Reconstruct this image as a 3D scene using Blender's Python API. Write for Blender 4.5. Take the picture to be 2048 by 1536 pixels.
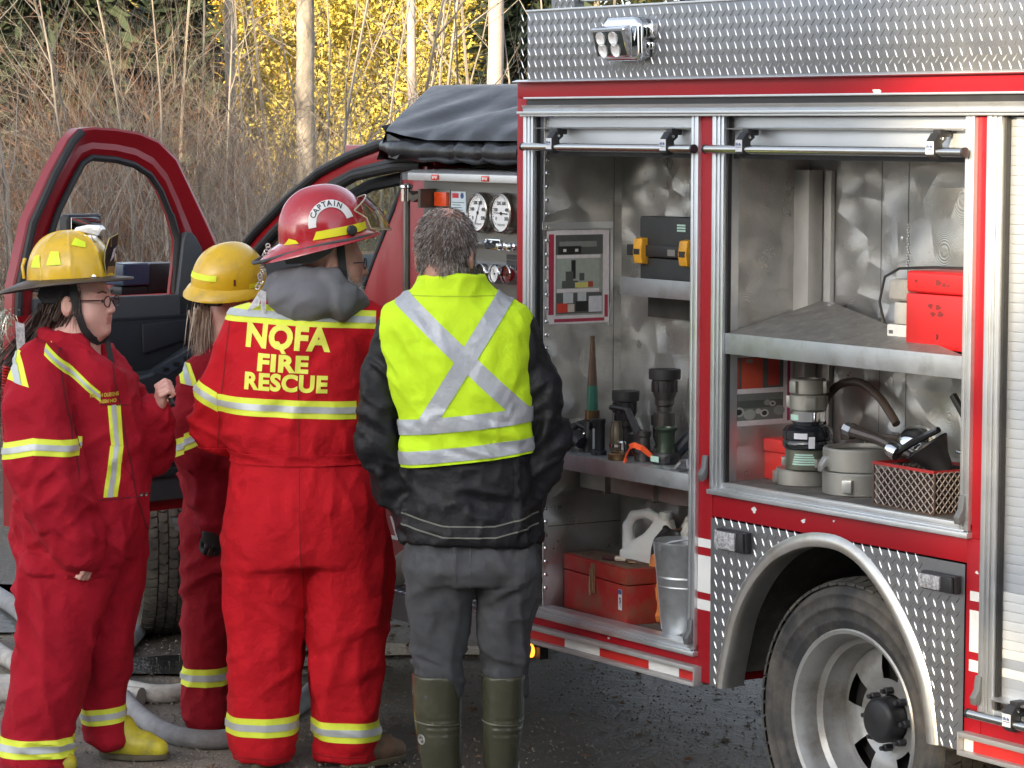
import bpy, bmesh, math, random
import numpy as np
from mathutils import Vector, Matrix, noise as mnoise
from mathutils.bvhtree import BVHTree

for o in list(bpy.data.objects):
    bpy.data.objects.remove(o)
S = bpy.context.scene
COL = S.collection
rng = np.random.default_rng(7)
random.seed(7)
PI = math.pi

# ------------------------------------------------------------------ camera
CAM = np.array([-6.394262, 5.304619, 2.097652])
CR = np.array([-0.54891, -0.835876, 0.0029])
CU = np.array([0.074183, -0.045259, 0.996217])
CF = np.array([0.832583, -0.547049, -0.086851])
cd = bpy.data.cameras.new('camera')
cam = bpy.data.objects.new('camera', cd)
COL.objects.link(cam)
m = Matrix.Identity(4)
for i in range(3):
    m[i][0], m[i][1], m[i][2], m[i][3] = CR[i], CU[i], -CF[i], CAM[i]
cam.matrix_world = m
cd.sensor_width = 36
cd.lens = 5900 / 2048 * 36
cd.clip_start = 0.1
cd.clip_end = 600
S.camera = cam

# ------------------------------------------------------------------ light
FH = np.array([0.8357, -0.5491, 0])          # level direction the camera faces
RR = np.array([-0.5491, -0.8357, 0])         # level direction to the camera's right
SUN_EL = math.radians(13)
sd = -FH * math.cos(math.radians(30)) - RR * math.sin(math.radians(30))
SUN_AZ = math.atan2(sd[0], sd[1])
SUNDIR = Vector((sd[0] * math.cos(SUN_EL), sd[1] * math.cos(SUN_EL), math.sin(SUN_EL)))
W = bpy.data.worlds.new('World')
S.world = W
W.use_nodes = True
wn = W.node_tree
bg = wn.nodes['Background']
sky = wn.nodes.new('ShaderNodeTexSky')
sky.sky_type = 'NISHITA'
sky.sun_disc = False
sky.sun_elevation = SUN_EL
sky.sun_rotation = SUN_AZ
sky.air_density = 0.8
sky.dust_density = 2.0
sky.ozone_density = 1.3
hs_ = wn.nodes.new('ShaderNodeHueSaturation')      # a hazy, whitish evening sky
hs_.inputs['Saturation'].default_value = 0.45
wn.links.new(sky.outputs[0], hs_.inputs['Color'])
wn.links.new(hs_.outputs[0], bg.inputs[0])
bg.inputs[1].default_value = 0.15
sl = bpy.data.lights.new('sun', 'SUN')
sl.energy = 4.0
sl.color = (1.0, 0.8, 0.52)
sl.angle = math.radians(0.5)
sun = bpy.data.objects.new('sun', sl)
COL.objects.link(sun)
sun.rotation_euler = SUNDIR.to_track_quat('Z', 'Y').to_euler()
S.view_settings.view_transform = 'Standard'
S.view_settings.look = 'None'
S.view_settings.gamma = 1
S.view_settings.exposure = 1.9
S.view_settings.use_curve_mapping = False
S.cycles.max_bounces = 8
S.cycles.transparent_max_bounces = 12

# ------------------------------------------------------------------ helpers
def sock(n, *names):
    for k in names:
        if k in n.inputs:
            return n.inputs[k]

MATS = {}
def mat(name, col, rough=0.5, metal=0.0, var=0.12, vs=14.0, bump=0.0, bs=60.0, coat=0.0, dirt=None, wear=None,
        aniso=None, sheen=0.0, stretch=None, emit=None, trans=0.0, alpha=1.0, sub=0.0, spec=None, rvar=0.0, bump2=None):
    """procedural principled material: noise-varied colour, dirt patches, fine relief"""
    if name in MATS:
        return MATS[name]
    M = bpy.data.materials.new(name)
    M.use_nodes = True
    nt = M.node_tree
    N, L = nt.nodes, nt.links
    b = N['Principled BSDF']
    tc = N.new('ShaderNodeTexCoord')
    co = tc.outputs['Object']
    if stretch:
        mp = N.new('ShaderNodeMapping')
        mp.inputs['Scale'].default_value = stretch
        L.new(co, mp.inputs[0])
        co = mp.outputs[0]
    def nz(scale, detail=5, rough=.6, c=co):
        n = N.new('ShaderNodeTexNoise')
        n.inputs['Scale'].default_value = scale
        n.inputs['Detail'].default_value = detail
        n.inputs['Roughness'].default_value = rough
        L.new(c, n.inputs['Vector'])
        return n.outputs[0]
    def ramp(v, lo, hi):
        r = N.new('ShaderNodeMapRange')
        r.inputs[1].default_value = lo
        r.inputs[2].default_value = hi
        L.new(v, r.inputs[0])
        return r.outputs[0]
    def mix(fac, a, c2):
        x = N.new('ShaderNodeMix')
        x.data_type = 'RGBA'
        for s_, v in ((x.inputs[0], fac), (x.inputs[6], a), (x.inputs[7], c2)):
            if hasattr(v, 'is_linked') or hasattr(v, 'links'):
                L.new(v, s_)
            elif isinstance(v, (int, float)):
                s_.default_value = v
            else:
                s_.default_value = (*v[:3], 1)
        return x.outputs[2]
    c = tuple(col)
    base = mix(ramp(nz(vs), .3, .7), tuple(max(0, k * (1 - var)) for k in c), tuple(min(1, k * (1 + var)) for k in c))
    if dirt:
        dc, amt, ds = dirt
        f = ramp(nz(ds, 8, .7), .62 - amt * .3, .80 - amt * .2)
        mm = N.new('ShaderNodeMath'); mm.operation = 'MULTIPLY'; mm.inputs[1].default_value = min(1, amt * 1.4)
        L.new(f, mm.inputs[0])
        base = mix(mm.outputs[0], base, dc)
    if wear:
        wc, th, ws = wear
        f = ramp(nz(ws, 3, .5), th, th + .02)
        base = mix(f, base, wc)
    L.new(base, b.inputs['Base Color'])
    b.inputs['Metallic'].default_value = metal
    if rvar:
        rr_ = N.new('ShaderNodeMapRange')
        rr_.inputs[1].default_value = .3; rr_.inputs[2].default_value = .7
        rr_.inputs[3].default_value = max(.02, rough - rvar); rr_.inputs[4].default_value = min(1, rough + rvar)
        L.new(nz(vs * 1.7, 6, .65), rr_.inputs[0])
        L.new(rr_.outputs[0], b.inputs['Roughness'])
    else:
        b.inputs['Roughness'].default_value = rough
    if coat:
        sock(b, 'Coat Weight').default_value = coat
        sock(b, 'Coat Roughness').default_value = 0.08
    if sheen:
        sock(b, 'Sheen Weight').default_value = sheen
    if spec is not None:
        sock(b, 'Specular IOR Level').default_value = spec
    if trans:
        sock(b, 'Transmission Weight').default_value = trans
    if sub:
        sock(b, 'Subsurface Weight').default_value = sub
        sock(b, 'Subsurface Scale').default_value = 0.01
    if alpha < 1:
        b.inputs['Alpha'].default_value = alpha
    if emit:
        sock(b, 'Emission Color').default_value = (*emit[0], 1)
        sock(b, 'Emission Strength').default_value = emit[1]
    if bump:
        bp = N.new('ShaderNodeBump')
        bp.inputs['Strength'].default_value = 1
        bp.inputs['Distance'].default_value = bump
        L.new(nz(bs, 6, .6), bp.inputs['Height'])
        last = bp
        if bump2:
            b2 = N.new('ShaderNodeBump')
            b2.inputs['Strength'].default_value = 1
            b2.inputs['Distance'].default_value = bump2[0]
            L.new(nz(bump2[1], 3, .5), b2.inputs['Height'])
            L.new(bp.outputs[0], b2.inputs['Normal'])
            last = b2
        L.new(last.outputs[0], b.inputs['Normal'])
    MATS[name] = M
    return M

class MB:
    """collects shapes; build() links them as ONE mesh object"""
    def __init__(s):
        s.v, s.f, s.m, s.ms = [], [], [], []
        s.cur = 0
    def use(s, material):
        if material not in s.ms:
            s.ms.append(material)
        s.cur = s.ms.index(material)
        return s
    def add(s, verts, faces):
        o = len(s.v)
        s.v += [tuple(map(float, p)) for p in verts]
        s.f += [tuple(i + o for i in q) for q in faces]
        s.m += [s.cur] * len(faces)
        return s
    def box(s, a, b, rot=None, piv=None):
        x0, y0, z0 = (min(a[i], b[i]) for i in range(3))
        x1, y1, z1 = (max(a[i], b[i]) for i in range(3))
        V = [(x0, y0, z0), (x1, y0, z0), (x1, y1, z0), (x0, y1, z0), (x0, y0, z1), (x1, y0, z1), (x1, y1, z1), (x0, y1, z1)]
        if rot is not None:
            c = Vector(piv) if piv is not None else Vector(((x0 + x1) / 2, (y0 + y1) / 2, (z0 + z1) / 2))
            V = [tuple(rot @ (Vector(p) - c) + c) for p in V]
        return s.add(V, [(0, 3, 2, 1), (4, 5, 6, 7), (0, 1, 5, 4), (1, 2, 6, 5), (2, 3, 7, 6), (3, 0, 4, 7)])
    def prism(s, poly, axis, d0, d1):
        """poly 2-D outline extruded along axis ('x','y','z') from d0 to d1"""
        n = len(poly)
        def P(p, d):
            return {'x': (d, p[0], p[1]), 'y': (p[0], d, p[1]), 'z': (p[0], p[1], d)}[axis]
        V = [P(p, d0) for p in poly] + [P(p, d1) for p in poly]
        F = [tuple(range(n))[::-1], tuple(range(n, 2 * n))] + [(i, (i + 1) % n, n + (i + 1) % n, n + i) for i in range(n)]
        return s.add(V, F)
    def strip(s, A, B):
        """quads between two equally long point rows"""
        n = len(A)
        return s.add(list(A) + list(B), [(i, i + 1, n + i + 1, n + i) for i in range(n - 1)])
    def tube(s, pts, r, n=8, cap=True):
        pts = [Vector(p) for p in pts]
        rs = r if hasattr(r, '__len__') else [r] * len(pts)
        V, F = [], []
        up = None
        for i, p in enumerate(pts):
            t = (pts[min(i + 1, len(pts) - 1)] - pts[max(i - 1, 0)])
            t = t.normalized() if t.length > 1e-9 else Vector((0, 0, 1))
            if up is None:
                up = Vector((0, 0, 1)) if abs(t.z) < .9 else Vector((1, 0, 0))
            a = t.cross(up).normalized()
            up = a.cross(t).normalized()
            for k in range(n):
                an = 2 * PI * k / n
                V.append(p + (a * math.cos(an) + up * math.sin(an)) * rs[i])
        for i in range(len(pts) - 1):
            for k in range(n):
                F.append((i * n + k, i * n + (k + 1) % n, (i + 1) * n + (k + 1) % n, (i + 1) * n + k))
        if cap:
            F.append(tuple(range(n))[::-1])
            F.append(tuple(range((len(pts) - 1) * n, len(pts) * n)))
        return s.add(V, F)
    def lathe(s, prof, c=(0, 0, 0), axis=(0, 0, 1), n=24, cap=True):
        """profile [(radius, height)] turned about axis at c"""
        q = Vector((0, 0, 1)).rotation_difference(Vector(axis).normalized())
        V, F = [], []
        for r, h in prof:
            for k in range(n):
                an = 2 * PI * k / n
                V.append(q @ Vector((r * math.cos(an), r * math.sin(an), h)) + Vector(c))
        for i in range(len(prof) - 1):
            for k in range(n):
                F.append((i * n + k, i * n + (k + 1) % n, (i + 1) * n + (k + 1) % n, (i + 1) * n + k))
        if cap:
            if prof[0][0] > 1e-5: F.append(tuple(range(n))[::-1])
            if prof[-1][0] > 1e-5: F.append(tuple(range((len(prof) - 1) * n, len(prof) * n)))
        return s.add(V, F)
    def build(s, name, material=None, parent=None, bevel=0.0, seg=2, smooth=35, xf=None):
        me = bpy.data.meshes.new(name)
        V = s.v if xf is None else [tuple(xf @ Vector(p)) for p in s.v]
        me.from_pydata(V, [], s.f)
        ms = s.ms if s.ms else [material]
        for q in ms:
            me.materials.append(q)
        if s.ms:
            me.polygons.foreach_set('material_index', s.m)
        bm = bmesh.new()
        bm.from_mesh(me)
        bmesh.ops.recalc_face_normals(bm, faces=bm.faces)
        if bevel:
            ed = [e for e in bm.edges if len(e.link_faces) == 2 and e.calc_face_angle(0) > .5]
            bmesh.ops.bevel(bm, geom=ed, offset=bevel, segments=seg, profile=.6, affect='EDGES', clamp_overlap=True)
        bm.to_mesh(me)
        bm.free()
        me.polygons.foreach_set('use_smooth', [True] * len(me.polygons))
        me.set_sharp_from_angle(angle=math.radians(smooth))
        return link(name, me, parent)

def link(name, me, parent=None):
    o = bpy.data.objects.new(name, me)
    COL.objects.link(o)
    if parent is not None:
        o.parent = parent
    return o

def npmesh(name, V, F, materials, parent=None, idx=None, smooth=False):
    """mesh from numpy arrays, all faces with the same number of corners"""
    V = np.asarray(V, np.float32); F = np.asarray(F, np.int32)
    me = bpy.data.meshes.new(name)
    n, k = F.shape
    me.vertices.add(len(V)); me.vertices.foreach_set('co', V.ravel())
    me.loops.add(n * k); me.loops.foreach_set('vertex_index', F.ravel())
    me.polygons.add(n); me.polygons.foreach_set('loop_start', np.arange(0, n * k, k, dtype=np.int32))
    me.polygons.foreach_set('loop_total', np.full(n, k, np.int32))
    for q in (materials if isinstance(materials, (list, tuple)) else [materials]):
        me.materials.append(q)
    if idx is not None:
        me.polygons.foreach_set('material_index', np.asarray(idx, np.int32))
    me.polygons.foreach_set('use_smooth', np.full(n, smooth))
    me.update(calc_edges=True)
    return link(name, me, parent)

def tag(o, label=None, cat=None, group=None, kind=None):
    if label: o['label'] = label
    if cat: o['category'] = cat
    if group: o['group'] = group
    if kind: o['kind'] = kind
    return o

def thing(name, label, cat, loc=(0, 0, 0), rz=0.0, group=None):
    o = bpy.data.objects.new(name, None)
    COL.objects.link(o)
    o.location = loc
    o.rotation_euler = (0, 0, rz)
    o.empty_display_size = .05
    return tag(o, label, cat, group)

def part(name, src, material, parent, label=None, xf=None, loc=None):
    """another object sharing src's mesh"""
    o = bpy.data.objects.new(name, src.data)
    COL.objects.link(o)
    o.parent = parent
    if xf is not None: o.matrix_local = xf
    if loc is not None: o.location = loc
    if label: o['label'] = label
    return o

def copy_tree(o, parent=None):
    c = o.copy()
    COL.objects.link(c)
    c.parent = parent
    for ch in list(o.children):
        copy_tree(ch, c)
    return c

def text_faces(body, size, bold=0.0, space=1.0):
    """outline text as (verts 2-D centred, faces)"""
    cu = bpy.data.curves.new('lettering', 'FONT')
    cu.body = body
    cu.size = size
    cu.offset = bold
    cu.space_character = space
    cu.align_x = 'CENTER'; cu.align_y = 'CENTER'
    cu.resolution_u = 4
    o = bpy.data.objects.new('lettering', cu)
    COL.objects.link(o)
    dg = bpy.context.evaluated_depsgraph_get()
    dg.update()
    me = bpy.data.meshes.new_from_object(o.evaluated_get(dg))
    V = [(v.co.x, v.co.y) for v in me.vertices]
    F = [tuple(p.vertices) for p in me.polygons]
    bpy.data.objects.remove(o)
    bpy.data.meshes.remove(me)
    return V, F

def place(dist, lat, z=0.0):
    """point on the level ground: metres ahead of and to the right of where the photographer stands"""
    p = CAM + FH * dist + RR * lat
    return np.array([p[0], p[1], z])

# ------------------------------------------------------------------ ground, water
def ground():
    M = bpy.data.materials.new('wet gravel')
    M.use_nodes = True
    nt = M.node_tree; N, L = nt.nodes, nt.links
    b = N['Principled BSDF']
    tc = N.new('ShaderNodeTexCoord')
    def nz(s, d=6, r=.6):
        n = N.new('ShaderNodeTexNoise'); n.inputs['Scale'].default_value = s; n.inputs['Detail'].default_value = d
        n.inputs['Roughness'].default_value = r; L.new(tc.outputs['Object'], n.inputs['Vector']); return n.outputs[0]
    def rmp(v, a, c, lo=0., hi=1.):
        r = N.new('ShaderNodeMapRange'); r.inputs[1].default_value = a; r.inputs[2].default_value = c
        r.inputs[3].default_value = lo; r.inputs[4].default_value = hi; L.new(v, r.inputs[0]); return r.outputs[0]
    def mix(f, a, c):
        x = N.new('ShaderNodeMix'); x.data_type = 'RGBA'; L.new(f, x.inputs[0])
        for s_, v in ((x.inputs[6], a), (x.inputs[7], c)):
            if isinstance(v, tuple): s_.default_value = (*v, 1)
            else: L.new(v, s_)
        return x.outputs[2]
    grit = mix(rmp(nz(90, 8, .75), .3, .7), (.18, .15, .115), (.47, .41, .33))
    grit = mix(rmp(nz(7, 6), .35, .7), grit, (.26, .235, .195))
    vor = N.new('ShaderNodeTexVoronoi'); vor.inputs['Scale'].default_value = 55
    L.new(tc.outputs['Object'], vor.inputs['Vector'])
    peb = mix(rmp(vor.outputs['Distance'], .12, .3), (.44, .41, .37), grit)
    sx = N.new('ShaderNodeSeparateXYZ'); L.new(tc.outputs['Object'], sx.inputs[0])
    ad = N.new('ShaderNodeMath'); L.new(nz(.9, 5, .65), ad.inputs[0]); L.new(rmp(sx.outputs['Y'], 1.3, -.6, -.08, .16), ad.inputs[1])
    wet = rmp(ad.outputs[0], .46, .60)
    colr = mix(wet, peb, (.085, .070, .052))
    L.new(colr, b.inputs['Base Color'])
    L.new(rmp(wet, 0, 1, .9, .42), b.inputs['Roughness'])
    sock(b, 'Specular IOR Level').default_value = .4
    bp = N.new('ShaderNodeBump'); bp.inputs['Distance'].default_value = .02
    L.new(nz(60, 8, .7), bp.inputs['Height'])
    b2 = N.new('ShaderNodeBump'); b2.inputs['Distance'].default_value = .03
    L.new(nz(6, 4, .5), b2.inputs['Height']); L.new(bp.outputs[0], b2.inputs['Normal'])
    L.new(b2.outputs[0], b.inputs['Normal'])
    # one sheet to the horizon, finer near the truck
    xs = np.unique(np.r_[np.linspace(-300, -20, 12), np.linspace(-20, 40, 241), np.linspace(40, 300, 12)])
    ys = np.unique(np.r_[np.linspace(-300, -40, 12), np.linspace(-40, 20, 241), np.linspace(20, 300, 12)])
    X, Y = np.meshgrid(xs, ys, indexing='ij')
    Zh = -.006 + .006 * np.sin(X * 2.3 + 1) * np.sin(Y * 1.9) + .005 * np.sin(X * 5.1) * np.sin(Y * 4.3 + .7)
    d = (X - CAM[0]) * FH[0] + (Y - CAM[1]) * FH[1]
    Zh += np.clip((d - 20) / 40, 0, 1) ** 1.3 * 1.2
    V = np.stack([X, Y, Zh], -1).reshape(-1, 3)
    nx, ny = len(xs), len(ys)
    I = np.arange(nx * ny).reshape(nx, ny)
    F = np.stack([I[:-1, :-1], I[1:, :-1], I[1:, 1:], I[:-1, 1:]], -1).reshape(-1, 4)
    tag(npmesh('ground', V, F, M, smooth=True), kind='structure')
ground()

def puddle(cx, cy, ax, ay, rot, seed, ripple=.010):
    M = mat('puddle water', (.02, .02, .018), rough=.04, var=.3, bump=ripple, bs=24, spec=.8)
    r = random.Random(seed)
    ph = [r.uniform(0, 6.28) for _ in range(5)]
    V = [(0, 0, 0)]
    n = 64
    for i in range(n):
        a = 2 * PI * i / n
        k = 1 + .16 * math.sin(2 * a + ph[0]) + .12 * math.sin(3 * a + ph[1]) + .08 * math.sin(5 * a + ph[2]) + .05 * math.sin(9 * a + ph[3])
        x, y = ax * k * math.cos(a), ay * k * math.sin(a)
        V.append((x * math.cos(rot) - y * math.sin(rot), x * math.sin(rot) + y * math.cos(rot), 0))
    F = [(0, 1 + i, 1 + (i + 1) % n) for i in range(n)]
    o = npmesh('puddle', V, F, M)
    o.location = (cx, cy, .006)
    tag(o, kind='structure')
rot_f = math.atan2(FH[1], FH[0])
puddle(6.9, -.45, 1.05, 1.2, rot_f, 1)
puddle(5.5, .35, .55, .9, rot_f, 4)
puddle(3.62, -.78, .13, .55, rot_f, 2)
puddle(3.75, .05, .22, .5, rot_f, 3)

# loose pebbles and last year's leaves on the gravel
def litter(name, n, s0, s1, material, flat, seed):
    R = np.random.default_rng(seed)
    d = R.uniform(7.5, 17, n); la = R.uniform(-.2, .2, n) * d
    P = CAM[None] + FH[None] * d[:, None] + RR[None] * la[:, None]
    P[:, 2] = .002
    u = R.normal(0, 1, (n, 3)); u[:, 2] *= .3; u /= np.linalg.norm(u, axis=1, keepdims=True)
    w = np.cross(u, [0, 0, 1.]); w /= np.linalg.norm(w, axis=1, keepdims=True)
    s = R.uniform(s0, s1, (n, 1)) ** 1.0
    up = np.array([[0, 0, 1.]])
    V = np.stack([P + u * s, P + w * s * .7, P - u * s * .9, P - w * s * .8, P + up * s * flat + u * s * .2], 1).reshape(-1, 3)
    F = np.array([[0, 1, 4], [1, 2, 4], [2, 3, 4], [3, 0, 4]])
    F = (F[None] + (np.arange(n) * 5)[:, None, None]).reshape(-1, 3)
    tag(npmesh(name, V, F, material, smooth=False), kind='stuff')
litter('pebbles', 26000, .003, .009, mat('pebble', (.17, .15, .12), rough=.9, var=.6, vs=9), .7, 41)
litter('leaf_litter', 700, .012, .03, mat('dead leaf', (.15, .09, .05), rough=.9, var=.5, vs=5), .25, 42)
# ------------------------------------------------------------------ woods
BARK = mat('pale bark', (.24, .21, .175), rough=.9, var=.35, vs=9, bump=.006, bs=40, stretch=(1, 1, .3), dirt=((.10, .08, .065), .7, 7))
TWIG = mat('grey twigs', (.25, .22, .185), rough=.9, var=.4, vs=1.2)
TWIGD = mat('brown twigs', (.15, .118, .095), rough=.95, var=.4, vs=1.2)
TWIGR = mat('russet twigs', (.26, .135, .08), rough=.9, var=.4, vs=1.2)

def seg_mesh(P0, P1, R0, R1, sides=3):
    """tapered tubes for many segments at once"""
    P0, P1, R0, R1 = map(np.asarray, (P0, P1, R0, R1))
    t = P1 - P0
    t /= np.maximum(np.linalg.norm(t, axis=1, keepdims=True), 1e-9)
    ref = np.where(np.abs(t[:, 2:3]) > .9, np.array([[1., 0, 0]]), np.array([[0, 0, 1.]]))
    a = np.cross(t, ref); a /= np.linalg.norm(a, axis=1, keepdims=True)
    b = np.cross(a, t)
    V = []
    for k in range(sides):
        an = 2 * PI * k / sides
        dvec = a * math.cos(an) + b * math.sin(an)
        V.append(P0 + dvec * R0[:, None]); V.append(P1 + dvec * R1[:, None])
    V = np.stack(V, 1)                      # n, 2*sides, 3
    n = len(P0)
    F = np.array([[2 * k, 2 * ((k + 1) % sides), 2 * ((k + 1) % sides) + 1, 2 * k + 1] for k in range(sides)])
    F = (F[None] + (np.arange(n) * 2 * sides)[:, None, None]).reshape(-1, 4)
    return V.reshape(-1, 3), F

class Segs:
    def __init__(s): s.a, s.b, s.r, s.q = [], [], [], []
    def add(s, a, b, r0, r1): s.a.append(a); s.b.append(b); s.r.append(r0); s.q.append(r1)
    def mesh(s, sides=3): return seg_mesh(s.a, s.b, s.r, s.q, sides)

def limb(S_, R, p, d, L, r, n, wob, depth, kids, spread, droop=0.0, kidlen=.45):
    d = d / np.linalg.norm(d)
    pts = [p]
    for i in range(n):
        d = d + R.normal(0, wob, 3) + np.array([0, 0, droop])
        d /= np.linalg.norm(d)
        q = pts[-1] + d * L / n
        t0, t1 = i / n, (i + 1) / n
        S_.add(pts[-1], q, r * (1 - .85 * t0), r * (1 - .85 * t1))
        pts.append(q)
        if depth > 0 and i >= 1:
            for _ in range(R.poisson(kids / n) + (1 if i == n - 1 else 0)):
                side = R.normal(0, 1, 3); side -= d * side.dot(d); side /= np.linalg.norm(side)
                limb(S_, R, q, d + side * spread, L * kidlen * R.uniform(.6, 1.2), r * (1 - .85 * t1) * .62 + .0008, max(3, n - 2), wob * 1.2, depth - 1, kids * .6, spread, droop)

def shrub(seed, stems, h, lean=.35, kids=5, r=.008):
    R = np.random.default_rng(seed)
    s = Segs()
    for _ in range(stems):
        an = R.uniform(0, 2 * PI)
        ln = abs(R.normal(0, lean))
        d = np.array([math.cos(an) * ln, math.sin(an) * ln, 1])
        p = np.array([math.cos(an), math.sin(an), 0]) * R.uniform(0, .25)
        limb(s, R, p, d, h * R.uniform(.6, 1.1), r * R.uniform(.6, 1.2), 7, .10, 2, kids, .75)
    return s.mesh()

def scatter(name, variants, spots, material, label=None):
    """many copies of a few shapes joined in one mesh"""
    VV, FF, off = [], [], 0
    for (x, y, z, rz, sc, sz, k) in spots:
        V, F = variants[k % len(variants)]
        c, s_ = math.cos(rz), math.sin(rz)
        W_ = np.empty_like(V)
        W_[:, 0] = (V[:, 0] * c - V[:, 1] * s_) * sc + x
        W_[:, 1] = (V[:, 0] * s_ + V[:, 1] * c) * sc + y
        W_[:, 2] = V[:, 2] * sz + z
        VV.append(W_); FF.append(F + off); off += len(V)
    o = npmesh(name, np.concatenate(VV), np.concatenate(FF), material)
    tag(o, label, kind='stuff')
    return o

def gz(dist):
    return max(0, min(1, (dist - 20) / 40)) ** 1.3 * 1.2

R_ = np.random.default_rng(3)
sv = [shrub(i, 9, 1.7, .4, 5) for i in range(5)]
def spots(n, d0, d1, l0, l1, s0, s1):
    out = []
    for i in range(n):
        dd = R_.uniform(d0, d1); la = R_.uniform(l0, l1) * (dd / d1)
        p = place(dd, la, gz(dd) - .03)
        sc = R_.uniform(s0, s1)
        out.append((*p, R_.uniform(0, 6.28), sc, sc * R_.uniform(.9, 1.15), int(R_.integers(0, 50))))
    return out
scatter('grey_brush', sv, spots(50, 18.5, 31, -8, -2.4, .9, 1.35) + spots(110, 18.5, 31, -3, 8, .7, 1.1), TWIG)
scatter('brown_brush', sv, spots(60, 19, 33, -8.5, -2.4, .9, 1.3) + spots(110, 19, 33, -3, 8.5, .7, 1.05), TWIGD)
rv = [shrub(40 + i, 16, 1.6, .35, 7, .006) for i in range(3)]
scatter('russet_brush', rv, spots(17, 22, 25, -4.4, -2.7, .95, 1.25) + spots(6, 23, 28, -6, 6, .9, 1.1), TWIGR)
# fallen stalks and dead grass under the brush
gs = Segs()
for _ in range(9000):
    dd = R_.uniform(17.5, 34); la = R_.uniform(-8, 8) * dd / 30
    p = place(dd, la, gz(dd) - .02)
    d = R_.normal(0, 1, 3); d[2] = abs(d[2]) * .5 + .15
    d /= np.linalg.norm(d)
    gs.add(p, p + d * R_.uniform(.15, .5), .0035, .001)
V, F = gs.mesh()
tag(npmesh('dead_grass', V, F, mat('dead grass', (.27, .22, .15), rough=.95, var=.4, vs=.8)), kind='stuff')

# pale saplings one can tell apart, each its own object
SAPV = []
for i in range(7):
    s = Segs(); R = np.random.default_rng(100 + i)
    limb(s, R, np.zeros(3), np.array([R.normal(0, .12), R.normal(0, .12), 1]), 4.2, .019, 12, .045, 2, 8, .7, .01, .3)
    V, F = s.mesh(4)
    me = npmesh('sapling', V, F, BARK if i % 2 else TWIG).data
    bpy.data.objects.remove(bpy.data.objects['sapling'])
    SAPV.append(me)
sap_px = [(-4.0, 21), (-3.7, 22), (-3.35, 20.5), (-2.9, 23), (-2.65, 21.5), (-2.45, 24), (-2.2, 22), (-1.95, 20.5), (-1.7, 23.5), (-1.5, 21), (-1.3, 25),
          (-1.1, 22.5), (-.9, 21), (-.7, 24), (-.45, 22), (-.2, 20.8), (.05, 23), (-.6, 26), (.3, 22), (-4.3, 24), (-3.0, 26), (.15, 26), (-2.0, 27), (-1.2, 28),
          (-3.5, 27), (.6, 24), (1.2, 22), (2.0, 24), (-3.1, 21.2), (-2.3, 20.2), (-1.85, 25.5), (-.35, 27)]
for i, (la, dd) in enumerate(sap_px):
    o = link('sapling', SAPV[i % 7])
    p = place(dd, la, gz(dd) - .05)
    o.location = p
    o.rotation_euler = (0, 0, R_.uniform(0, 6.28))
    k = R_.uniform(.8, 1.15); o.scale = (k, k, k)
    tag(o, 'bare pale sapling standing in the tangled brush beyond the truck and door', 'sapling', 'bare saplings in the brush')

def trunk_tree(name, label, dist, lat, rad, h, seed, material, lean=(0, 0), group=None):
    R = np.random.default_rng(seed)
    t = thing(name, label, 'tree', place(dist, lat, gz(dist) - .1), group=group)
    m_ = MB()
    pts, rs = [], []
    p = Vector((0, 0, 0))
    for i in range(22):
        pts.append(p.copy()); rs.append(rad * (1.15 if i == 0 else 1) * (1 - .6 * i / 22))
        p += Vector((lean[0] * h / 22 + R.normal(0, .012), lean[1] * h / 22 + R.normal(0, .012), h / 22))
    m_.tube(pts, rs, 18)
    for v in range(len(m_.v)):
        x, y, z = m_.v[v]
        k = 1 + .05 * math.sin(z * 7 + v % 18 * 1.7) + R.normal(0, .025)
        cxy = pts[min(v // 18, 21)]
        m_.v[v] = (cxy.x + (x - cxy.x) * k, cxy.y + (y - cxy.y) * k, z)
    m_.build('trunk', material, t, smooth=80)
    s = Segs()
    for i in range(14):
        k = R.integers(9, 21); an = R.uniform(0, 6.28)
        limb(s, R, np.array(pts[k]), np.array([math.cos(an), math.sin(an), R.uniform(.7, 1.6)]), R.uniform(.8, 1.8), rad * .13, 7, .12, 2, 6, .8)
    V, F = s.mesh()
    npmesh('crown', V, F, TWIG, t)
    return t
ASPEN = mat('aspen bark', (.36, .32, .27), rough=.85, var=.25, vs=6, bump=.01, bs=18, stretch=(1, 1, .5), dirt=((.09, .075, .06), .75, 5))
BIRCH = mat('smooth pale bark', (.40, .34, .30), rough=.8, var=.15, vs=6, bump=.004, bs=30, dirt=((.22, .17, .14), .4, 6))
trunk_tree('aspen_tree', 'rough barked tall trunk with dark furrows left of the truck cab', 24, -1.66, .09, 9, 1, ASPEN)
trunk_tree('aspen_tree', 'smooth pale trunk rising just above the tarp', 26, -.16, .085, 9, 2, BIRCH, (.0, .0))
trunk_tree('aspen_tree', 'slim grey trunk nearest the dark evergreens, left of the furrowed trunk', 28, -2.6, .06, 9, 3, ASPEN, (.03, .02))
trunk_tree('aspen_tree', 'thin leaning trunk between the furrowed trunk and the smooth pale one', 27, -.95, .05, 9, 4, BIRCH, (.02, -.03))

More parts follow.
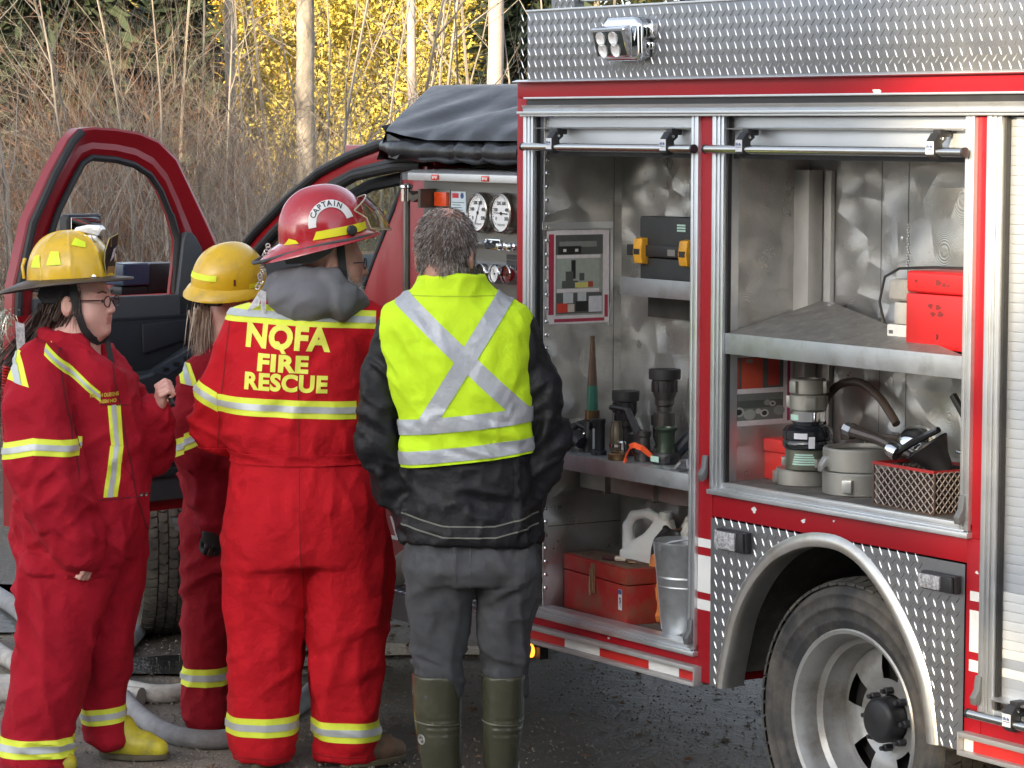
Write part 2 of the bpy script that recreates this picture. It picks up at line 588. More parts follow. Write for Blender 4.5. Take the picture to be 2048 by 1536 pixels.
# foliage: many small leaf faces spread through the crown's volume
def leaf_cloud(centres, radii, n, size, seed, flat=.6, aspect=2.2):
    R = np.random.default_rng(seed)
    centres = np.asarray(centres, float); radii = np.asarray(radii, float)
    k = R.integers(0, len(centres), n)
    d = R.normal(0, 1, (n, 3)); d /= np.linalg.norm(d, axis=1, keepdims=True)
    rad = R.uniform(.45, 1, (n, 1)) ** .6
    P = centres[k] + d * rad * radii[k][:, None] * np.array([1, 1, flat])
    u = R.normal(0, 1, (n, 3)); u /= np.linalg.norm(u, axis=1, keepdims=True)
    w = np.cross(u, R.normal(0, 1, (n, 3))); w /= np.linalg.norm(w, axis=1, keepdims=True)
    s = size * R.uniform(.6, 1.4, (n, 1))
    V = np.stack([P - u * s * aspect / 2, P + w * s * .4, P + u * s * aspect / 2, P - w * s * .4], 1).reshape(-1, 3)
    return V, np.arange(4 * n).reshape(n, 4)

def leafmat(name, c, var=.45):
    M = mat(name, c, rough=.7, var=var, vs=1.1)
    b = M.node_tree.nodes['Principled BSDF']
    return M
YEL = leafmat('yellow leaves', (.62, .46, .06))
YOL = leafmat('yellow green leaves', (.42, .34, .06))
OLV = leafmat('olive leaves', (.17, .15, .04))
FIR = leafmat('dark needles', (.022, .034, .014), .4)
def leafy(name, label, dist, lat, h, w, n, size, seed, material, z0=.3, group=None):
    R = np.random.default_rng(seed)
    t = thing(name, label, 'tree', place(dist, lat, gz(dist) - .1), group=group)
    cs, rs = [], []
    for i in range(26):
        z = R.uniform(z0, h); k = 1 - .35 * abs(z / h - .5) * 2
        a = R.uniform(0, 6.28); q = R.uniform(0, w * k)
        cs.append((q * math.cos(a), q * math.sin(a), z)); rs.append(R.uniform(.35, .75))
    V, F = leaf_cloud(cs, rs, n, size, seed, .8)
    npmesh('crown', V, F, material, t)
    m_ = MB().tube([(0, 0, 0), (.05, 0, h * .5), (0, .05, h)], [.09, .06, .02], 8)
    m_.build('trunk', BARK, t)
    return t
yl = 'sunlit yellow leaved tree far behind the bare brush'
for i, (dd, la, h, w) in enumerate([(39, -3.3, 5.2, 1.4), (40, -1.9, 5.6, 1.5), (38, -1.0, 5.4, 1.3), (41, -2.6, 5.6, 1.5), (43, -.2, 5.6, 1.6), (40, -4.3, 5.2, 1.2), (37, -1.6, 5, 1.2), (38, -3.8, 5, 1.0)]):
    leafy('yellow_tree', yl, dd, la, h, w, 20000, .036, 60 + i, YEL, group='sunlit yellow trees')
for i, (dd, la, h, w) in enumerate([(34.5, -2.2, 5.0, 1.0), (35.5, -1.4, 5.5, 1.1), (36, -.5, 5, 1.0), (34, -.9, 4, .8), (34, -3.0, 4.5, .9)]):
    leafy('yellow_tree', 'low yellowing bush tree in the sunlight just behind the brush', dd, la, h, w, 15000, .032, 160 + i, YOL, z0=.1, group='low yellow trees')
for i, (dd, la, h, w) in enumerate([(40, -5.2, 5.2, 1.7), (39, .5, 5.2, 1.6), (41, 2.2, 5.4, 1.7), (50, -6, 6, 2), (52, 1.5, 6.5, 2), (38.5, -5.4, 4.5, 1.3), (51, -2.5, 6.5, 2)]):
    leafy('olive_tree', 'dull olive leaved tree in the far edge of the wood', dd, la, h, w, 9000, .05, 80 + i, OLV, group='olive trees at the far edge')

def conifer(name, label, loc, h, w, seed, group=None, n=5200):
    R = np.random.default_rng(seed)
    t = thing(name, label, 'tree', loc, group=group)
    V, F = fir_cloud(R, h, w, n)
    npmesh('crown', V, F, FIR, t)
    MB().tube([(0, 0, 0), (0, 0, h * .96)], [h * .016, .02], 8).build('trunk', BARK, t)
    return t
def fir_cloud(R, h, w, n, big=1.0):
    z = h * (.03 + .97 * R.uniform(0, 1, n) ** 1.5)
    tier = (np.floor(z / .38) + .5) * .38
    rr = (1 - z / h) * w * np.sqrt(R.uniform(.05, 1, n))
    a = R.uniform(0, 2 * PI, n)
    rr *= .82 + .25 * np.sin(a * 5 + tier * 7)
    P = np.stack([rr * np.cos(a), rr * np.sin(a), z - rr * .28], -1)
    out = np.stack([np.cos(a), np.sin(a), -.35 + R.normal(0, .25, n)], -1)
    out += R.normal(0, .3, (n, 3)); out /= np.linalg.norm(out, axis=1, keepdims=True)
    side = np.cross(out, R.normal(0, 1, (n, 3))); side /= np.linalg.norm(side, axis=1, keepdims=True)
    L_ = R.uniform(.10, .26, (n, 1)) * (h / 9) ** .5 * big
    V = np.stack([P - out * L_, P + side * L_ * .22, P + out * L_, P - side * L_ * .22], 1).reshape(-1, 3)
    return V, np.arange(4 * n).reshape(n, 4)
conifer('evergreen_tree', 'dark evergreen filling the upper left corner behind the brush', place(26.5, -4.1, .2), 5.6, 2.0, 5, n=16000)
conifer('evergreen_tree', 'smaller dark evergreen right of the corner evergreen, behind bare twigs', place(33, -3.75, .5), 5.6, 1.0, 6, n=8000)
conifer('evergreen_tree', 'dark evergreen half hidden behind the smooth pale trunk', place(34, .25, .5), 5.6, 1.6, 8, n=8000)

# the wood that closes the view and an unseen one added behind the camera to shade the truck
def wood(name, pts, seed, hs, ws, n, big=1.0):
    R = np.random.default_rng(seed)
    VV, FF, off = [], [], 0
    for (x, y, z) in pts:
        V, F = fir_cloud(R, R.uniform(*hs), R.uniform(*ws), n, big)
        V = V + np.array([x, y, z]); VV.append(V); FF.append(F + off); off += len(V)
    tag(npmesh(name, np.concatenate(VV), np.concatenate(FF), FIR), kind='stuff')
R = np.random.default_rng(11)
wood('far_wood', [place(R.uniform(54, 62), la, 1.1) for la in np.arange(-20, 21, 1.3)], 12, (5.2, 7.0), (2.0, 2.8), 3400)
wood('added_shade_wood', [place(-R.uniform(29, 38), la + R.uniform(-.6, .6), 0) for la in np.repeat(np.arange(-58, 14, 2.2), 3)], 13, (15.6, 17.6), (4.4, 5.4), 3600, 2.3)  # out of view; height and density set so its shadow covers the foreground
# ------------------------------------------------------------------ truck materials
RED = mat('red truck paint', (.31, .007, .014), rough=.42, var=.06, vs=3, spec=.25, bump=.0004, bs=7)
CABRED = mat('dark red cab paint', (.24, .005, .010), rough=.3, var=.06, vs=3, coat=.25)
ALU = mat('satin aluminium', (.66, .68, .70), rough=.38, metal=.85, var=.06, vs=5, rvar=.08, dirt=((.35, .34, .32), .25, 9))
ALUB = mat('slat aluminium', (.60, .63, .67), rough=.42, metal=.7, var=.05, vs=3, rvar=.06)
DIA = mat('diamond plate sheet', (.27, .275, .285), rough=.42, metal=.9, var=.08, vs=5, bump=.0006, bs=300, rvar=.08)
LUG = mat('polished tread', (.58, .59, .62), rough=.34, metal=.95, var=.05)
CHROME = mat('chrome', (.80, .81, .82), rough=.08, metal=1, var=.03)
TUBEM = mat('stainless tube', (.62, .61, .59), rough=.2, metal=1, var=.06)
BLACK = mat('black plastic', (.018, .018, .020), rough=.45, var=.3)
RUBBER = mat('black rubber seal', (.015, .015, .016), rough=.6, var=.3)
DARK = mat('dark underbody', (.02, .018, .016), rough=.8, var=.4, vs=6)
GREYP = mat('dark grey trim', (.055, .06, .066), rough=.55, var=.08, bump=.0004, bs=500)
GREYP2 = mat('charcoal trim', (.022, .026, .032), rough=.5, var=.1, bump=.0004, bs=500)
WHITE = mat('white reflective tape', (.72, .72, .70), rough=.5, var=.04, bump=.0004, bs=400)
REDTAPE = mat('red reflective tape', (.52, .022, .018), rough=.4, var=.06, bump=.0004, bs=400)
LINER = mat('wheel well liner', (.10, .095, .085), rough=.8, var=.3, dirt=((.04, .035, .03), .6, 5))
TYRE = mat('tyre rubber', (.030, .030, .031), rough=.8, var=.25, vs=9, bump=.001, bs=60, dirt=((.13, .115, .095), .75, 5))
RIM = mat('silver wheel paint', (.40, .40, .39), rough=.38, metal=.45, var=.08, dirt=((.16, .135, .10), .55, 7))
VINYL = mat('black vinyl tarp', (.028, .030, .034), rough=.42, var=.15, vs=6, bump=.002, bs=14, rvar=.07)

def inner_metal():
    """mill finish sheet with swirled sanding marks"""
    M = bpy.data.materials.new('swirled aluminium')
    M.use_nodes = True
    nt = M.node_tree; N, L = nt.nodes, nt.links
    b = N['Principled BSDF']
    tc = N.new('ShaderNodeTexCoord')
    v = N.new('ShaderNodeTexVoronoi'); v.inputs['Scale'].default_value = 6.5; v.inputs['Randomness'].default_value = 1
    L.new(tc.outputs['Object'], v.inputs['Vector'])
    w = N.new('ShaderNodeMath'); w.operation = 'MULTIPLY'; w.inputs[1].default_value = 420
    L.new(v.outputs['Distance'], w.inputs[0])
    s = N.new('ShaderNodeMath'); s.operation = 'SINE'; L.new(w.outputs[0], s.inputs[0])
    n1 = N.new('ShaderNodeTexNoise'); n1.inputs['Scale'].default_value = 5; n1.inputs['Detail'].default_value = 8
    n1.inputs['Roughness'].default_value = .7
    L.new(tc.outputs['Object'], n1.inputs['Vector'])
    n2 = N.new('ShaderNodeTexNoise'); n2.inputs['Scale'].default_value = 120; n2.inputs['Detail'].default_value = 4
    L.new(tc.outputs['Object'], n2.inputs['Vector'])
    mr = N.new('ShaderNodeMapRange'); mr.inputs[1].default_value = .3; mr.inputs[2].default_value = .72
    mr.inputs[3].default_value = .24; mr.inputs[4].default_value = .42
    L.new(n1.outputs[0], mr.inputs[0]); L.new(mr.outputs[0], b.inputs['Roughness'])
    x = N.new('ShaderNodeMix'); x.data_type = 'RGBA'
    x.inputs[6].default_value = (.42, .415, .40, 1); x.inputs[7].default_value = (.56, .55, .53, 1)
    mr2 = N.new('ShaderNodeMapRange'); mr2.inputs[1].default_value = .35; mr2.inputs[2].default_value = .65
    L.new(n1.outputs[0], mr2.inputs[0]); L.new(mr2.outputs[0], x.inputs[0])
    L.new(x.outputs[2], b.inputs['Base Color'])
    b.inputs['Metallic'].default_value = .88
    b1 = N.new('ShaderNodeBump'); b1.inputs['Distance'].default_value = .0002
    L.new(s.outputs[0], b1.inputs['Height'])
    b2 = N.new('ShaderNodeBump'); b2.inputs['Distance'].default_value = .0022
    L.new(n1.outputs[0], b2.inputs['Height']); L.new(b1.outputs[0], b2.inputs['Normal'])
    b3 = N.new('ShaderNodeBump'); b3.inputs['Distance'].default_value = .0006
    L.new(n2.outputs[0], b3.inputs['Height']); L.new(b2.outputs[0], b3.inputs['Normal'])
    L.new(b3.outputs[0], b.inputs['Normal'])
    return M
INNER = inner_metal()

def glass_mat(name, tint, fac=.12):
    M = bpy.data.materials.new(name)
    M.use_nodes = True
    nt = M.node_tree; N, L = nt.nodes, nt.links
    N.remove(N['Principled BSDF'])
    t = N.new('ShaderNodeBsdfTransparent'); t.inputs[0].default_value = (*tint, 1)
    g = N.new('ShaderNodeBsdfGlossy'); g.inputs['Roughness'].default_value = .03
    f = N.new('ShaderNodeLayerWeight'); f.inputs[0].default_value = fac
    x = N.new('ShaderNodeMixShader')
    L.new(f.outputs['Fresnel'], x.inputs[0]); L.new(t.outputs[0], x.inputs[1]); L.new(g.outputs[0], x.inputs[2])
    L.new(x.outputs[0], N['Material Output'].inputs[0])
    return M
GLASS = glass_mat('tinted glass', (.62, .70, .66))
VISOR = glass_mat('clear visor', (.80, .78, .62), .2)

TRUCK = thing('fire_truck', 'red fire truck with open equipment compartments and a tarp over its hose bed', 'fire truck')

# ------------------------------------------------------------------ body of the truck
XB, XR = 1.653, -1.95           # front and rear end of the box body
m_ = MB()
m_.box((XR, -.06, 2.19), (XB, 0, 2.241))                  # band over the doors
m_.box((1.60, -.06, .42), (XB, 0, 2.19))                  # front pillar
m_.box((.588, -.34, .43), (.657, 0, 2.133))               # pillar between the compartments
m_.box((-.599, -.34, 1.0085), (-.551, 0, 2.133))             # pillar behind the second compartment
m_.box((-.599, -.06, .43), (-.5345, 0, 1.0085)).box((-.5345, -.06, .94), (.588, -.001, 1.009))          # strip under the second compartment
m_.box((.657, -.06, .478), (1.60, -.001, .507))           # strip under the first compartment
m_.box((XR, -.06, .478), (-.60, -.001, .53))
m_.box((XR, -.06, .43), (-1.62, 0, 2.19))                 # rear corner
m_.box((XR, -2.34, .95), (XB, -.345, 2.241))              # bulk of the body
m_.box((.66, -2.34, .45), (XB, -.345, .95))
m_.box((XR, -2.34, .45), (-.6, -.345, .95))
m_.build('body_panel', RED, TRUCK, bevel=.003)

# paint chips: small bare spots on the red
m_ = MB()
for x, z, r in [(.385, .981, .011), (.155, .975, .009), (-.14, 2.195, .016), (-.577, .92, .006), (1.12, .493, .006), (.02, .99, .004)]:
    m_.prism([(x + r * math.cos(a) * (1 + .35 * math.sin(3 * a + x * 50)), z + r * .7 * math.sin(a) * (1 + .3 * math.cos(2 * a + x * 90))) for a in np.linspace(0, 2 * PI, 12)[:-1]], 'y', 0, .0008)
tag(m_.build('paint_chip', WHITE, TRUCK), kind='stuff')

# drip rail over the doors
m_ = MB()
m_.box((XR, 0, 2.1866), (1.585, .022, 2.193))
m_.box((XR, 0, 2.167), (1.585, .008, 2.1866))
m_.prism([(0, 2.147), (.018, 2.147), (.026, 2.167), (0, 2.167)], 'x', XR, 1.59)
m_.box((XR, 0, 2.139), (1.612, .030, 2.147))
m_.box((XR, 0, 2.131), (1.606, .022, 2.138))
m_.build('drip_rail', ALU, TRUCK, bevel=.001)
MB().box((XR, -.001, 2.1665), (1.583, .0095, 2.1872)).build('rail_groove', BLACK, TRUCK)

def frame(x0, x1, z0, z1, sill):
    """ribbed aluminium door surround: two uprights and a sill"""
    f = MB()
    for x, s in ((x0, 1), (x1, -1)):      # x0 front side, x1 rear side; ribs step inwards
        d = -s
        f.box((x, -.05, z0), (x + d * .018, .012, z1))
        f.box((x + d * .0185, -.05, z0), (x + d * .024, .006, z1))
        f.box((x + d * .0245, -.05, z0), (x + d * .036, .011, z1))
        f.box((x + d * .0365, -.05, z0), (x + d * .040, .004, z1))
        if s > 0:
            f.box((x + d * .0405, -.05, z0), (x + d * .052, .009, z1))
    f.box((x0 + .004, -.05, z0 - .012), (x1 - .004, .020, z0 + .002))
    f.box((x0, -.05, z0 + .0025), (x1, .012, z0 + .008))
    f.box((x0, -.05, z0 + .0085), (x1, .004, z0 + sill))
    o = f.build('door_frame', ALU, TRUCK, bevel=.0012)
    for x, s in ((x0 - .0525, 1), (x1 + .0405, -1)):
        MB().box((x, -.016, z0 + sill), (x - s * .008, -.002, z1 - .001)).build('door_seal', RUBBER, o)
    return o
frame(1.60, .657, .519, 2.131, .022)
frame(.588, -.551, 1.021, 2.131, .026)
frame(-.599, -1.62, .542, 2.131, .02)

def compartment(x0, x1, z0, z1, depth=.318):
    c = MB()
    t = .004
    c.box((x0, -depth, z0), (x0 - t, -.012, z1))
    c.box((x1, -depth, z0), (x1 + t, -.012, z1))
    c.box((x0, -depth - t, z0), (x1, -depth, z1))
    c.box((x0, -depth, z1), (x1, -.05, z1 + t))
    o = c.build('compartment_wall', INNER, TRUCK)
    MB().box((x0, -depth, z0 - t), (x1, -.012, z0)).build('compartment_floor', mat('worn floor mat', (.09, .082, .074), rough=.8, var=.35, vs=30, bump=.002, bs=90, dirt=((.2, .18, .15), .5, 12)), TRUCK)
    return o
wall1 = compartment(1.514, .690, .532, 2.128)
wall2 = compartment(.545, -.516, 1.048, 2.128)
r = MB()
for k in range(34):                         # rivets up the left edge of the first compartment
    z = .60 + k * .0435
    r.lathe([(.0075, 0), (.006, .003), (.002, .0045)], (1.5085, -.022, z), (-1, 0, 0), 8)
r.build('rivet', CHROME, wall1)
# crease and seams of the sheet metal
SEAM = mat('sheet seam', (.16, .15, .14), rough=.6, metal=.5)
for a, b, w_ in (((1.5085, -.03, .800), (1.5075, -.318, .803), wall1), ((1.5085, -.285, .95), (1.5075, -.2865, 2.1), wall1), ((.205, -.3172, 1.05), (.2035, -.3165, 2.1), wall2), ((.087, -.3172, 1.05), (.0855, -.3165, 2.1), wall2)):
    MB().box(a, b).build('sheet_seam', SEAM, w_)
# corner post and second strip of the second compartment
p_ = MB()
p_.box((.543, -.316, 1.42), (.472, -.262, 1.972))
p_.box((.446, -.316, 1.42), (.415, -.300, 1.972))
p_.box((.543, -.316, 1.06), (.495, -.27, 1.40)); p_.box((.446, -.316, 1.06), (.415, -.300, 1.40))
p_.build('corner_post', mat('grey channel', (.50, .49, .46), rough=.5, metal=.35, var=.08), wall2, bevel=.002)
b_ = MB()
for x, z in ((.112, 1.78), (.112, 1.62), (.5, 1.9), (.5, 1.8), (.12, 1.56)):
    b_.lathe([(.006, 0), (.006, .003), (.003, .004)], (x, -.317, z), (0, 1, 0), 8)
for k in range(16):                         # bead of sealant
    b_.lathe([(.004, 0), (.003, .003), (.001, .004)], (.085 + .003 * math.sin(k * 2.1), -.317, 1.70 + k * .008), (0, 1, 0), 6)
b_.build('bolt_head', ALU, wall2)

# rolled-up doors: lowest slats, lip, lift bar with its two straps
def lift_bar(parent, xa, xb, z, straps):
    t = MB().tube([(xa, .03, z), (xb, .03, z)], .0125, 14)
    bar = t.build('lift_bar', TUBEM, parent)
    for x in (xa, xb):
        MB().lathe([(.0135, -.004), (.0135, .004)], (x, .03, z), (1, 0, 0), 14).build('bar_end', BLACK, bar)
    for x in straps:
        k = MB()
        k.prism([(.004, .052), (.030, .050), (.046, .028), (.046, -.012), (.030, -.022), (.012, -.012), (.016, .022), (.0, .034)], 'x', x - .017, x + .017)
        k.box((x - .020, -.012, .040), (x + .010, .028, .060))
        st = k.build('bar_strap', BLACK, bar, bevel=.003, xf=Matrix.Translation((0, 0, z)))
        MB().box((x - .0155, .0465, z - .006), (x + .0155, .0475, z + .028)).build('strap_label', mat('white label', (.62, .63, .66), rough=.35, var=.04), st)
        q = MB()
        q.box((x - .012, .0477, z + .006), (x + .012, .0482, z + .008))
        for i, (a, h) in enumerate(((-.011, .007), (-.006, .009), (-.001, .006), (.005, .008), (.009, .006))):
            q.box((x - a - .0015, .0477, z + .011), (x - a + .0018, .0482, z + .011 + h))
        q.build('label_print', mat('blue print', (.03, .08, .22), rough=.5), st)
        MB().lathe([(.005, 0), (.005, .003), (.002, .004)], (x - .0175, .022, z + .036), (-1, 0, 0), 10).build('strap_screw', CHROME, st)
    return bar
def raised_door(x0, x1, straps, bx0, bx1, lug):
    d = MB()
    d.box((x0, -.034, 2.020), (x1, -.024, 2.094))
    d.box((x0, -.032, 2.0965), (x1, -.022, 2.128))
    lip = d.build('roller_door', ALUB, TRUCK, bevel=.002)
    l = MB()
    l.prism([(-.03, 2.090), (.012, 2.092), (.014, 2.0955), (-.03, 2.0962)], 'x', x0 - .004, x1 + .004)
    l.build('door_lip', ALU, lip, bevel=.001)
    MB().box((x0, -.036, 2.006), (x1, -.022, 2.0195)).build('bottom_seal', RUBBER, lip)
    lift_bar(lip, bx0, bx1, 2.034, straps)
raised_door(1.532, .70, (1.40, .788), 1.573, .655, 0)
raised_door(.527, -.508, (.415, -.415), .596, -.535, 0)

# closed roller door at the right edge of the view, slat by slat
door3 = MB().box((-.66, -.05, .58), (-1.58, -.036, 2.128)).build('closed_roller_door', GREYP2, TRUCK)
sm = MB().prism([(-.034, -.0124), (-.0218, -.01255), (-.0209, -.0113), (-.0206, .0), (-.0209, .0113), (-.0218, .01255), (-.034, .01255)], 'x', -.652, -1.58)
slat0 = sm.build('slat', ALUB, door3, bevel=0, smooth=8, xf=Matrix.Translation((0, 0, 0)))
wsl = MB().prism([(-.034, -.0124), (-.0225, -.0124), (-.0210, -.0105), (-.0203, .0), (-.0210, .0105), (-.0225, .0124), (-.034, .0124)], 'x', -.652, -1.58).build('slat', mat('white striped slat', (.66, .67, .66), rough=.45, var=.03), door3, smooth=8)
zz = 2.115
first = {False: slat0, True: wsl}
used = set()
while zz > .60:
    white = any(a - .004 <= zz <= b + .004 for a, b in ((.841, .866), (.708, .816), (.652, .680)))
    if white not in used:
        used.add(white); first[white].location.z = zz
    else:
        part('slat', first[white], None, door3, loc=(0, 0, zz))
    zz -= .0255
d = MB(); d.prism([(-.03, .592), (.016, .590), (.018, .594), (-.03, .600)], 'x', -.652, -1.58)
d.build('door_lip', ALU, door3)
lift_bar(door3, -.585, -1.60, .545, (-.75, -1.4))

# catches low on the door frames
def catch(x, z, s=1):
    c = MB()
    c.prism([(.010, .045), (.016, .042), (.020, .01), (.034, -.012), (.030, -.03), (.014, -.022), (.010, 0)], 'x', x - .010, x + .010)
    c.build('door_catch', mat('grey catch', (.16, .165, .17), rough=.5, metal=.4), TRUCK, bevel=.002)
for x, z in ((.606, 1.075), (-.530, 1.075), (.672, .572), (-.605, .60)):
    o = MB().prism([(.010, .048), (.018, .046), (.022, .01), (.036, -.010), (.032, -.030), (.016, -.022), (.010, -.004)], 'x', x - .011, x + .011)
    o.build('door_catch', mat('grey catch', (.16, .165, .17), rough=.5, metal=.4), TRUCK, bevel=.002, xf=Matrix.Translation((0, 0, z)))

# white stripes on the pillars
m_ = MB()
for xa, xb in ((.587, .656), (-.552, -.598)):
    for a, b in ((.842, .868), (.705, .817), (.652, .683)):
        m_.box((xa - .001 if xa > 0 else xa, .0, a), (xb, .0012, b))
m_.build('reflective_stripe', WHITE, TRUCK)

# shelves
def shelf(name, x0, x1, z0, z1, depth):
    s = MB()
    s.box((x0, -.004, z0), (x1, .0, z1))
    s.box((x0, -depth, z1 - .006), (x1, -.0045, z1 - .003))
    return s.build(name, mat('galvanised shelf', (.42, .44, .46), rough=.42, metal=.8, var=.1, vs=9, rvar=.1, dirt=((.22, .21, .2), .4, 14)), TRUCK, bevel=.001)
shelf('shelf', 1.512, .692, 1.003, 1.055, .316)
s = MB()
s.box((.535, -.004, 1.431), (-.510, .0, 1.492))
s.box((.535, -.30, 1.484), (-.510, -.0045, 1.487))
s.build('shelf', mat('galvanised shelf', (.42, .44, .46)), TRUCK, bevel=.001)
s = MB()
s.add([(.535, -.006, 1.492), (-.512, -.006, 1.492), (.452, -.315, 1.586), (.535, -.315, 1.560), (.535, -.006, 1.488), (-.512, -.006, 1.488), (.452, -.315, 1.582), (.535, -.315, 1.556)],
      [(0, 1, 2, 3), (4, 7, 6, 5), (0, 4, 5, 1), (1, 5, 6, 2), (2, 6, 7, 3), (3, 7, 4, 0)])
wp = s.build('shelf_plate', mat('scuffed plate', (.30, .29, .27), rough=.5, metal=.75, var=.2, vs=16, dirt=((.55, .52, .48), .35, 30)), TRUCK)
MB().lathe([(.012, 0), (.012, .006), (.006, .010)], (.39, -.285, 1.572), (0, .2, 1), 8).lathe([(.011, 0), (.011, .006), (.006, .010)], (.30, -.16, 1.527), (0, .2, 1), 8).build('plate_bolt', ALU, wp)
# folded dividers hanging under the first shelf
for xa, xb in ((1.50, 1.34), (1.325, 1.075), (1.065, .70)):
    k = MB()
    k.box((xa, -.152, .924), (xb, -.149, 1.0))
    k.box((xb, -.30, .918), (xb - .003, -.135, 1.0))
    k.box((xb + .012, -.30, .918), (xb - .003, -.135, .921))
    k.build('shelf_divider', mat('folded sheet', (.30, .29, .27), rough=.45, metal=.75, var=.15), TRUCK)
# the shelf bracket at the back of the first compartment
MB().box((1.348, -.20, 1.560), (.692, -.196, 1.618)).box((1.348, -.316, 1.560), (.692, -.2005, 1.563)).build('back_bracket', mat('galvanised shelf', (.42, .44, .46)), TRUCK, bevel=.001)

# skirt channel with red and white reflective blocks
m_ = MB()
m_.prism([(-.05, .478), (.030, .478), (.030, .464), (.006, .464), (.006, .431), (.030, .431), (.030, .419), (-.05, .419)], 'x', .638, 1.62)
m_.box((.638, -.05, .4192), (.634, .030, .4778))
m_.build('skirt_rail', mat('dull aluminium', (.46, .45, .44), rough=.5, metal=.6, var=.08), TRUCK, bevel=.001)
m_ = MB()
m_.prism([(-.05, .488), (.030, .488), (.030, .474), (.006, .474), (.006, .437), (.030, .437), (.030, .425), (-.05, .425)], 'x', -.545, XR)
m_.box((-.545, -.05, .4252), (-.541, .03, .4878))
m_.build('skirt_rail', mat('dull aluminium', (.46, .45, .44)), TRUCK, bevel=.001)
edges = [.640, .718, .853, 1.04, 1.20, 1.335, 1.47, 1.60]
cols = [REDTAPE, WHITE, REDTAPE, WHITE, REDTAPE, WHITE, REDTAPE]
edges = [.641, .735, .892, 1.156, 1.352, 1.60]
cols = [REDTAPE, WHITE, REDTAPE, WHITE, REDTAPE]
for a, b, c in zip(edges[:-1], edges[1:], cols):
    MB().box((a + .0005, .006, .4315), (b - .0005, .0095, .4635)).build('reflective_block', c, TRUCK)
MB().box((-.548, .006, .4375), (-.583, .0095, .4735)).build('reflective_block', WHITE, TRUCK)
MB().box((-.584, .006, .4375), (-1.0, .0095, .4735)).build('reflective_block', REDTAPE, TRUCK)

# ------------------------------------------------------------------ diamond plate
def lugs(inside, x0, x1, z0, z1, y, parent, p=.0375):
    V, F = [], []
    nx, nz_ = int((x1 - x0) / p) + 2, int((z1 - z0) / p) + 2
    for i in range(-1, nx * 2):
        for j in range(-1, nz_ * 2):
            if (i + j) % 2: continue
            cx, cz = x0 + i * p / 2 + .008, z0 + j * p / 2 + .012
            if not inside(cx, cz): continue
            sgn = 1 if (j % 2 == 0) else -1
            a = sgn * math.radians(62) if sgn > 0 else -math.radians(48)
            ux, uz = math.cos(a), math.sin(a)
            L_, w_, h_ = .0145, .0022, .0020
            o = len(V)
            V += [(cx - ux * L_, y, cz - uz * L_), (cx - ux * L_ * .4 - uz * w_, y, cz - uz * L_ * .4 + ux * w_), (cx + ux * L_ * .4 - uz * w_, y, cz + uz * L_ * .4 + ux * w_),
                  (cx + ux * L_, y, cz + uz * L_), (cx + ux * L_ * .4 + uz * w_, y, cz + uz * L_ * .4 - ux * w_), (cx - ux * L_ * .4 + uz * w_, y, cz - uz * L_ * .4 - ux * w_),
                  (cx - ux * L_ * .55, y + h_, cz - uz * L_ * .55), (cx + ux * L_ * .55, y + h_, cz + uz * L_ * .55)]
            F += [(o, o + 1, o + 6), (o + 1, o + 2, o + 7, o + 6), (o + 2, o + 3, o + 7), (o + 3, o + 4, o + 7), (o + 4, o + 5, o + 6, o + 7), (o + 5, o, o + 6)]
    b = MB(); b.add(V, F)
    return tag(b.build('diamond_tread', LUG, parent, smooth=25), kind='stuff')

topp = MB().box((XR, -.03, 2.2425), (1.58, .010, 2.466)).build('tread_plate', DIA, TRUCK, bevel=.002)
lugs(lambda x, z: 2.252 < z < 2.458, -1.4, 1.575, 2.25, 2.46, .010, topp)
MB().prism([(-.03, 2.236), (.030, 2.2415), (.030, 2.2435), (.0105, 2.249), (-.03, 2.249)], 'x', XR, 1.64).box((XR, -.05, 2.466), (1.585, .014, 2.4725)).build('plate_edge', ALU, topp, bevel=.001)
k = MB().box((1.60, -2.3, 2.242), (XR, -.04, 2.246)).box((XR, -2.33, 2.2465), (1.58, -2.30, 2.466)).box((1.58, -2.3, 2.2465), (1.55, -.031, 2.46))
k.build('roof_deck', DIA, TRUCK)
k = MB().box((1.90, -.34, 2.47), (1.765, -.30, 2.62)).build('ladder_bracket', DIA, TRUCK)
lugs(lambda x, z: 1.775 < x < 1.89, 1.77, 1.90, 2.478, 2.61, -.30, k)
MB().box((1.55, -1.2, 2.47), (XR, -.55, 2.515)).build('hose_bed_lid', BLACK, TRUCK)
MB().box((1.76, -.36, 2.515), (XR, -.32, 2.545)).build('ladder_rail', ALU, TRUCK)

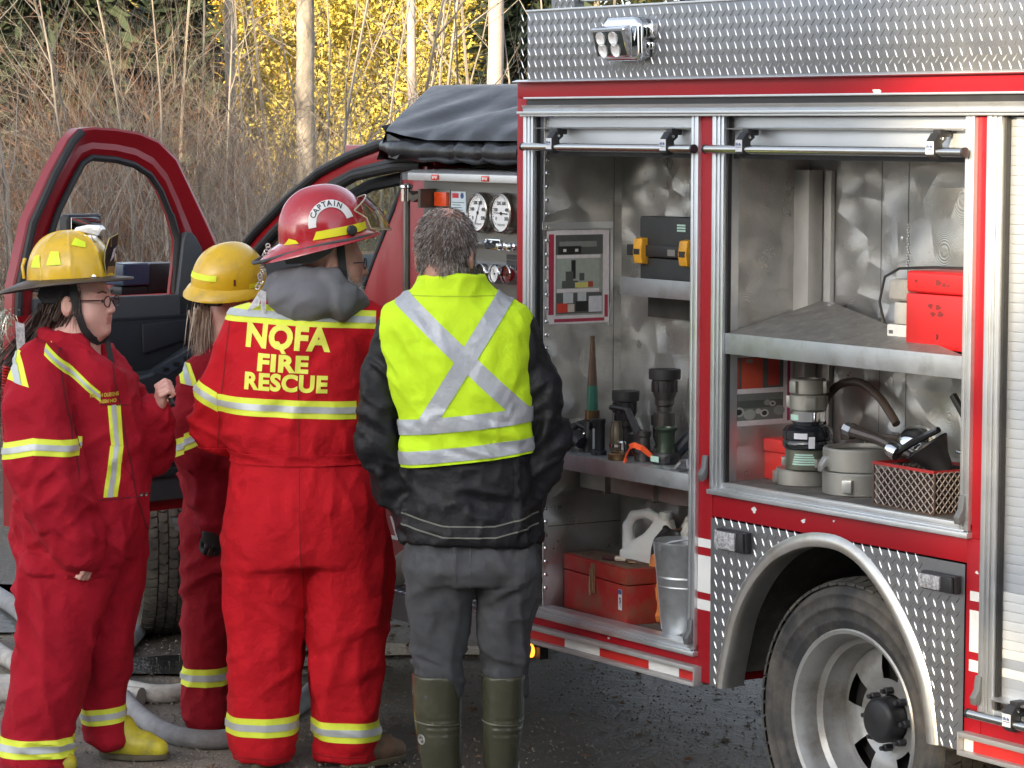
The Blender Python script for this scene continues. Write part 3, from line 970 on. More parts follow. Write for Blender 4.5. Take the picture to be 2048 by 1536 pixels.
ARCH = [(.534, .43), (.527, .47), (.508, .539), (.475, .642), (.432, .718), (.373, .79), (.297, .853), (.23, .888), (.164, .912), (.083, .927), (-.013, .926), (-.108, .896), (-.203, .829), (-.296, .731), (-.366, .622), (-.397, .527), (-.416, .43)]
def fender():
    global ARCH
    P = [np.array(ARCH[0])] + [np.array(p) for p in ARCH] + [np.array(ARCH[-1])]
    sm = []
    for i in range(1, len(P) - 2):
        for k in range(4):
            t = k / 4
            sm.append(tuple(.5 * (2 * P[i] + (P[i + 1] - P[i - 1]) * t + (2 * P[i - 1] - 5 * P[i] + 4 * P[i + 1] - P[i + 2]) * t * t + (3 * P[i] - P[i - 1] - 3 * P[i + 1] + P[i + 2]) * t ** 3)))
    ARCH = sm + [ARCH[-1]]
    f = MB()
    A = ARCH
    n = len(A)
    # plate as a strip between the arch and its outer outline
    out = []
    for (x, z) in A:
        if x > .5 and z < .6: out.append((.588, z))
        elif x < -.36 and z < .6: out.append((-.534, z))
        else:
            d = Vector((x - .055, z - .42)); t = min((.9365 - .42) / max(d.y, 1e-6), ((.588 if d.x > 0 else -.534) - .055) / (d.x if abs(d.x) > 1e-6 else 1e-6))
            out.append((.055 + d.x * t, .42 + d.y * t))
    rows = []
    for y in (.004,):
        f.add([(x, y, z) for x, z in A] + [(x, y, z) for x, z in out], [(i, i + 1, n + i + 1, n + i) for i in range(n - 1)])
    for c, i in (((.588, .9365), None), ((-.534, .9365), None)):
        near = sorted(range(n), key=lambda q: (out[q][0] - c[0]) ** 2 + (out[q][1] - c[1]) ** 2)
        a = max(q for q in range(n) if abs(out[q][0] - c[0]) < 1e-6) if c[0] > 0 else min(q for q in range(n) if abs(out[q][0] - c[0]) < 1e-6)
        b = a + 1 if c[0] > 0 else a - 1
        f.add([(out[a][0], .004, out[a][1]), (c[0], .004, c[1]), (out[b][0], .004, out[b][1])], [(0, 1, 2)])
    p = f.build('fender_plate', DIA, TRUCK)
    def inside(x, z):
        if not (-.526 < x < .58 and .437 < z < .932): return False
        if .52 < x and z < .5 : return True
        for (xa, za), (xb, zb) in zip(A[:-1], A[1:]):
            if min(xa, xb) - .001 <= x <= max(xa, xb) + .001:
                t = (x - xa) / (xb - xa) if abs(xb - xa) > 1e-6 else .5
                if z < za + (zb - za) * t + .014: return False
                return True
        return True
    def ok(x, z):
        if 0.38 < x < .54 and .842 < z < .922: return False
        if -.53 < x < -.375 and .842 < z < .932: return False
        return inside(x, z)
    lugs(ok, -.534, .588, .43, .94, .004, p)
    # rolled lip round the arch
    l = MB()
    V, F = [], []
    prof = [(-.014, .0045), (-.006, .012), (.012, .016), (.026, .012), (.029, .004), (.029, -.02), (.022, -.075)]
    cx, cz = .055, .46
    for (x, z) in A:
        d = Vector((x - cx, z - cz)); d.normalize()
        for (w, y) in prof:
            V.append((x - d.x * (w - .010), y, z - d.y * (w - .010) if z > .435 else z))
    k = len(prof)
    for i in range(n - 1):
        for j in range(k - 1):
            F.append((i * k + j, i * k + j + 1, (i + 1) * k + j + 1, (i + 1) * k + j))
    l.add(V, F)
    l.build('arch_lip', mat('bright arch trim', (.66, .65, .62), rough=.3, metal=.85, var=.05, dirt=((.45, .38, .28), .5, 4)), p, smooth=50)
fender()
# wheel well
w = MB()
V, F = [], []
A2 = [(x * 1.06 + .0, z + .03) for x, z in ARCH]
w.add([(x, -.076, z) for x, z in A2] + [(x, -.95, z) for x, z in A2], [(i, i + 1, len(A2) + i + 1, len(A2) + i) for i in range(len(A2) - 1)])
w.box((.62, -.95, .43), (-.58, -.955, .99)).box((.655, -.95, .43), (.645, -.345, .99)).box((-.595, -.95, .43), (-.585, -.345, .99))
w.build('wheel_well', LINER, TRUCK)
# side marker lamps on the fender
def marker(x0, x1, z0, z1, xe):
    h = MB().box((x0 + .006, .004, z0 - .006), (xe, .026, z1 + .006)).box((x1, .026, z0 - .004), (xe + .004, .036, z1 + .003)).build('marker_lamp', BLACK, TRUCK, bevel=.005)
    MB().box((x0, .0265, z0), (x1, .040, z1)).build('lamp_lens', mat('clear ribbed lens', (.46, .46, .47), rough=.15, metal=.35, var=.5, vs=110, bump=.004, bs=120), h, bevel=.003)
marker(.527, .430, .856, .908, .392)
marker(-.386, -.470, .860, .898, -.520)
# amber lamp glowing under the skirt
al = MB().lathe([(.0, .026), (.014, .024), (.021, .014), (.023, 0)], (1.555, .004, .388), (0, 1, 0), 16).build('amber_lamp', mat('lit amber lens', (.75, .16, .01), rough=.25, emit=((1.0, .28, .02), 1.1), var=.1, bump=.003, bs=160), TRUCK)
MB().box((1.54, -.03, .365), (1.505, .002, .404)).lathe([(.027, -.004), (.027, .004)], (1.555, .0, .388), (0, 1, 0), 16).build('lamp_base', BLACK, al)

# scene light on the tread plate
def scene_light():
    cx, cz = 1.0, 2.366
    h = MB()
    prof = [(-.11, -.055), (-.105, .045), (-.075, .066), (.075, .066), (.105, .045), (.11, -.045), (.085, -.068), (-.085, -.068)]
    h.prism([(cx + a * .95, cz + b) for a, b in prof], 'y', .010, .055)
    o = h.build('scene_light', CHROME, TRUCK, bevel=.012, seg=3)
    rot = Matrix.Rotation(math.radians(-16), 4, 'X')
    f = MB().box((-.088, .0, -.050), (.088, .036, .046)).build('lamp_housing', CHROME, o, bevel=.01, seg=3, xf=Matrix.Translation((cx + .012, .052, cz - .002)) @ rot)
    MB().box((-.074, .034, -.041), (.074, .039, .036)).build('lamp_face', mat('dark lamp face', (.05, .06, .055), rough=.12, metal=.4), o, bevel=.006, xf=Matrix.Translation((cx + .012, .052, cz - .002)) @ rot)
    for a in (-.034, .032):
        for b in (-.022, .014):
            d = MB().lathe([(.021, .0395), (.022, .045), (.015, .042), (.006, .040)], (a, 0, b), (0, 1, 0), 14)
            d.build('led_reflector', mat('bright reflector', (.9, .9, .9), rough=.18, metal=.4, bump=.003, bs=90), o, xf=Matrix.Translation((cx + .012, .052, cz - .002)) @ rot)
    MB().box((cx - .10, .010, cz - .0), (cx - .135, .03, cz + .045)).box((cx - .10, .010, cz - .035), (cx - .122, .02, cz - .012)).build('lamp_ear', CHROME, o, bevel=.008)
scene_light()

# ------------------------------------------------------------------ wheels
def wheel(name, loc, rz, twin=False):
    t = bpy.data.objects.new(name, None); COL.objects.link(t); t.parent = TRUCK; t.location = loc; t.rotation_euler = (0, 0, rz)
    R, rr, wd = .405, .262, .115          # y=0 outer shoulder plane at +; tyre axis along y
    prof = [(rr, .085), (rr + .010, .097), (rr + .016, .101), (.288, .103), (.294, .1075), (.300, .108), (.303, .105), (.330, .110), (.333, .1145), (.340, .1145), (.343, .111), (.368, .111), (.371, .114), (.376, .113), (.392, .100), (.403, .082), (.408, .05), (.409, 0), (.408, -.05), (.403, -.082), (.392, -.100), (.372, -.112), (.30, -.108), (rr, -.085)]
    MB().lathe(prof, (0, 0, 0), (0, 1, 0), 96, cap=False).build('tyre', TYRE, t, smooth=60)
    # tread blocks with zigzag gaps
    b = MB()
    nb = 62
    for k in range(nb):
        for j, (ya, yb, off) in enumerate(((.052, .104, 0), (.012, .046, .5), (-.030, .006, 0), (-.070, -.036, .5), (-.094, -.076, 0))):
            a0 = 2 * PI * (k + off) / nb; da = 2 * PI / nb * .82
            V = []
            for (yy, sh) in ((ya, .0), ((ya + yb) / 2, .018), (yb, .0)):
                r_in = .398; r_out = .4165 - (abs(yy) / .1) ** 4 * .009
                for rad in (r_in, r_out):
                    for aa in (a0 + sh, a0 + da + sh):
                        V.append((rad * math.cos(aa), yy, rad * math.sin(aa)))
            F = []
            for q in (0, 4):
                F += [(q + 2, q + 3, q + 7, q + 6), (q, q + 2, q + 6, q + 4), (q + 1, q + 5, q + 7, q + 3)]
            F += [(0, 1, 3, 2), (8, 10, 11, 9)]
            b.add(V, F)
    tag(b.build('tyre_tread', mat('tread rubber', (.045, .042, .038), rough=.85, var=.3, dirt=((.13, .115, .09), .6, 7)), t, smooth=20), kind='stuff')
    rim = MB()
    if twin:
        rp = [(.270, .092), (.273, .098), (.268, .102), (.258, .098), (.250, .082), (.243, .060), (.240, .030), (.225, .018), (.222, -.02), (.214, -.03), (.212, -.055)]
    else:
        rp = [(.270, .092), (.273, .098), (.268, .102), (.258, .098), (.250, .07), (.24, .05), (.235, .02), (.20, .0), (.17, .045), (.12, .06)]
    rim.lathe(rp, (0, 0, 0), (0, 1, 0), 72, cap=False)
    ro = rim.build('rim', RIM, t, smooth=40)
    # disc with hand holes
    dz = -.055 if twin else .04
    dsc = MB()
    nseg = 96
    rings = [(.2125, dz), (.200, dz + .004), (.185, dz + .012), (.150, dz + .018), (.118, dz + .016), (.105, dz + .006), (.07, dz + .002)]
    V, F = [], []
    for r_, h_ in rings:
        for q in range(nseg):
            a = 2 * PI * q / nseg
            V.append((r_ * math.cos(a), h_, r_ * math.sin(a)))
    for i in range(len(rings) - 1):
        for q in range(nseg):
            hole = i in (2, 3) and (q * 5 / nseg - 20 * 5 / 360 + .21) % 1 < .42
            if not hole:
                F.append((i * nseg + q, i * nseg + (q + 1) % nseg, (i + 1) * nseg + (q + 1) % nseg, (i + 1) * nseg + q))
    dsc.add(V, F)
    dsc.build('wheel_disc', RIM, t, smooth=40)
    MB().lathe([(0, dz - .03), (.20, dz - .03), (.20, dz - .04), (0, dz - .04)], (0, 0, 0), (0, 1, 0), 32).build('brake_drum', DARK, t)
    hub = MB().lathe([(.066, dz), (.066, dz + .05), (.058, dz + .060), (.050, dz + .063), (.0, dz + .065)], (0, 0, 0), (0, 1, 0), 24)
    ho = hub.build('hub', BLACK, t, smooth=40)
    for q in range(8):
        nu = MB()
        a = 2 * PI * q / 8
        nu.lathe([(.011, dz), (.011, dz + .030), (.007, dz + .032), (.007, dz + .044)], (.083 * math.cos(a), 0, .083 * math.sin(a)), (0, 1, 0), 6)
        nu.build('wheel_nut', mat('dark nuts', (.05, .05, .055), rough=.5, metal=.5), ho)
    return t
wheel('wheel', (0, -.155, .405), 0, True)
inn = MB().lathe([(.26, .1), (.37, .11), (.405, .08), (.405, -.08), (.37, -.11), (.26, -.1)], (0, -.42, .405), (0, 1, 0), 48, cap=True).build('inner_tyre', TYRE, TRUCK)
wheel('wheel', (4.575, -.150, .405), math.radians(-20), False)
for x in (0, 4.53):
    MB().lathe([(.26, .1), (.37, .11), (.405, .08), (.405, -.08), (.37, -.11), (.26, -.1)], (x, -2.15, .405), (0, 1, 0), 48).build('far_tyre', TYRE, TRUCK)
    MB().tube([(x, -.25, .405), (x, -2.1, .405)], .06, 12).build('axle', DARK, TRUCK)
k = MB().box((-1.8, -.85, .55), (5.4, -.77, .75)).box((-1.8, -1.6, .55), (5.4, -1.52, .75)).box((.7, -1.4, .4), (2.6, -1.0, .6)).box((3.0, -1.5, .45), (4.0, -.9, .8))
k.build('chassis_rail', DARK, TRUCK)
MB().box((.62, -.94, .33), (.60, -.40, .43)).box((-.60, -.94, .2), (-.615, -.10, .43)).build('mud_flap', RUBBER, TRUCK)
MB().box((1.60, -.36, .425), (.67, -.33, .53)).build('undertray', DARK, TRUCK)

# ------------------------------------------------------------------ pump panel
PP = MB().box((2.33, -.066, .92), (XB + .001, -.060, 1.912)).build('pump_panel', mat('brushed panel', (.20, .20, .195), rough=.36, metal=.8, var=.08, vs=5, stretch=(1, 1, 12), rvar=.06), TRUCK)
MB().box((2.34, -.07, .56), (XB + .001, -.062, .915)).build('lower_panel', RED, TRUCK)
k = MB()
k.prism([(-.30, 1.955), (-.02, 1.949), (.0, 1.9385), (.0, 1.9135), (-.06, 1.913), (-.30, 1.913)], 'x', 2.34, XB + .001)
k.add([(2.34, -.30, 1.955), (2.34, -.02, 1.949), (2.374, .0, 1.9385), (2.374, .0, 1.9135), (2.34, -.06, 1.913), (2.374, -.06, 1.93)], [(0, 1, 2, 5), (2, 3, 4, 5), (0, 5, 4)])
hood = k.build('panel_hood', ALU, TRUCK, bevel=.0008)
for x in (2.157, 1.843):
    a = MB().box((x - .021, .0005, 1.9165), (x + .021, .004, 1.9355)).build('hood_lamp', mat('red lamp lens', (.55, .03, .02), rough=.25, coat=.5), hood, bevel=.002)
    q = MB()
    for i in range(3): q.box((x - .013 + i * .010, .004, 1.921 + .003 * (i % 2)), (x - .007 + i * .010, .0046, 1.930))
    q.build('lamp_mark', WHITE, a)
def gauge(cx, cz, R, face_col, big, ang, y0=-.060):
    g = MB().lathe([(R * 1.10, 0), (R * 1.12, .014), (R * 1.06, .036), (R * .98, .039), (R * .95, .034)], (cx, y0, cz), (0, 1, 0), 40, cap=False).build('gauge', CHROME if not big else mat('gauge bezel', (.42, .40, .36), rough=.2, metal=.95), PP)
    MB().lathe([(R * .955, .0), (R * .955, .030), (0, .0305)], (cx, y0, cz), (0, 1, 0), 36).build('dial', face_col, g)
    n = MB()
    yq = y0 + .0312
    if big:
        for q in range(27):
            a = math.radians(-135 + q * 10.4) + PI / 2
            L_ = .10 if q % 3 else .17
            for rr_ in ((R * .88),):
                dx, dz = math.sin(a - PI / 2), math.cos(a - PI / 2)
                p0 = Vector((cx - dx * rr_, yq, cz + dz * rr_)); p1 = Vector((cx - dx * rr_ * (1 - L_), yq, cz + dz * rr_ * (1 - L_)))
                sx = Vector((dz, 0, dx)) * (R * .014)
                n.add([p0 - sx, p0 + sx, p1 + sx, p1 - sx], [(0, 1, 2, 3)])
        for q, s in enumerate(('0', '100', '200', '300', '400', '500')):
            a = math.radians(-120 + q * 48)
            V, F = text_faces(s, R * .26, .0006)
            n.add([(cx - (math.sin(a) * R * .58) - x, yq, cz + math.cos(a) * R * .58 + z) for x, z in V], F)
        V, F = text_faces('PRESSURE', R * .17)
        n.add([(cx - x, yq, cz - R * .62 + z) for x, z in V], F)
    ca = math.radians(ang)
    d = Vector((-math.sin(ca), 0, math.cos(ca))); sx = Vector((d.z, 0, -d.x)) * R * .035
    c = Vector((cx, yq + .0012, cz))
    n.add([c - d * R * .62 - sx, c - d * R * .62 + sx, c + d * R * .78 + sx * .4, c + d * R * .78 - sx * .4], [(0, 1, 2, 3)])
    n.lathe([(R * .09, .0312), (R * .09, .034), (0, .0345)], (cx, y0, cz), (0, 1, 0), 12)
    n.build('dial_mark', BLACK, g)
WD = mat('white dial', (.72, .73, .74), rough=.3, var=.02)
gauge(1.935, 1.811, .062, WD, True, 24)
gauge(1.791, 1.812, .062, WD, True, -88)
for cx, fm, an in ((1.998, mat('dark dial', (.03, .03, .03), rough=.2), 30), (1.913, mat('dark dial', (.03, .03, .03), rough=.2), 140), (1.830, WD, 150), (1.757, mat('dark red dial', (.10, .01, .012), rough=.25), 60)):
    gauge(cx, 1.611, .030, fm, False, an)
MB().box((2.246, -.060, 1.820), (2.152, -.056, 1.880)).build('lamp_plate', mat('grey plate', (.25, .25, .24), rough=.4, metal=.6), PP)
MB().box((2.238, -.056, 1.826), (2.160, -.044, 1.874)).build('orange_reflector', mat('orange reflector', (.62, .06, .008), rough=.25, coat=.5, bump=.001, bs=260), PP, bevel=.002)
pl = MB().box((2.148, -.060, 1.770), (2.055, -.0575, 1.878)).build('instruction_plate', mat('pale blue plate', (.50, .60, .66), rough=.4, var=.04), PP)
q = MB()
for i in range(9): q.box((2.142 - .003 * (i % 3), -.0572, 1.842 - i * .0085), (2.064 + .008 * ((i * 7) % 4), -.0568, 1.8395 - i * .0085))
q.build('plate_print', mat('grey print', (.08, .09, .1), rough=.6), pl)
q = MB().box((2.14, -.0572, 1.856), (2.10, -.0568, 1.872)).build('plate_logo', mat('red print', (.5, .03, .05), rough=.5), pl)
MB().lathe([(.010, .0), (.010, .0006)], (2.078, -.0574, 1.864), (0, 1, 0), 16).build('plate_seal', mat('blue print', (.03, .08, .22)), pl)
sw = MB().box((1.930, -.060, 1.690), (1.838, -.054, 1.724)).build('switch_plate', CHROME, PP, bevel=.002)
MB().box((1.925, -.054, 1.694), (1.843, -.050, 1.720)).build('switch_recess', BLACK, sw)
for x in (1.868, 1.902):
    MB().tube([(x, -.050, 1.707), (x - .004, -.036, 1.716)], [.004, .005], 8).build('toggle', CHROME, sw)
MB().box((1.80, -.060, 1.660), (1.70, -.056, 1.676)).box((1.80, -.060, 1.640), (1.70, -.056, 1.657)).build('tally_plate', BLACK, PP)
for x in (1.80, 1.745, 1.985):
    MB().lathe([(.013, 0), (.013, .016), (.008, .020), (.014, .034), (.010, .042), (0, .043)], (x, -.060, 1.703), (0, 1, 0), 14).build('valve_knob', CHROME, PP)
# grab rail on the corner of the panel
g = MB().tube([(2.347, .0, .95), (2.347, .0, 1.888)], .013, 12).build('grab_rail', mat('ribbed rail', (.20, .19, .18), rough=.3, metal=.85), TRUCK)
MB().lathe([(.020, 1.84), (.020, 1.884), (.023, 1.888), (.022, 1.896), (.010, 1.902), (0, 1.903)], (2.347, 0, 0), (0, 0, 1), 16).build('rail_socket', CHROME, g)
MB().prism([(2.33, 1.85), (2.30, 1.838), (2.27, 1.85), (2.262, 1.85), (2.262, 1.87), (2.30, 1.862), (2.33, 1.876)], 'y', -.06, .004).box((2.262, -.06, 1.82), (2.245, .006, 1.885)).build('rail_bracket', mat('bronze bracket', (.10, .085, .07), rough=.4, metal=.7), g)
# running board of tread plate below the panel
rb = MB().box((2.95, -.10, .478), (1.665, .10, .492)).box((2.95, .088, .40), (1.665, .10, .478)).build('running_board', DIA, TRUCK)
b = MB()
for i in range(33):
    for j in range(6):
        cx, cy = 1.69 + i * .0375 + (j % 2) * .019, -.07 + j * .028
        a = .7 if j % 2 else -.7
        ux, uy = math.cos(a) * .013, math.sin(a) * .013
        b.add([(cx - ux, cy - uy, .492), (cx - uy * .3, cy + ux * .3, .492), (cx + ux, cy + uy, .492), (cx + uy * .3, cy - ux * .3, .492), (cx, cy, .4948)], [(0, 1, 4), (1, 2, 4), (2, 3, 4), (3, 0, 4)])
tag(b.build('diamond_tread', LUG, rb), kind='stuff')
lp = MB().box((2.95, -.16, .50), (2.36, -.12, 1.0)).build('rocker_panel', CABRED, TRUCK)
MB().add([(2.66, -.1195, .70), (2.645, -.1195, .70), (2.60, -.1195, .63), (2.62, -.1195, .63)], [(0, 1, 2, 3)]).box((2.66, -.1195, .618), (2.50, -.119, .632)).build('reflective_stripe', WHITE, TRUCK)

# ------------------------------------------------------------------ tarp over the cross-lay hose bed
def tarp():
    nu, nv = 90, 44
    V = []
    for i in range(nu):
        u = i / (nu - 1)
        for j in range(nv):
            v = j / (nv - 1)
            # v: 0 hem .. .55 top edge .. 1 far top
            xl = 2.49 + .50 * min(1, v / .5)
            x = 1.656 + (xl - 1.656) * u
            if v < .5:
                t = v / .5
                y = .0 - .50 * t ** (1.3 - .3 * u)
                z = 2.052 + (2.250 - 2.052) * (t ** (.72 + .22 * u))
                z += (.030 * max(0, (u - .68)) / .32) * (1 - t)
            else:
                t = (v - .5) / .5
                y = -.50 - 1.3 * t; z = 2.250 + .01 * math.sin(t * 3)
            amp = .016 * math.sin(PI * min(1, v / .5)) if v < .5 else .004
            wr = mnoise.noise(Vector((x * 5.5 + z * 3, z * 4 - x * 2.0, 3.1))) * amp * 1.6
            wr += amp * .9 * math.sin((x * 9 + z * 22) + 2.5 * mnoise.noise(Vector((x * 2, z * 3, 0)))) * (1 - u * .5)
            sag = -.035 * math.exp(-((u - .42) / .28) ** 2 - ((v - .33) / .15) ** 2)
            y2 = y + (wr + sag) * .7; z2 = z + (wr + sag) * .7
            if v < .06: y2 += .006 * math.sin(x * 30)
            V.append((x, y2, z2))
    F = [(i * nv + j, (i + 1) * nv + j, (i + 1) * nv + j + 1, i * nv + j + 1) for i in range(nu - 1) for j in range(nv - 1)]
    # slanting front end
    o = len(V)
    for j in range(nv):
        x, y, z = V[(nu - 1) * nv + j]
        V.append((x + .10, y - .02, 1.98)); 
    F += [((nu - 1) * nv + j, o + j, o + j + 1, (nu - 1) * nv + j + 1) for j in range(nv - 1)]
    t = MB(); t.add(V, F)
    ob = t.build('hose_bed_tarp', VINYL, TRUCK, smooth=70)
    # turned-under roll below the hem
    h = MB()
    n = 70; k = 14
    V, F = [], []
    for i in range(n):
        x = 1.656 + (2.56 - 1.656) * i / (n - 1)
        pinch = 1 - .25 * math.exp(-((x - 1.88) / .015) ** 2) - .2 * math.exp(-((x - 2.05) / .012) ** 2)
        sc = 1 - .5 * max(0, (i / (n - 1) - .9) / .1)
        for q in range(k):
            a = 2 * PI * q / k
            ry, rz = .045 * pinch * sc, .040 * pinch * sc
            wv = .003 * math.sin(x * 37 + q)
            V.append((x, -.040 + (ry + wv) * math.cos(a), 2.012 + .016 * (i / (n - 1)) ** 4 + (rz + wv) * math.sin(a)))
    F = [(i * k + q, (i + 1) * k + q, (i + 1) * k + (q + 1) % k, i * k + (q + 1) % k) for i in range(n - 1) for q in range(k)]
    h.add(V, F)
    h.build('tarp_roll', mat('shiny black vinyl', (.016, .017, .020), rough=.28, bump=.002, bs=30), ob, smooth=70)
    # hanging front corner of the tarp
    MB().add([(2.50, -.01, 2.075), (2.62, -.06, 2.10), (2.66, -.3, 2.13), (2.40, .008, 1.985), (2.50, -.02, 1.99), (2.58, -.10, 2.02), (2.36, -.01, 2.04)],
             [(6, 0, 4, 3), (0, 1, 5, 4), (1, 2, 5)]).build('tarp_corner', mat('shiny black vinyl', (.016, .017, .020)), ob)
tarp()
MB().box((2.55, -2.2, 1.2), (XB, -.3, 1.98)).build('pump_house', DARK, TRUCK)

# ------------------------------------------------------------------ cab
OUT = [(3.80, 1.600), (3.63, 1.699), (3.392, 1.820), (3.163, 1.918), (2.941, 1.979), (2.727, 2.022), (2.45, 2.045)]
INN = [(3.686, 1.600), (3.53, 1.690), (3.35, 1.785), (3.03, 1.883), (2.921, 1.915), (2.639, 1.950), (2.45, 1.955)]
CAB = MB()
for y0, y1 in ((-.175, -.125), (-2.02, -1.97)):
    n = len(OUT)
    CAB.add([(x, y0, z) for x, z in OUT] + [(x, y0, z) for x, z in INN] + [(x, y1, z) for x, z in OUT] + [(x, y1, z) for x, z in INN],
            [(i, i + 1, n + i + 1, n + i) for i in range(n - 1)] + [(2 * n + i, 3 * n + i, 3 * n + i + 1, 2 * n + i + 1) for i in range(n - 1)] +
            [(i, 2 * n + i, 2 * n + i + 1, i + 1) for i in range(n - 1)] + [(n + i, n + i + 1, 3 * n + i + 1, 3 * n + i) for i in range(n - 1)])
CAB.box((3.05, -2.0, 1.955), (2.42, -.16, 2.03))
CAB.prism([(2.42, .55), (2.95, .55), (2.96, 1.2), (2.922, 1.43), (2.868, 1.486), (2.779, 1.617), (2.640, 1.800), (2.587, 1.90), (2.587, 1.96), (2.42, 1.96)], 'y', -.20, -.128)
CAB.box((2.42, -2.02, .55), (2.47, -.21, 2.02))
CAB.prism([(3.86, .98), (5.35, .98), (5.35, 1.30), (5.2, 1.42), (3.86, 1.585)], 'y', -2.0, -.15)
CAB.prism([(2.42, .55), (2.95, .55), (2.95, 1.45), (2.42, 1.9)], 'y', -2.02, -1.96)
CAB.box((2.95, -2.02, .55), (3.9, -1.96, 1.45))
CAB.box((3.9, -2.0, .55), (4.05, -.16, .98)).box((5.0, -2.0, .62), (5.35, -.16, .98))
CAB.box((2.95, -.30, .50), (3.95, -.13, .66))
CAB.build('cab', CABRED, TRUCK, bevel=.006, smooth=50)
k = MB()
k.tube([(x, -.122, z + .012) for x, z in OUT], .019, 10)
k.tube([(x, -.130, z + .004) for x, z in INN], .020, 10)
k.build('door_opening_seal', RUBBER, TRUCK)
k = MB()
n = len(OUT)
mid1 = [(.72 * a[0] + .28 * b[0], .72 * a[1] + .28 * b[1]) for a, b in zip(OUT, INN)]
mid2 = [(.45 * a[0] + .55 * b[0], .45 * a[1] + .55 * b[1]) for a, b in zip(OUT, INN)]
k.add([(x, -.1235, z) for x, z in mid2] + [(x, -.121, z) for x, z in INN], [(i, i + 1, n + i + 1, n + i) for i in range(n - 1)])
k.tube([(x, -.20, z - .03) for x, z in INN[1:]], .024, 8)
k.tube([(2.587, -.135, 1.955), (2.60, -.135, 1.88), (2.79, -.135, 1.62), (2.935, -.135, 1.43)], .010, 8)
k.build('pillar_trim', GREYP2, TRUCK)
MB().add([(3.80, -.20, 1.60), (3.80, -1.96, 1.60), (3.02, -1.96, 1.96), (3.02, -.20, 1.96)], [(0, 1, 2, 3)]).build('windshield', GLASS, TRUCK)
MB().add([(3.6, -1.99, 1.46), (2.6, -1.99, 1.46), (2.6, -1.99, 1.93), (3.03, -1.99, 1.88)], [(0, 1, 2, 3)]).build('far_window', GLASS, TRUCK)
k = MB()
k.prism([(3.86, .8), (3.86, 1.57), (3.55, 1.60), (3.38, 1.55), (3.36, 1.38), (3.50, 1.25), (3.55, .8)], 'y', -1.95, -.20)
k.box((3.9, -1.95, .62), (2.48, -.2, .68))
k.box((2.95, -.95, .68), (2.5, -.30, 1.02)).prism([(2.5, 1.0), (2.72, 1.0), (2.62, 1.62), (2.52, 1.62)], 'y', -.95, -.32)
k.box((2.95, -1.9, .68), (2.5, -1.2, 1.02))
k.build('cab_interior', GREYP2, TRUCK, bevel=.02)
MB().box((3.362, -1.9, 1.50), (3.355, -.24, 1.535)).build('dash_strip', mat('grey dash strip', (.16, .18, .19), rough=.4), TRUCK, bevel=.003)
wv = []
q = Matrix.Rotation(math.radians(-62), 4, 'Y')
for i in range(37):
    a = 2 * PI * i / 36
    wv.append(Vector((3.18, -.62, 1.50)) + q @ Vector((.19 * math.cos(a), .19 * math.sin(a), 0)))
sw = MB().tube(wv, .016, 10, cap=False).tube([Vector((3.18, -.62, 1.50)), Vector((3.45, -.62, 1.40))], .03, 8).tube([wv[0], wv[18]], .02, 6)
sw.build('steering_wheel', BLACK, TRUCK)
MB().box((4.02, -.10, .525), (2.96, .07, .555)).box((4.02, -.10, .50), (2.96, .06, .522)).build('cab_step', RUBBER, TRUCK, bevel=.006)
fe = MB()
ap = [(4.53 + .50 * math.cos(a), .405 + .50 * math.sin(a)) for a in np.linspace(.25, PI - .1, 18)]
fe.add([(x, -.13, z) for x, z in ap] + [(x, -.13, 1.0 if z < 1.0 else z) for x, z in [(5.35 if i == 0 else (3.86 if i == 17 else p[0]), 1.05) for i, p in enumerate(ap)]], [(i, i + 1, 18 + i + 1, 18 + i) for i in range(17)])
fe.box((5.35, -.16, 1.04), (3.86, -.13, 1.45))
fe.build('front_fender', CABRED, TRUCK)

# open driver's door, built flat in (s, t, z) and swung out about its hinge
DOOR = bpy.data.objects.new('driver_door', None); COL.objects.link(DOOR); DOOR.parent = TRUCK
DM = Matrix(((-.208, .978, 0, 3.85), (.978, .208, 0, -.05), (0, 0, 1, 0), (0, 0, 0, 1)))
DOOR.matrix_local = DM
# local: x = s from hinge outwards, y = t (positive = outer skin side, away from the camera), z up
OUTL = [(.983, 1.12), (.980, 1.386), (.973, 1.513), (.905, 1.751), (.797, 1.934), (.715, 2.050), (.669, 2.086), (.595, 2.092), (.485, 2.086), (.38, 2.072), (.289, 2.042), (.202, 1.975), (.139, 1.872), (.046, 1.718), (-.026, 1.596), (-.03, 1.42), (-.03, 1.12)]
INL = [(.870, 1.12), (.868, 1.40), (.860, 1.485), (.812, 1.638), (.750, 1.785), (.690, 1.880), (.640, 1.955), (.596, 1.978), (.486, 1.970), (.396, 1.950), (.320, 1.910), (.270, 1.850), (.225, 1.760), (.190, 1.66), (.200, 1.56), (.215, 1.46), (.22, 1.12)]
d = MB()
n = len(OUTL)
mid = [(o[0] * .5 + i[0] * .5, o[1] * .5 + i[1] * .5) for o, i in zip(OUTL, INL)]
rows = [[(x, .045, z) for x, z in OUTL], [(x, -.002, z) for x, z in OUTL], [(.85 * o[0] + .15 * m2[0], -.006, .85 * o[1] + .15 * m2[1]) for o, m2 in zip(OUTL, mid)], [(x, .010, z) for x, z in mid],
        [(.6 * m2[0] + .4 * i[0], .006, .6 * m2[1] + .4 * i[1]) for m2, i in zip(mid, INL)], [(.15 * m2[0] + .85 * i[0], .016, .15 * m2[1] + .85 * i[1]) for m2, i in zip(mid, INL)], [(x, .03, z) for x, z in INL], [(x, .045, z) for x, z in INL], [(x, .045, z) for x, z in OUTL]]
for a, b in zip(rows[:-1], rows[1:]):
    d.strip(a, b)
d.box((.985, -.0, .62), (-.03, .055, 1.125))
d.box((.985, -.03, .62), (.90, -.0005, 1.40))
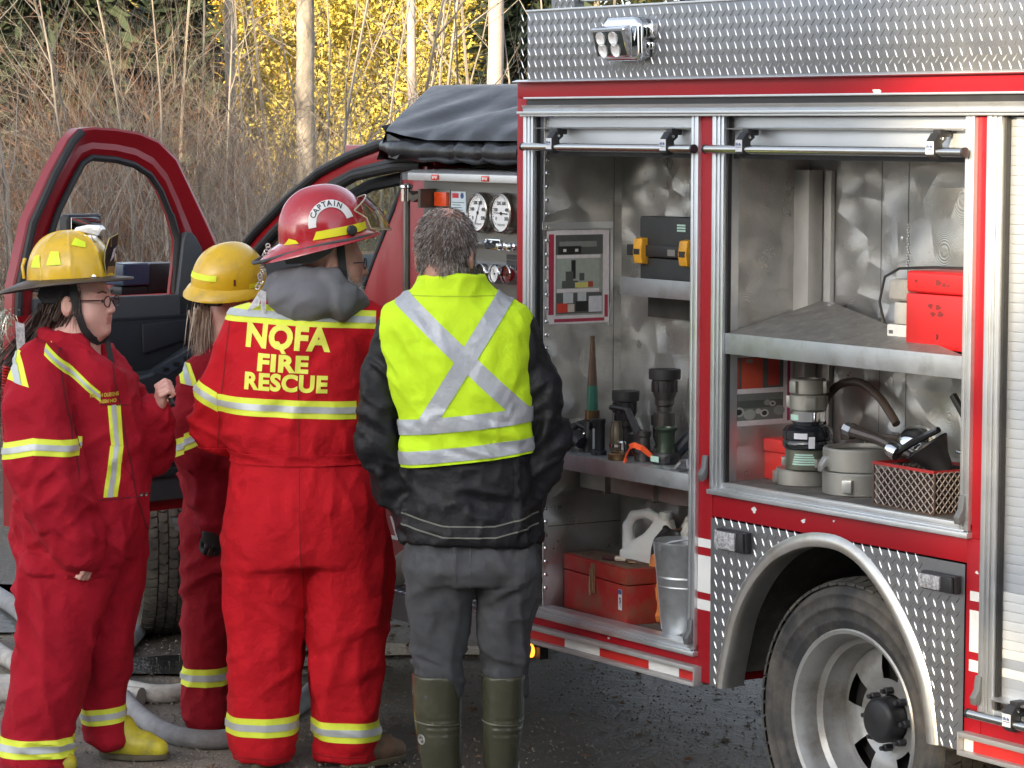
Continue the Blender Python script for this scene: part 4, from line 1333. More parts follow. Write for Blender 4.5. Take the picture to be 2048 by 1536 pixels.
d.build('door_shell', CABRED, DOOR, smooth=40)
k = MB()
k.tube([(x * .965 + .012, -.012, z - .012) for x, z in OUTL[1:7]], .016, 8)
k.tube([(x + .004, .006, z) for x, z in INL[2:15]], .013, 8)
k.tube([(.215, .0, 1.455), (.192, .0, 1.66), (.225, .004, 1.76)], .013, 8)
k.build('window_seal', RUBBER, DOOR)
k = MB()
k.prism([(.22, 1.452), (.188, 1.662), (.176, 1.690), (.150, 1.690), (.128, 1.672), (.101, 1.630), (.082, 1.575), (.045, 1.423), (.03, 1.36), (.22, 1.36)], 'y', -.030, .004)
k.build('mirror_cover', GREYP, DOOR, bevel=.008)
# inner panel
ip = MB().prism([(.895, 1.462), (.03, 1.45), (.01, 1.30), (.0, .70), (.06, .66), (.895, .66)], 'y', -.030, -.002).build('inner_panel', GREYP, DOOR, bevel=.012)
MB().box((.86, -.034, 1.362), (.12, -.031, 1.375)).prism([(.86, 1.362), (.12, 1.362), (.11, 1.19), (.86, 1.14)], 'y', -.033, -.0305).build('pocket_recess', GREYP2, DOOR, bevel=.001)
k = MB().prism([(.405, 1.345), (.16, 1.355), (.155, 1.285), (.40, 1.235)], 'y', -.045, -.034)
k.build('upper_pad', GREYP2, DOOR, bevel=.008)
k = MB()
k.prism([(.86, 1.10), (.40, 1.16), (.20, 1.255), (.10, 1.245), (.075, 1.19), (.12, 1.10), (.30, 1.02), (.86, .97)], 'y', -.085, -.031)
ar = k.build('armrest', GREYP2, DOOR, bevel=.025, seg=3)
sb = MB().add([(.40, -.0865, 1.168), (.20, -.0865, 1.243), (.13, -.0865, 1.238), (.32, -.0865, 1.150)], [(0, 1, 2, 3)]).build('switch_panel', mat('switch grey', (.05, .065, .085), rough=.4), ar)
s2 = MB()
for i in range(4): s2.box((.345 - i * .05, -.094, 1.168 + i * .019), (.318 - i * .05, -.0866, 1.180 + i * .019))
s2.build('window_switch', BLACK, ar)
MB().prism([(.30, 1.02), (.20, 1.05), (.18, .95), (.30, .93)], 'y', -.04, -.0305).build('door_handle_recess', BLACK, DOOR, bevel=.01)
sp = MB()
for i in range(11): sp.box((.42, -.038, .80 + i * .0105), (.10, -.0305, .8065 + i * .0105))
sp.build('speaker_grille', BLACK, DOOR)
MB().box((.60, -.045, .755), (.06, -.031, .785)).build('kick_strip', GREYP2, DOOR, bevel=.006)
MB().box((.245, -.04, .87), (.165, -.031, .985)).build('reflector', mat('grey reflector', (.22, .24, .27), rough=.3, metal=.3, var=.4, vs=60), DOOR, bevel=.006)
MB().tube([(.11, -.032, 1.49), (.085, -.033, 1.49), (.065, -.032, 1.488)], .003, 6).build('lock_mark', mat('white print', (.7, .7, .7)), DOOR)
# wing mirror beyond the glass
mo = MB().box((.305, .20, 1.478), (.172, .33, 1.566)).build('wing_mirror', mat('blue grey mirror back', (.035, .055, .10), rough=.25, coat=.4), DOOR, bevel=.012, seg=3)
MB().box((.172, .21, 1.446), (.03, .31, 1.562)).box((.30, .22, 1.44), (.03, .30, 1.476)).build('mirror_arm', BLACK, mo, bevel=.012)
mm = MB().box((.600, .16, 1.44), (.43, .22, 1.762)).build('tow_mirror', BLACK, DOOR, bevel=.02, seg=3)
MB().box((.585, .156, 1.62), (.445, .1595, 1.75)).build('mirror_glass', mat('mirror glass', (.85, .86, .86), rough=.03, metal=1), mm, bevel=.01)
# ------------------------------------------------------------------ modelling kit for people: smooth blended volumes turned into one skin
def _hash(ix, iy, iz):
    h = (ix * 374761393 + iy * 668265263 + iz * 2147483647) & 0xffffffff
    h = ((h ^ (h >> 13)) * 1274126177) & 0xffffffff
    return ((h ^ (h >> 16)) & 0xffff) / 65535.0
def vnoise(P):
    P = np.asarray(P, np.float64); i = np.floor(P).astype(np.int64); f = P - i
    f = f * f * f * (f * (f * 6 - 15) + 10)
    r = 0
    for a in (0, 1):
        for b in (0, 1):
            for c in (0, 1):
                w = (f[:, 0] if a else 1 - f[:, 0]) * (f[:, 1] if b else 1 - f[:, 1]) * (f[:, 2] if c else 1 - f[:, 2])
                r = r + w * _hash(i[:, 0] + a, i[:, 1] + b, i[:, 2] + c)
    return r * 2 - 1

class Vol:
    def __init__(s, lo, hi, h):
        s.lo = np.array(lo, float); s.h = h
        s.n = np.ceil((np.array(hi) - s.lo) / h).astype(int) + 1
        s.D = np.full(s.n, .5, np.float32)
        s.ax = [(s.lo[i] + h * np.arange(s.n[i])).astype(np.float32) for i in range(3)]
    def _apply(s, lo, hi, fn, k, sub=False):
        pad = k + 3 * s.h
        sl = []
        for i in range(3):
            a = max(0, int((lo[i] - pad - s.lo[i]) / s.h)); b = min(s.n[i], int((hi[i] + pad - s.lo[i]) / s.h) + 2)
            if a >= b: return s
            sl.append(slice(a, b))
        sl = tuple(sl)
        X = s.ax[0][sl[0]][:, None, None]; Y = s.ax[1][sl[1]][None, :, None]; Z = s.ax[2][sl[2]][None, None, :]
        d = fn(X, Y, Z); D = s.D[sl]
        if sub:
            d = -d
            t = np.clip(.5 - .5 * (d - D) / max(k, 1e-5), 0, 1)
            s.D[sl] = d + (D - d) * t + k * t * (1 - t)
        else:
            t = np.clip(.5 + .5 * (d - D) / max(k, 1e-5), 0, 1)
            s.D[sl] = d + (D - d) * t - k * t * (1 - t)
        return s
    def cap(s, a, b, ra, rb=None, k=.02, sub=False, fr=None, flat=None):
        rb = ra if rb is None else rb
        a = np.array(a, float); b = np.array(b, float)
        if fr is not None:
            a, b = fr(a), fr(b); ra *= fr.s; rb *= fr.s
        ba = b - a; L2 = max(ba @ ba, 1e-9); r = max(ra, rb)
        fl = flat if flat is not None else (1, 1, 1)
        def fn(X, Y, Z):
            px, py, pz = X - a[0], Y - a[1], Z - a[2]
            h = np.clip((px * ba[0] + py * ba[1] + pz * ba[2]) / L2, 0, 1)
            return np.sqrt(((px - ba[0] * h) / fl[0]) ** 2 + ((py - ba[1] * h) / fl[1]) ** 2 + ((pz - ba[2] * h) / fl[2]) ** 2) - (ra + (rb - ra) * h)
        return s._apply(np.minimum(a, b) - r * max(fl), np.maximum(a, b) + r * max(fl), fn, k, sub)
    def chain(s, pts, rs, k=.02, **kw):
        for i in range(len(pts) - 1): s.cap(pts[i], pts[i + 1], rs[i], rs[i + 1], k, **kw)
        return s
    def ell(s, c, r, k=.02, sub=False, fr=None, rot=None):
        c = np.array(c, float); r = np.array(r, float); M = np.eye(3) if rot is None else np.array(rot)
        if fr is not None:
            c = fr(c); r = r * fr.s; M = fr.R @ M
        def fn(X, Y, Z):
            q = [(X - c[0]) * M[0, i] + (Y - c[1]) * M[1, i] + (Z - c[2]) * M[2, i] for i in range(3)]
            k0 = np.sqrt(sum((q[i] / r[i]) ** 2 for i in range(3))); k1 = np.sqrt(sum((q[i] / r[i] ** 2) ** 2 for i in range(3)))
            return k0 * (k0 - 1) / np.maximum(k1, 1e-6)
        m_ = r.max()
        return s._apply(c - m_, c + m_, fn, k, sub)
    def loft(s, sec, k=.03, p=2.3, grow=0.0, sub=False):
        """sections (height, centre u, centre v, half width, half depth)"""
        sec = np.array(sorted(sec), float)
        lo = (np.min(sec[:, 1] - sec[:, 3]), np.min(sec[:, 2] - sec[:, 4]), sec[0, 0]); hi = (np.max(sec[:, 1] + sec[:, 3]), np.max(sec[:, 2] + sec[:, 4]), sec[-1, 0])
        def fn(X, Y, Z):
            z = Z.ravel()
            cu, cv, a, b = (np.interp(z, sec[:, 0], sec[:, i])[None, None, :] for i in (1, 2, 3, 4))
            a = a + grow; b = b + grow
            q = (np.abs((X - cu) / a) ** p + np.abs((Y - cv) / b) ** p) ** (1 / p)
            d = (q - 1) * np.minimum(a, b)
            e = np.maximum(sec[0, 0] - Z, Z - sec[-1, 0])
            return np.maximum(d, e)
        return s._apply(lo, hi, fn, k, sub)
    def mesh(s, relax=2):
        D = s.D; n = D.shape
        I = D < 0
        c = np.zeros((n[0] - 1, n[1] - 1, n[2] - 1), np.int8)
        for a in (0, 1):
            for b in (0, 1):
                for d in (0, 1): c += I[a:n[0] - 1 + a, b:n[1] - 1 + b, d:n[2] - 1 + d]
        act = np.argwhere((c > 0) & (c < 8))
        cor = np.array([(a, b, d) for a in (0, 1) for b in (0, 1) for d in (0, 1)])
        vals = np.stack([D[act[:, 0] + q[0], act[:, 1] + q[1], act[:, 2] + q[2]] for q in cor], 1)
        acc = np.zeros((len(act), 3)); cnt = np.zeros(len(act))
        for i in range(8):
            for j in range(i + 1, 8):
                if np.abs(cor[i] - cor[j]).sum() != 1: continue
                di, dj = vals[:, i], vals[:, j]; m_ = (di < 0) != (dj < 0)
                t = np.where(m_, di / np.where(m_, di - dj, 1), 0)
                acc += np.where(m_[:, None], cor[i] + (cor[j] - cor[i]) * t[:, None], 0); cnt += m_
        V = (act + acc / cnt[:, None]) * s.h + s.lo
        idx = np.full(c.shape, -1, np.int64); idx[tuple(act.T)] = np.arange(len(act))
        Q = []
        for ax in range(3):
            o1, o2 = [(1, 2), (2, 0), (0, 1)][ax]
            sl0 = [slice(None)] * 3; sl1 = [slice(None)] * 3
            sl0[ax] = slice(0, -1); sl1[ax] = slice(1, None)
            A, B = I[tuple(sl0)], I[tuple(sl1)]
            e = np.argwhere(A != B)
            e = e[(e[:, o1] > 0) & (e[:, o2] > 0) & (e[:, o1] < n[o1] - 1) & (e[:, o2] < n[o2] - 1)]
            def at(d1, d2):
                q = e.copy(); q[:, o1] -= d1; q[:, o2] -= d2
                return idx[tuple(q.T)]
            f = np.stack([at(1, 1), at(0, 1), at(0, 0), at(1, 0)], 1)
            fl = ~A[tuple(e.T)]
            f[fl] = f[fl][:, ::-1]
            Q.append(f)
        F = np.concatenate(Q); F = F[(F >= 0).all(1)]
        for _ in range(relax):
            acc = np.zeros_like(V); cnt = np.zeros(len(V))
            for i in range(4):
                a, b = F[:, i], F[:, (i + 1) % 4]
                np.add.at(acc, a, V[b]); np.add.at(acc, b, V[a]); np.add.at(cnt, a, 1); np.add.at(cnt, b, 1)
            V = V * .45 + .55 * acc / np.maximum(cnt, 1)[:, None]
        return V, F

def normals(V, F):
    n = np.cross(V[F[:, 2]] - V[F[:, 0]], V[F[:, 3]] - V[F[:, 1]])
    N = np.zeros_like(V)
    for i in range(4): np.add.at(N, F[:, i], n)
    return N / np.maximum(np.linalg.norm(N, axis=1, keepdims=True), 1e-9)

def wrinkle(V, F, layers, seed=0):
    """cloth folds: ridged noise, each layer (amount, frequency u, v, w, skew, mask)"""
    N = normals(V, F)
    d = np.zeros(len(V))
    for i, (amt, fu, fv, fw, skew, mask) in enumerate(layers):
        P = np.stack([V[:, 0] * fu, V[:, 1] * fv, V[:, 2] * fw + V[:, 0] * skew], 1) * 1.55 + seed * 7.3 + i * 3.7
        P = P + .35 * np.stack([vnoise(P * .6 + 9), vnoise(P * .6 + 31), vnoise(P * .6 + 57)], 1)
        r = 1 - 2 * np.abs(vnoise(P))
        big = .5 + .5 * vnoise(V * 5 + seed + i * 11)
        k = np.clip(.35 + big, 0, 1.3)
        d += 1.3 * amt * r * k * (mask(V) if mask else 1)
    return V + N * d[:, None]

def bump_at(V, c, w):
    return np.exp(-(((V - np.array(c)) / np.array(w)) ** 2).sum(1))

def cut(V, F, planes, off, name, material, parent, near=None, thick=0.002):
    """a strip of cloth that follows the surface: faces of the garment cut off by planes (point, normal kept side)"""
    keep = np.ones(len(V), bool)
    for p, n in planes:
        keep &= (V - np.array(p)) @ (np.array(n) / np.linalg.norm(n)) > -.03
    if near is not None: keep &= near(V)
    f = F[keep[F].all(1)]
    if not len(f): return None
    N = normals(V, F)
    used, inv = np.unique(f, return_inverse=True)
    P = V[used] + N[used] * off
    bm = bmesh.new()
    vs = [bm.verts.new(p) for p in P]
    for q in inv.reshape(-1, 4):
        try: bm.faces.new([vs[i] for i in q])
        except ValueError: pass
    for p, n in planes:
        bmesh.ops.bisect_plane(bm, geom=bm.verts[:] + bm.edges[:] + bm.faces[:], plane_co=p, plane_no=n, clear_inner=True)
    bmesh.ops.recalc_face_normals(bm, faces=bm.faces)
    if thick: bmesh.ops.solidify(bm, geom=bm.faces[:], thickness=thick)
    me = bpy.data.meshes.new(name); bm.to_mesh(me); bm.free()
    me.polygons.foreach_set('use_smooth', [True] * len(me.polygons)); me.set_sharp_from_angle(angle=math.radians(50))
    me.materials.append(material)
    return link(name, me, parent)

def slab(p0, p1, half, axis='w'):
    """two planes bounding a straight band whose centre line runs p0 to p1 in the u,w view"""
    d = np.array([p1[0] - p0[0], 0, p1[1] - p0[1]], float); d /= np.linalg.norm(d)
    n = np.array([-d[2], 0, d[0]])
    c = np.array([p0[0], 0, p0[1]])
    return [(tuple(c - n * half), tuple(n)), (tuple(c + n * half), tuple(-n))]
def hi_vis(V, F, p0, p1, half, parent, near=None, extra=()):
    """lime tape with a silver stripe down its middle"""
    a = cut(V, F, slab(p0, p1, half) + list(extra), .0012, 'reflective_tape', LIME, parent, near)
    if a is not None:
        cut(V, F, slab(p0, p1, half * .36) + list(extra), .0042, 'silver_stripe', SILVER, a, near, .001)
    return a

LIME = mat('lime tape', (.78, .86, .06), rough=.6, var=.06, vs=30, bump=.0006, bs=500, dirt=((.45, .42, .10), .25, 30))
SILVER = mat('silver tape', (.50, .53, .53), rough=.4, metal=.15, var=.08, vs=30, bump=.0006, bs=260)
CLOTH = mat('red coverall cloth', (.50, .007, .015), rough=.85, var=.08, vs=6, bump=.0008, bs=420, spec=.25, bump2=(.010, 20))
CLOTHW = mat('crimson coverall cloth', (.36, .007, .020), rough=.88, var=.08, vs=6, bump=.0008, bs=420, spec=.25, bump2=(.010, 20))
CLOTHD = mat('deep red coverall cloth', (.26, .006, .014), rough=.88, var=.10, vs=6, bump=.0008, bs=420, spec=.25, bump2=(.010, 20))
SKIN = mat('rosy skin', (.64, .36, .30), rough=.5, var=.10, vs=22, sub=.12, bump=.0006, bs=180)
SKINM = mat('weathered skin', (.46, .24, .18), rough=.55, var=.16, vs=26, sub=.1, bump=.0008, bs=160)
LIP = mat('lips', (.52, .22, .19), rough=.5, var=.08)

class Frame:
    def __init__(s, o, yaw, pitch=0, roll=0, sc=1.0):
        M = Matrix.Rotation(yaw, 3, 'Z') @ Matrix.Rotation(pitch, 3, 'Y') @ Matrix.Rotation(roll, 3, 'X')
        s.R = np.array(M); s.o = np.array(o, float); s.s = sc
    def __call__(s, p): return s.R @ np.asarray(p, float) * s.s + s.o
    def inv(s, P): return ((np.asarray(P) - s.o) @ s.R) / s.s
    def mat4(s):
        M = Matrix.Identity(4)
        for i in range(3):
            for j in range(3): M[i][j] = s.R[i, j] * s.s
            M[i][3] = s.o[i]
        return M

def add_head(v, fr, full=0.0, neck_to=None, neck_r=.058):
    e = lambda *a, **k: v.ell(*a, fr=fr, **k)
    e((-.012, 0, .045), (.100, .077, .088), k=.02)
    e((.035, 0, -.02), (.070, .063 + .008 * full, .085), k=.03)
    e((.045, 0, -.066), (.056, .052 + .012 * full, .042), k=.025)
    e((.088, 0, -.090), (.020, .022, .018), k=.02)
    for s in (1, -1):
        e((.052, s * .040, -.030 - .006 * full), (.036, .030 + .008 * full, .036), k=.02)
        v.cap((.090, s * .016, .036), (.074, s * .048, .034), .011, .011, k=.012, fr=fr)
        e((-.010, s * (.074 + .006 * full), -.006), (.022, .010, .034), k=.006, fr_=None) if False else e((-.010, s * (.074 + .006 * full), -.006), (.022, .010, .034), k=.006)
        e((-.004, s * (.084 + .006 * full), -.004), (.012, .007, .020), k=.004, sub=True)
        e((.106, s * .010, -.024), (.011, .009, .008), k=.006)
        e((.100, s * .032, .012), (.012, .017, .010), k=.010, sub=True)
        e((.083, s * .031, .012), (.014, .014, .013), k=.003)
    v.cap((.092, 0, .028), (.116, 0, -.018), .009, .012, k=.010, fr=fr)
    v.cap((.099, -.018, -.050), (.099, .018, -.050), .006, .006, k=.006, fr=fr)
    v.cap((.096, -.015, -.061), (.096, .015, -.061), .007, .007, k=.006, fr=fr)
    v.cap((.106, -.02, -.0555), (.106, .02, -.0555), .0025, .0025, k=.004, fr=fr, sub=True)
    if full:
        e((.030, 0, -.098), (.052, .056, .030), k=.025)
    a = fr((-.022, 0, -.05))
    v.cap(a, neck_to, neck_r * fr.s, neck_r * 1.12 * fr.s, k=.03)

def skin_mesh(parent, v, fr, material, extra=None, lips=True):
    V, F = v.mesh(1)
    idx = np.zeros(len(F), int)
    if lips:
        L_ = fr.inv(V[F].mean(1))
        idx[(L_[:, 0] > .096) & (np.abs(L_[:, 1]) < .019) & (L_[:, 2] < -.046) & (L_[:, 2] > -.066)] = 1
    if extra:
        for V2, F2 in extra:
            F = np.concatenate([F, F2 + len(V)]); V = np.concatenate([V, V2]); idx = np.concatenate([idx, np.zeros(len(F2), int)])
    return npmesh('body', V, F, [material, LIP], parent, idx, True)

def hand(fr, grip=1.0, h=.0032):
    """fist: palm, four unequal bent fingers and a thumb leaving the side of the palm; x along forearm, y across (thumb side +), z back of hand"""
    c = [fr((-.03, -.06, -.06)), fr((.11, .07, .05)), fr((-.03, .07, .05)), fr((.11, -.06, -.06)), fr((-.03, -.06, .05)), fr((.11, .07, -.06))]
    v = Vol(np.min(c, 0) - .02, np.max(c, 0) + .02, h)
    v.ell((.035, 0, 0), (.046, .040, .017), k=.01, fr=fr)
    v.cap((-.06, 0, 0), (.01, 0, 0), .027, .027, k=.015, fr=fr, flat=None)
    for i, (y, L_, r) in enumerate(((.030, .036, .0098), (.010, .040, .0102), (-.010, .037, .0098), (-.029, .030, .0086))):
        p0 = (.066, y, .006); p1 = (.066 + .55 * L_, y, -.006 - .018 * grip); p2 = (.066 + .1 * L_, y, -.030 - .012 * grip); p3 = (.045, y, -.024)
        v.chain([p0, p1, p2, p3], [r, r, r * .95, r * .85], k=.0015, fr=fr)
    v.chain([(.008, .032, -.004), (.036, .052, -.016), (.062, .044, -.034), (.078, .030, -.038)], [.014, .0115, .0105, .009], k=.004, fr=fr)
    return v.mesh(1)

def strands(name, roots, dirs, n_seg, length, width, gravity, jitter, material, parent, seed, taper=True):
    """locks of hair as narrow ribbons"""
    R = np.random.default_rng(seed)
    roots = np.asarray(roots, float); d = np.asarray(dirs, float)
    n = len(roots)
    L_ = length * R.uniform(.7, 1.2, (n, 1)) / n_seg
    P = [roots]
    for i in range(n_seg):
        d = d + R.normal(0, jitter, (n, 3)) + np.array([0, 0, -gravity])
        d /= np.linalg.norm(d, axis=1, keepdims=True)
        P.append(P[-1] + d * L_)
    side = np.cross(d, R.normal(0, 1, (n, 3))); side /= np.linalg.norm(side, axis=1, keepdims=True)
    V, F = [], []
    for i, p in enumerate(P):
        w = width * (1 - .8 * i / n_seg) if taper else width
        V += [p - side * w / 2, p + side * w / 2]
    V = np.stack(V, 1).reshape(-1, 3); k = 2 * (n_seg + 1)
    base = (np.arange(n) * k)[:, None]
    F = np.concatenate([base + np.array([[2 * i, 2 * i + 1, 2 * i + 3, 2 * i + 2]]) for i in range(n_seg)])
    return npmesh(name, V, F, material, parent, None, True)

def project_text(body, size, bold, uc, wc, bvh, parent, material, tilt=0.0, space=1.0, off=.0028, width=None):
    hs = 1.0
    V, F = text_faces(body.replace('Q', 'O'), size, bold, space)
    if width: hs = width / (max(p[0] for p in V) - min(p[0] for p in V))
    if body == 'NQFA':            # the tail of the Q
        h_ = size * .36; o_ = len(V); xq = -size * .40
        q_ = [(xq + .02 * size, -h_ * .25), (xq + .16 * size, -h_ * .25), (xq + .44 * size, -h_ * 1.30), (xq + .28 * size, -h_ * 1.30)]
        V = V + q_; F = F + [(o_, o_ + 3, o_ + 2, o_ + 1)]
    bm = bmesh.new()
    vs = [bm.verts.new((x * hs, 0, y)) for x, y in V]
    for f in F:
        try: bm.faces.new([vs[i] for i in f])
        except ValueError: pass
    bmesh.ops.triangulate(bm, faces=bm.faces[:])
    for _ in range(3):
        lo = [e for e in bm.edges if e.calc_length() > .014]
        if not lo: break
        bmesh.ops.subdivide_edges(bm, edges=lo, cuts=1)
        bmesh.ops.triangulate(bm, faces=[f for f in bm.faces if len(f.verts) > 3])
    ct, st = math.cos(tilt), math.sin(tilt)
    for v in bm.verts:
        x, z = v.co.x, v.co.z
        u, w = uc + x * ct - z * st, wc + x * st + z * ct
        h = bvh.ray_cast(Vector((u, -2, w)), Vector((0, 1, 0)))
        y = h[0].y if h[0] is not None else 0
        v.co = (u, y - off, w)
    me = bpy.data.meshes.new('lettering'); bm.to_mesh(me); bm.free()
    me.materials.append(material)
    return link('lettering', me, parent)

def sole_shoe(name, parent, material, heel, toe, half=.048, h=.09, solem=None):
    heel = np.array(heel, float); toe = np.array(toe, float)
    lo = np.minimum(heel, toe) - .12; hi = np.maximum(heel, toe) + .12; lo[2] = -.01; hi[2] = h + .16
    v = Vol(lo, hi, .007)
    d = toe - heel; L_ = np.linalg.norm(d); d /= L_
    v.cap(heel + np.array([0, 0, .05]), heel + d * L_ * .55 + np.array([0, 0, .045]), .048, .046, k=.02)
    v.cap(heel + d * L_ * .5 + np.array([0, 0, .04]), toe - d * .04 + np.array([0, 0, .034]), .046, .036, k=.02)
    v.cap(heel + d * .03 + np.array([0, 0, .06]), heel + d * .03 + np.array([0, 0, h + .01]), .048, .046, k=.03)
    v._apply(lo, hi, lambda X, Y, Z: np.maximum(Z - .006, 0) * 0 + (Z - .006), .004, sub=True)
    V, F = v.mesh(1)
    o = npmesh(name, V, F, material, parent, None, True)
    b = MB()
    side = np.array([-d[1], d[0], 0])
    ol = []
    for a in np.linspace(0, 2 * PI, 28)[:-1]:
        f = (math.cos(a) + 1) / 2
        ol.append(tuple((heel - d * .052 + d * (L_ + .052) * f + side * math.sin(a) * (.052 + .008 * math.sin(f * PI)))[:2]))
    b.prism(ol, 'z', .002, .020)
    b.build('sole', solem or mat('worn sole', (.10, .085, .05), rough=.8, var=.3), o, bevel=.003)
    return o

RZ = math.atan2(RR[1], RR[0])

# ------------------------------------------------------------------ helmets
def dome_pt(az, el, rx, ry, rz, ridge=0):
    c = math.cos(el) ** .88
    k = 1 + ridge
    return (rx * c * math.cos(az) * k, ry * c * math.sin(az) * k, rz * math.sin(el) ** .92 * k)
def helmet(parent, fr, paint, rx, ry, rz, brim, brim_mat, drop, ridges=0, lip=.006):
    na, ne = 128, 24
    V, F = [], []
    for j in range(ne + 1):
        el = (PI / 2) * j / ne
        for i in range(na):
            az = 2 * PI * i / na
            r = 0
            if ridges:
                q = (az / (2 * PI) * ridges) % 1
                r = .030 * math.exp(-((q - .5) / .055) ** 2) * min(1, 1.3 * math.cos(el) + .25)
            else:
                r = .03 * math.exp(-(math.sin(az) * math.cos(el) / .16) ** 2) * min(1, math.sin(el) * 1.4)
            V.append(dome_pt(az, el, rx, ry, rz, r))
    for j in range(ne):
        for i in range(na):
            F.append((j * na + i, j * na + (i + 1) % na, (j + 1) * na + (i + 1) % na, (j + 1) * na + i))
    b = MB(); b.add(V, F)
    sh = b.build('helmet', paint, parent, smooth=60, xf=fr.mat4())
    V, F = [], []
    rows = []
    for (t, up) in ((0, .004), (.35, .002), (1, 0), (1.03, -.006), (.95, -lip - .003), (0, -.006), (-.25, -.004)):
        for i in range(na):
            az = 2 * PI * i / na
            w = brim(az)
            x, y, z = dome_pt(az, 0, rx, ry, rz)
            L_ = math.hypot(x, y)
            V.append((x + x / L_ * w * t, y + y / L_ * w * t, up - drop(az) * max(0, t) ** 1.3))
    for j in range(6):
        for i in range(na):
            F.append((j * na + i, j * na + (i + 1) % na, (j + 1) * na + (i + 1) % na, (j + 1) * na + i))
    b = MB(); b.add(V, F)
    br = b.build('helmet_brim', brim_mat, sh, smooth=60, xf=fr.mat4())
    # liner closing the inside
    b = MB()
    b.lathe([(1.0, .0), (.96, .05), (.7, .10), (0, .11)], n=40)
    b.v = [(x * rx * .96, y * ry * .96, z * .6 - .004) for x, y, z in b.v]
    b.build('helmet_liner', BLACK, sh, xf=fr.mat4())
    return sh
def side_patch(name, outline, rx, ry, rz, fr, parent, material, side=-1, off=.003, n=None):
    """flat shape (x,z) laid on the side of the dome"""
    bm = bmesh.new()
    vs = [bm.verts.new((x, 0, z)) for x, z in outline]
    bm.faces.new(vs)
    bmesh.ops.triangulate(bm, faces=bm.faces[:])
    for _ in range(3):
        lo = [e for e in bm.edges if e.calc_length() > .012]
        if not lo: break
        bmesh.ops.subdivide_edges(bm, edges=lo, cuts=1)
        bmesh.ops.triangulate(bm, faces=[f for f in bm.faces if len(f.verts) > 3])
    for v in bm.verts:
        x, z = v.co.x, max(v.co.z, 0)
        el = math.asin(min(1, (z / rz)) ** (1 / .92)); c = math.cos(el) ** .88
        y = ry * c * math.sqrt(max(0, 1 - (x / (rx * max(c, .01))) ** 2)) + off
        v.co = fr((x, side * y, v.co.z))
    me = bpy.data.meshes.new(name); bm.to_mesh(me); bm.free()
    me.materials.append(material)
    return link(name, me, parent)
# ------------------------------------------------------------------ captain, seen from behind
def person(name, label, loc):
    return thing(name, label, 'person', loc, RZ)

BOOTY = mat('yellow rubber boot', (.55, .48, .03), rough=.45, var=.12, vs=12, dirt=((.20, .17, .08), .5, 14))
BOOTB = mat('brown leather boot', (.16, .10, .065), rough=.7, var=.25, vs=12, bump=.002, bs=40)
OLIVE = mat('olive rubber boot', (.055, .055, .035), rough=.27, var=.15, vs=8, bump=.0008, bs=30, dirt=((.11, .10, .07), .4, 9))
HELY = mat('yellow helmet', (.68, .42, .012), rough=.35, coat=.3, var=.06, vs=12, dirt=((.35, .24, .05), .4, 18))
HELR = mat('red helmet', (.40, .012, .022), rough=.22, coat=.7, var=.06, dirt=((.45, .20, .20), .35, 9))
LIMEP = mat('fluorescent sticker', (.72, .86, .02), rough=.45, var=.04)
DKBRIM = mat('dark brim', (.055, .035, .02), rough=.5, var=.3, vs=20)
STRAP = mat('black webbing', (.014, .014, .016), rough=.75, var=.2, bump=.0008, bs=400)
HOOD = mat('grey fleece', (.15, .15, .165), rough=.95, var=.08, bump=.001, bs=320)

def elbow(V, c, r=.10): return bump_at(V, c, (r, r, r))

CAPT = person('person', 'person in red coverall lettered on the back and a red captain helmet, seen from behind', (1.948, .557, 0))
TORSO = [(.69, -.060, .0, .250, .190), (.74, -.060, .0, .264, .205), (.80, -.058, .0, .264, .215), (.88, -.057, .0, .255, .215), (.96, -.060, .0, .238, .200), (1.03, -.070, .0, .222, .185), (1.065, -.072, .0, .232, .195), (1.10, -.078, .0, .240, .200),
         (1.21, -.086, .0, .240, .195), (1.31, -.082, .0, .232, .180), (1.39, -.078, .005, .222, .165), (1.455, -.065, .01, .195, .135), (1.50, -.045, .015, .145, .11), (1.545, -.03, .02, .09, .08)]
v = Vol((-.50, -.36, -.02), (.42, .52, 1.60), .0085)
v.loft(TORSO, k=.05)
v.loft([(.02, -.200, .0, .098, .085), (.10, -.203, .0, .109, .095), (.18, -.204, .0, .114, .10), (.28, -.202, .0, .118, .105), (.42, -.193, .0, .122, .115), (.55, -.193, .0, .132, .135), (.66, -.185, .0, .140, .16), (.78, -.16, .0, .13, .17), (.84, -.15, .0, .12, .16)], k=.05)
v.loft([(.02, .070, .03, .095, .085), (.10, .074, .02, .104, .095), (.18, .072, .01, .107, .10), (.28, .070, .0, .115, .105), (.42, .072, .0, .124, .115), (.55, .081, .0, .127, .135), (.66, .075, .0, .135, .16), (.78, .05, .0, .13, .17), (.84, .04, .0, .12, .16)], k=.025)
v.chain([(-.235, .0, 1.435), (-.330, .03, 1.22), (-.352, .09, 1.11), (-.26, .33, 1.14)], [.092, .078, .080, .058], k=.035)
v.chain([(.120, .02, 1.450), (.215, .12, 1.27), (.235, .20, 1.20), (.10, .42, 1.22)], [.085, .075, .072, .055], k=.035)
v.cap((-.19, .0, 1.47), (-.05, .02, 1.515), .055, .06, k=.04)
v.cap((.09, .02, 1.48), (-.02, .02, 1.515), .05, .06, k=.04)
V, F = v.mesh(2)
low = lambda V: np.clip((1.02 - V[:, 2]) / .1, 0, 1)
up = lambda V: np.clip((V[:, 2] - 1.02) / .06, 0, 1)
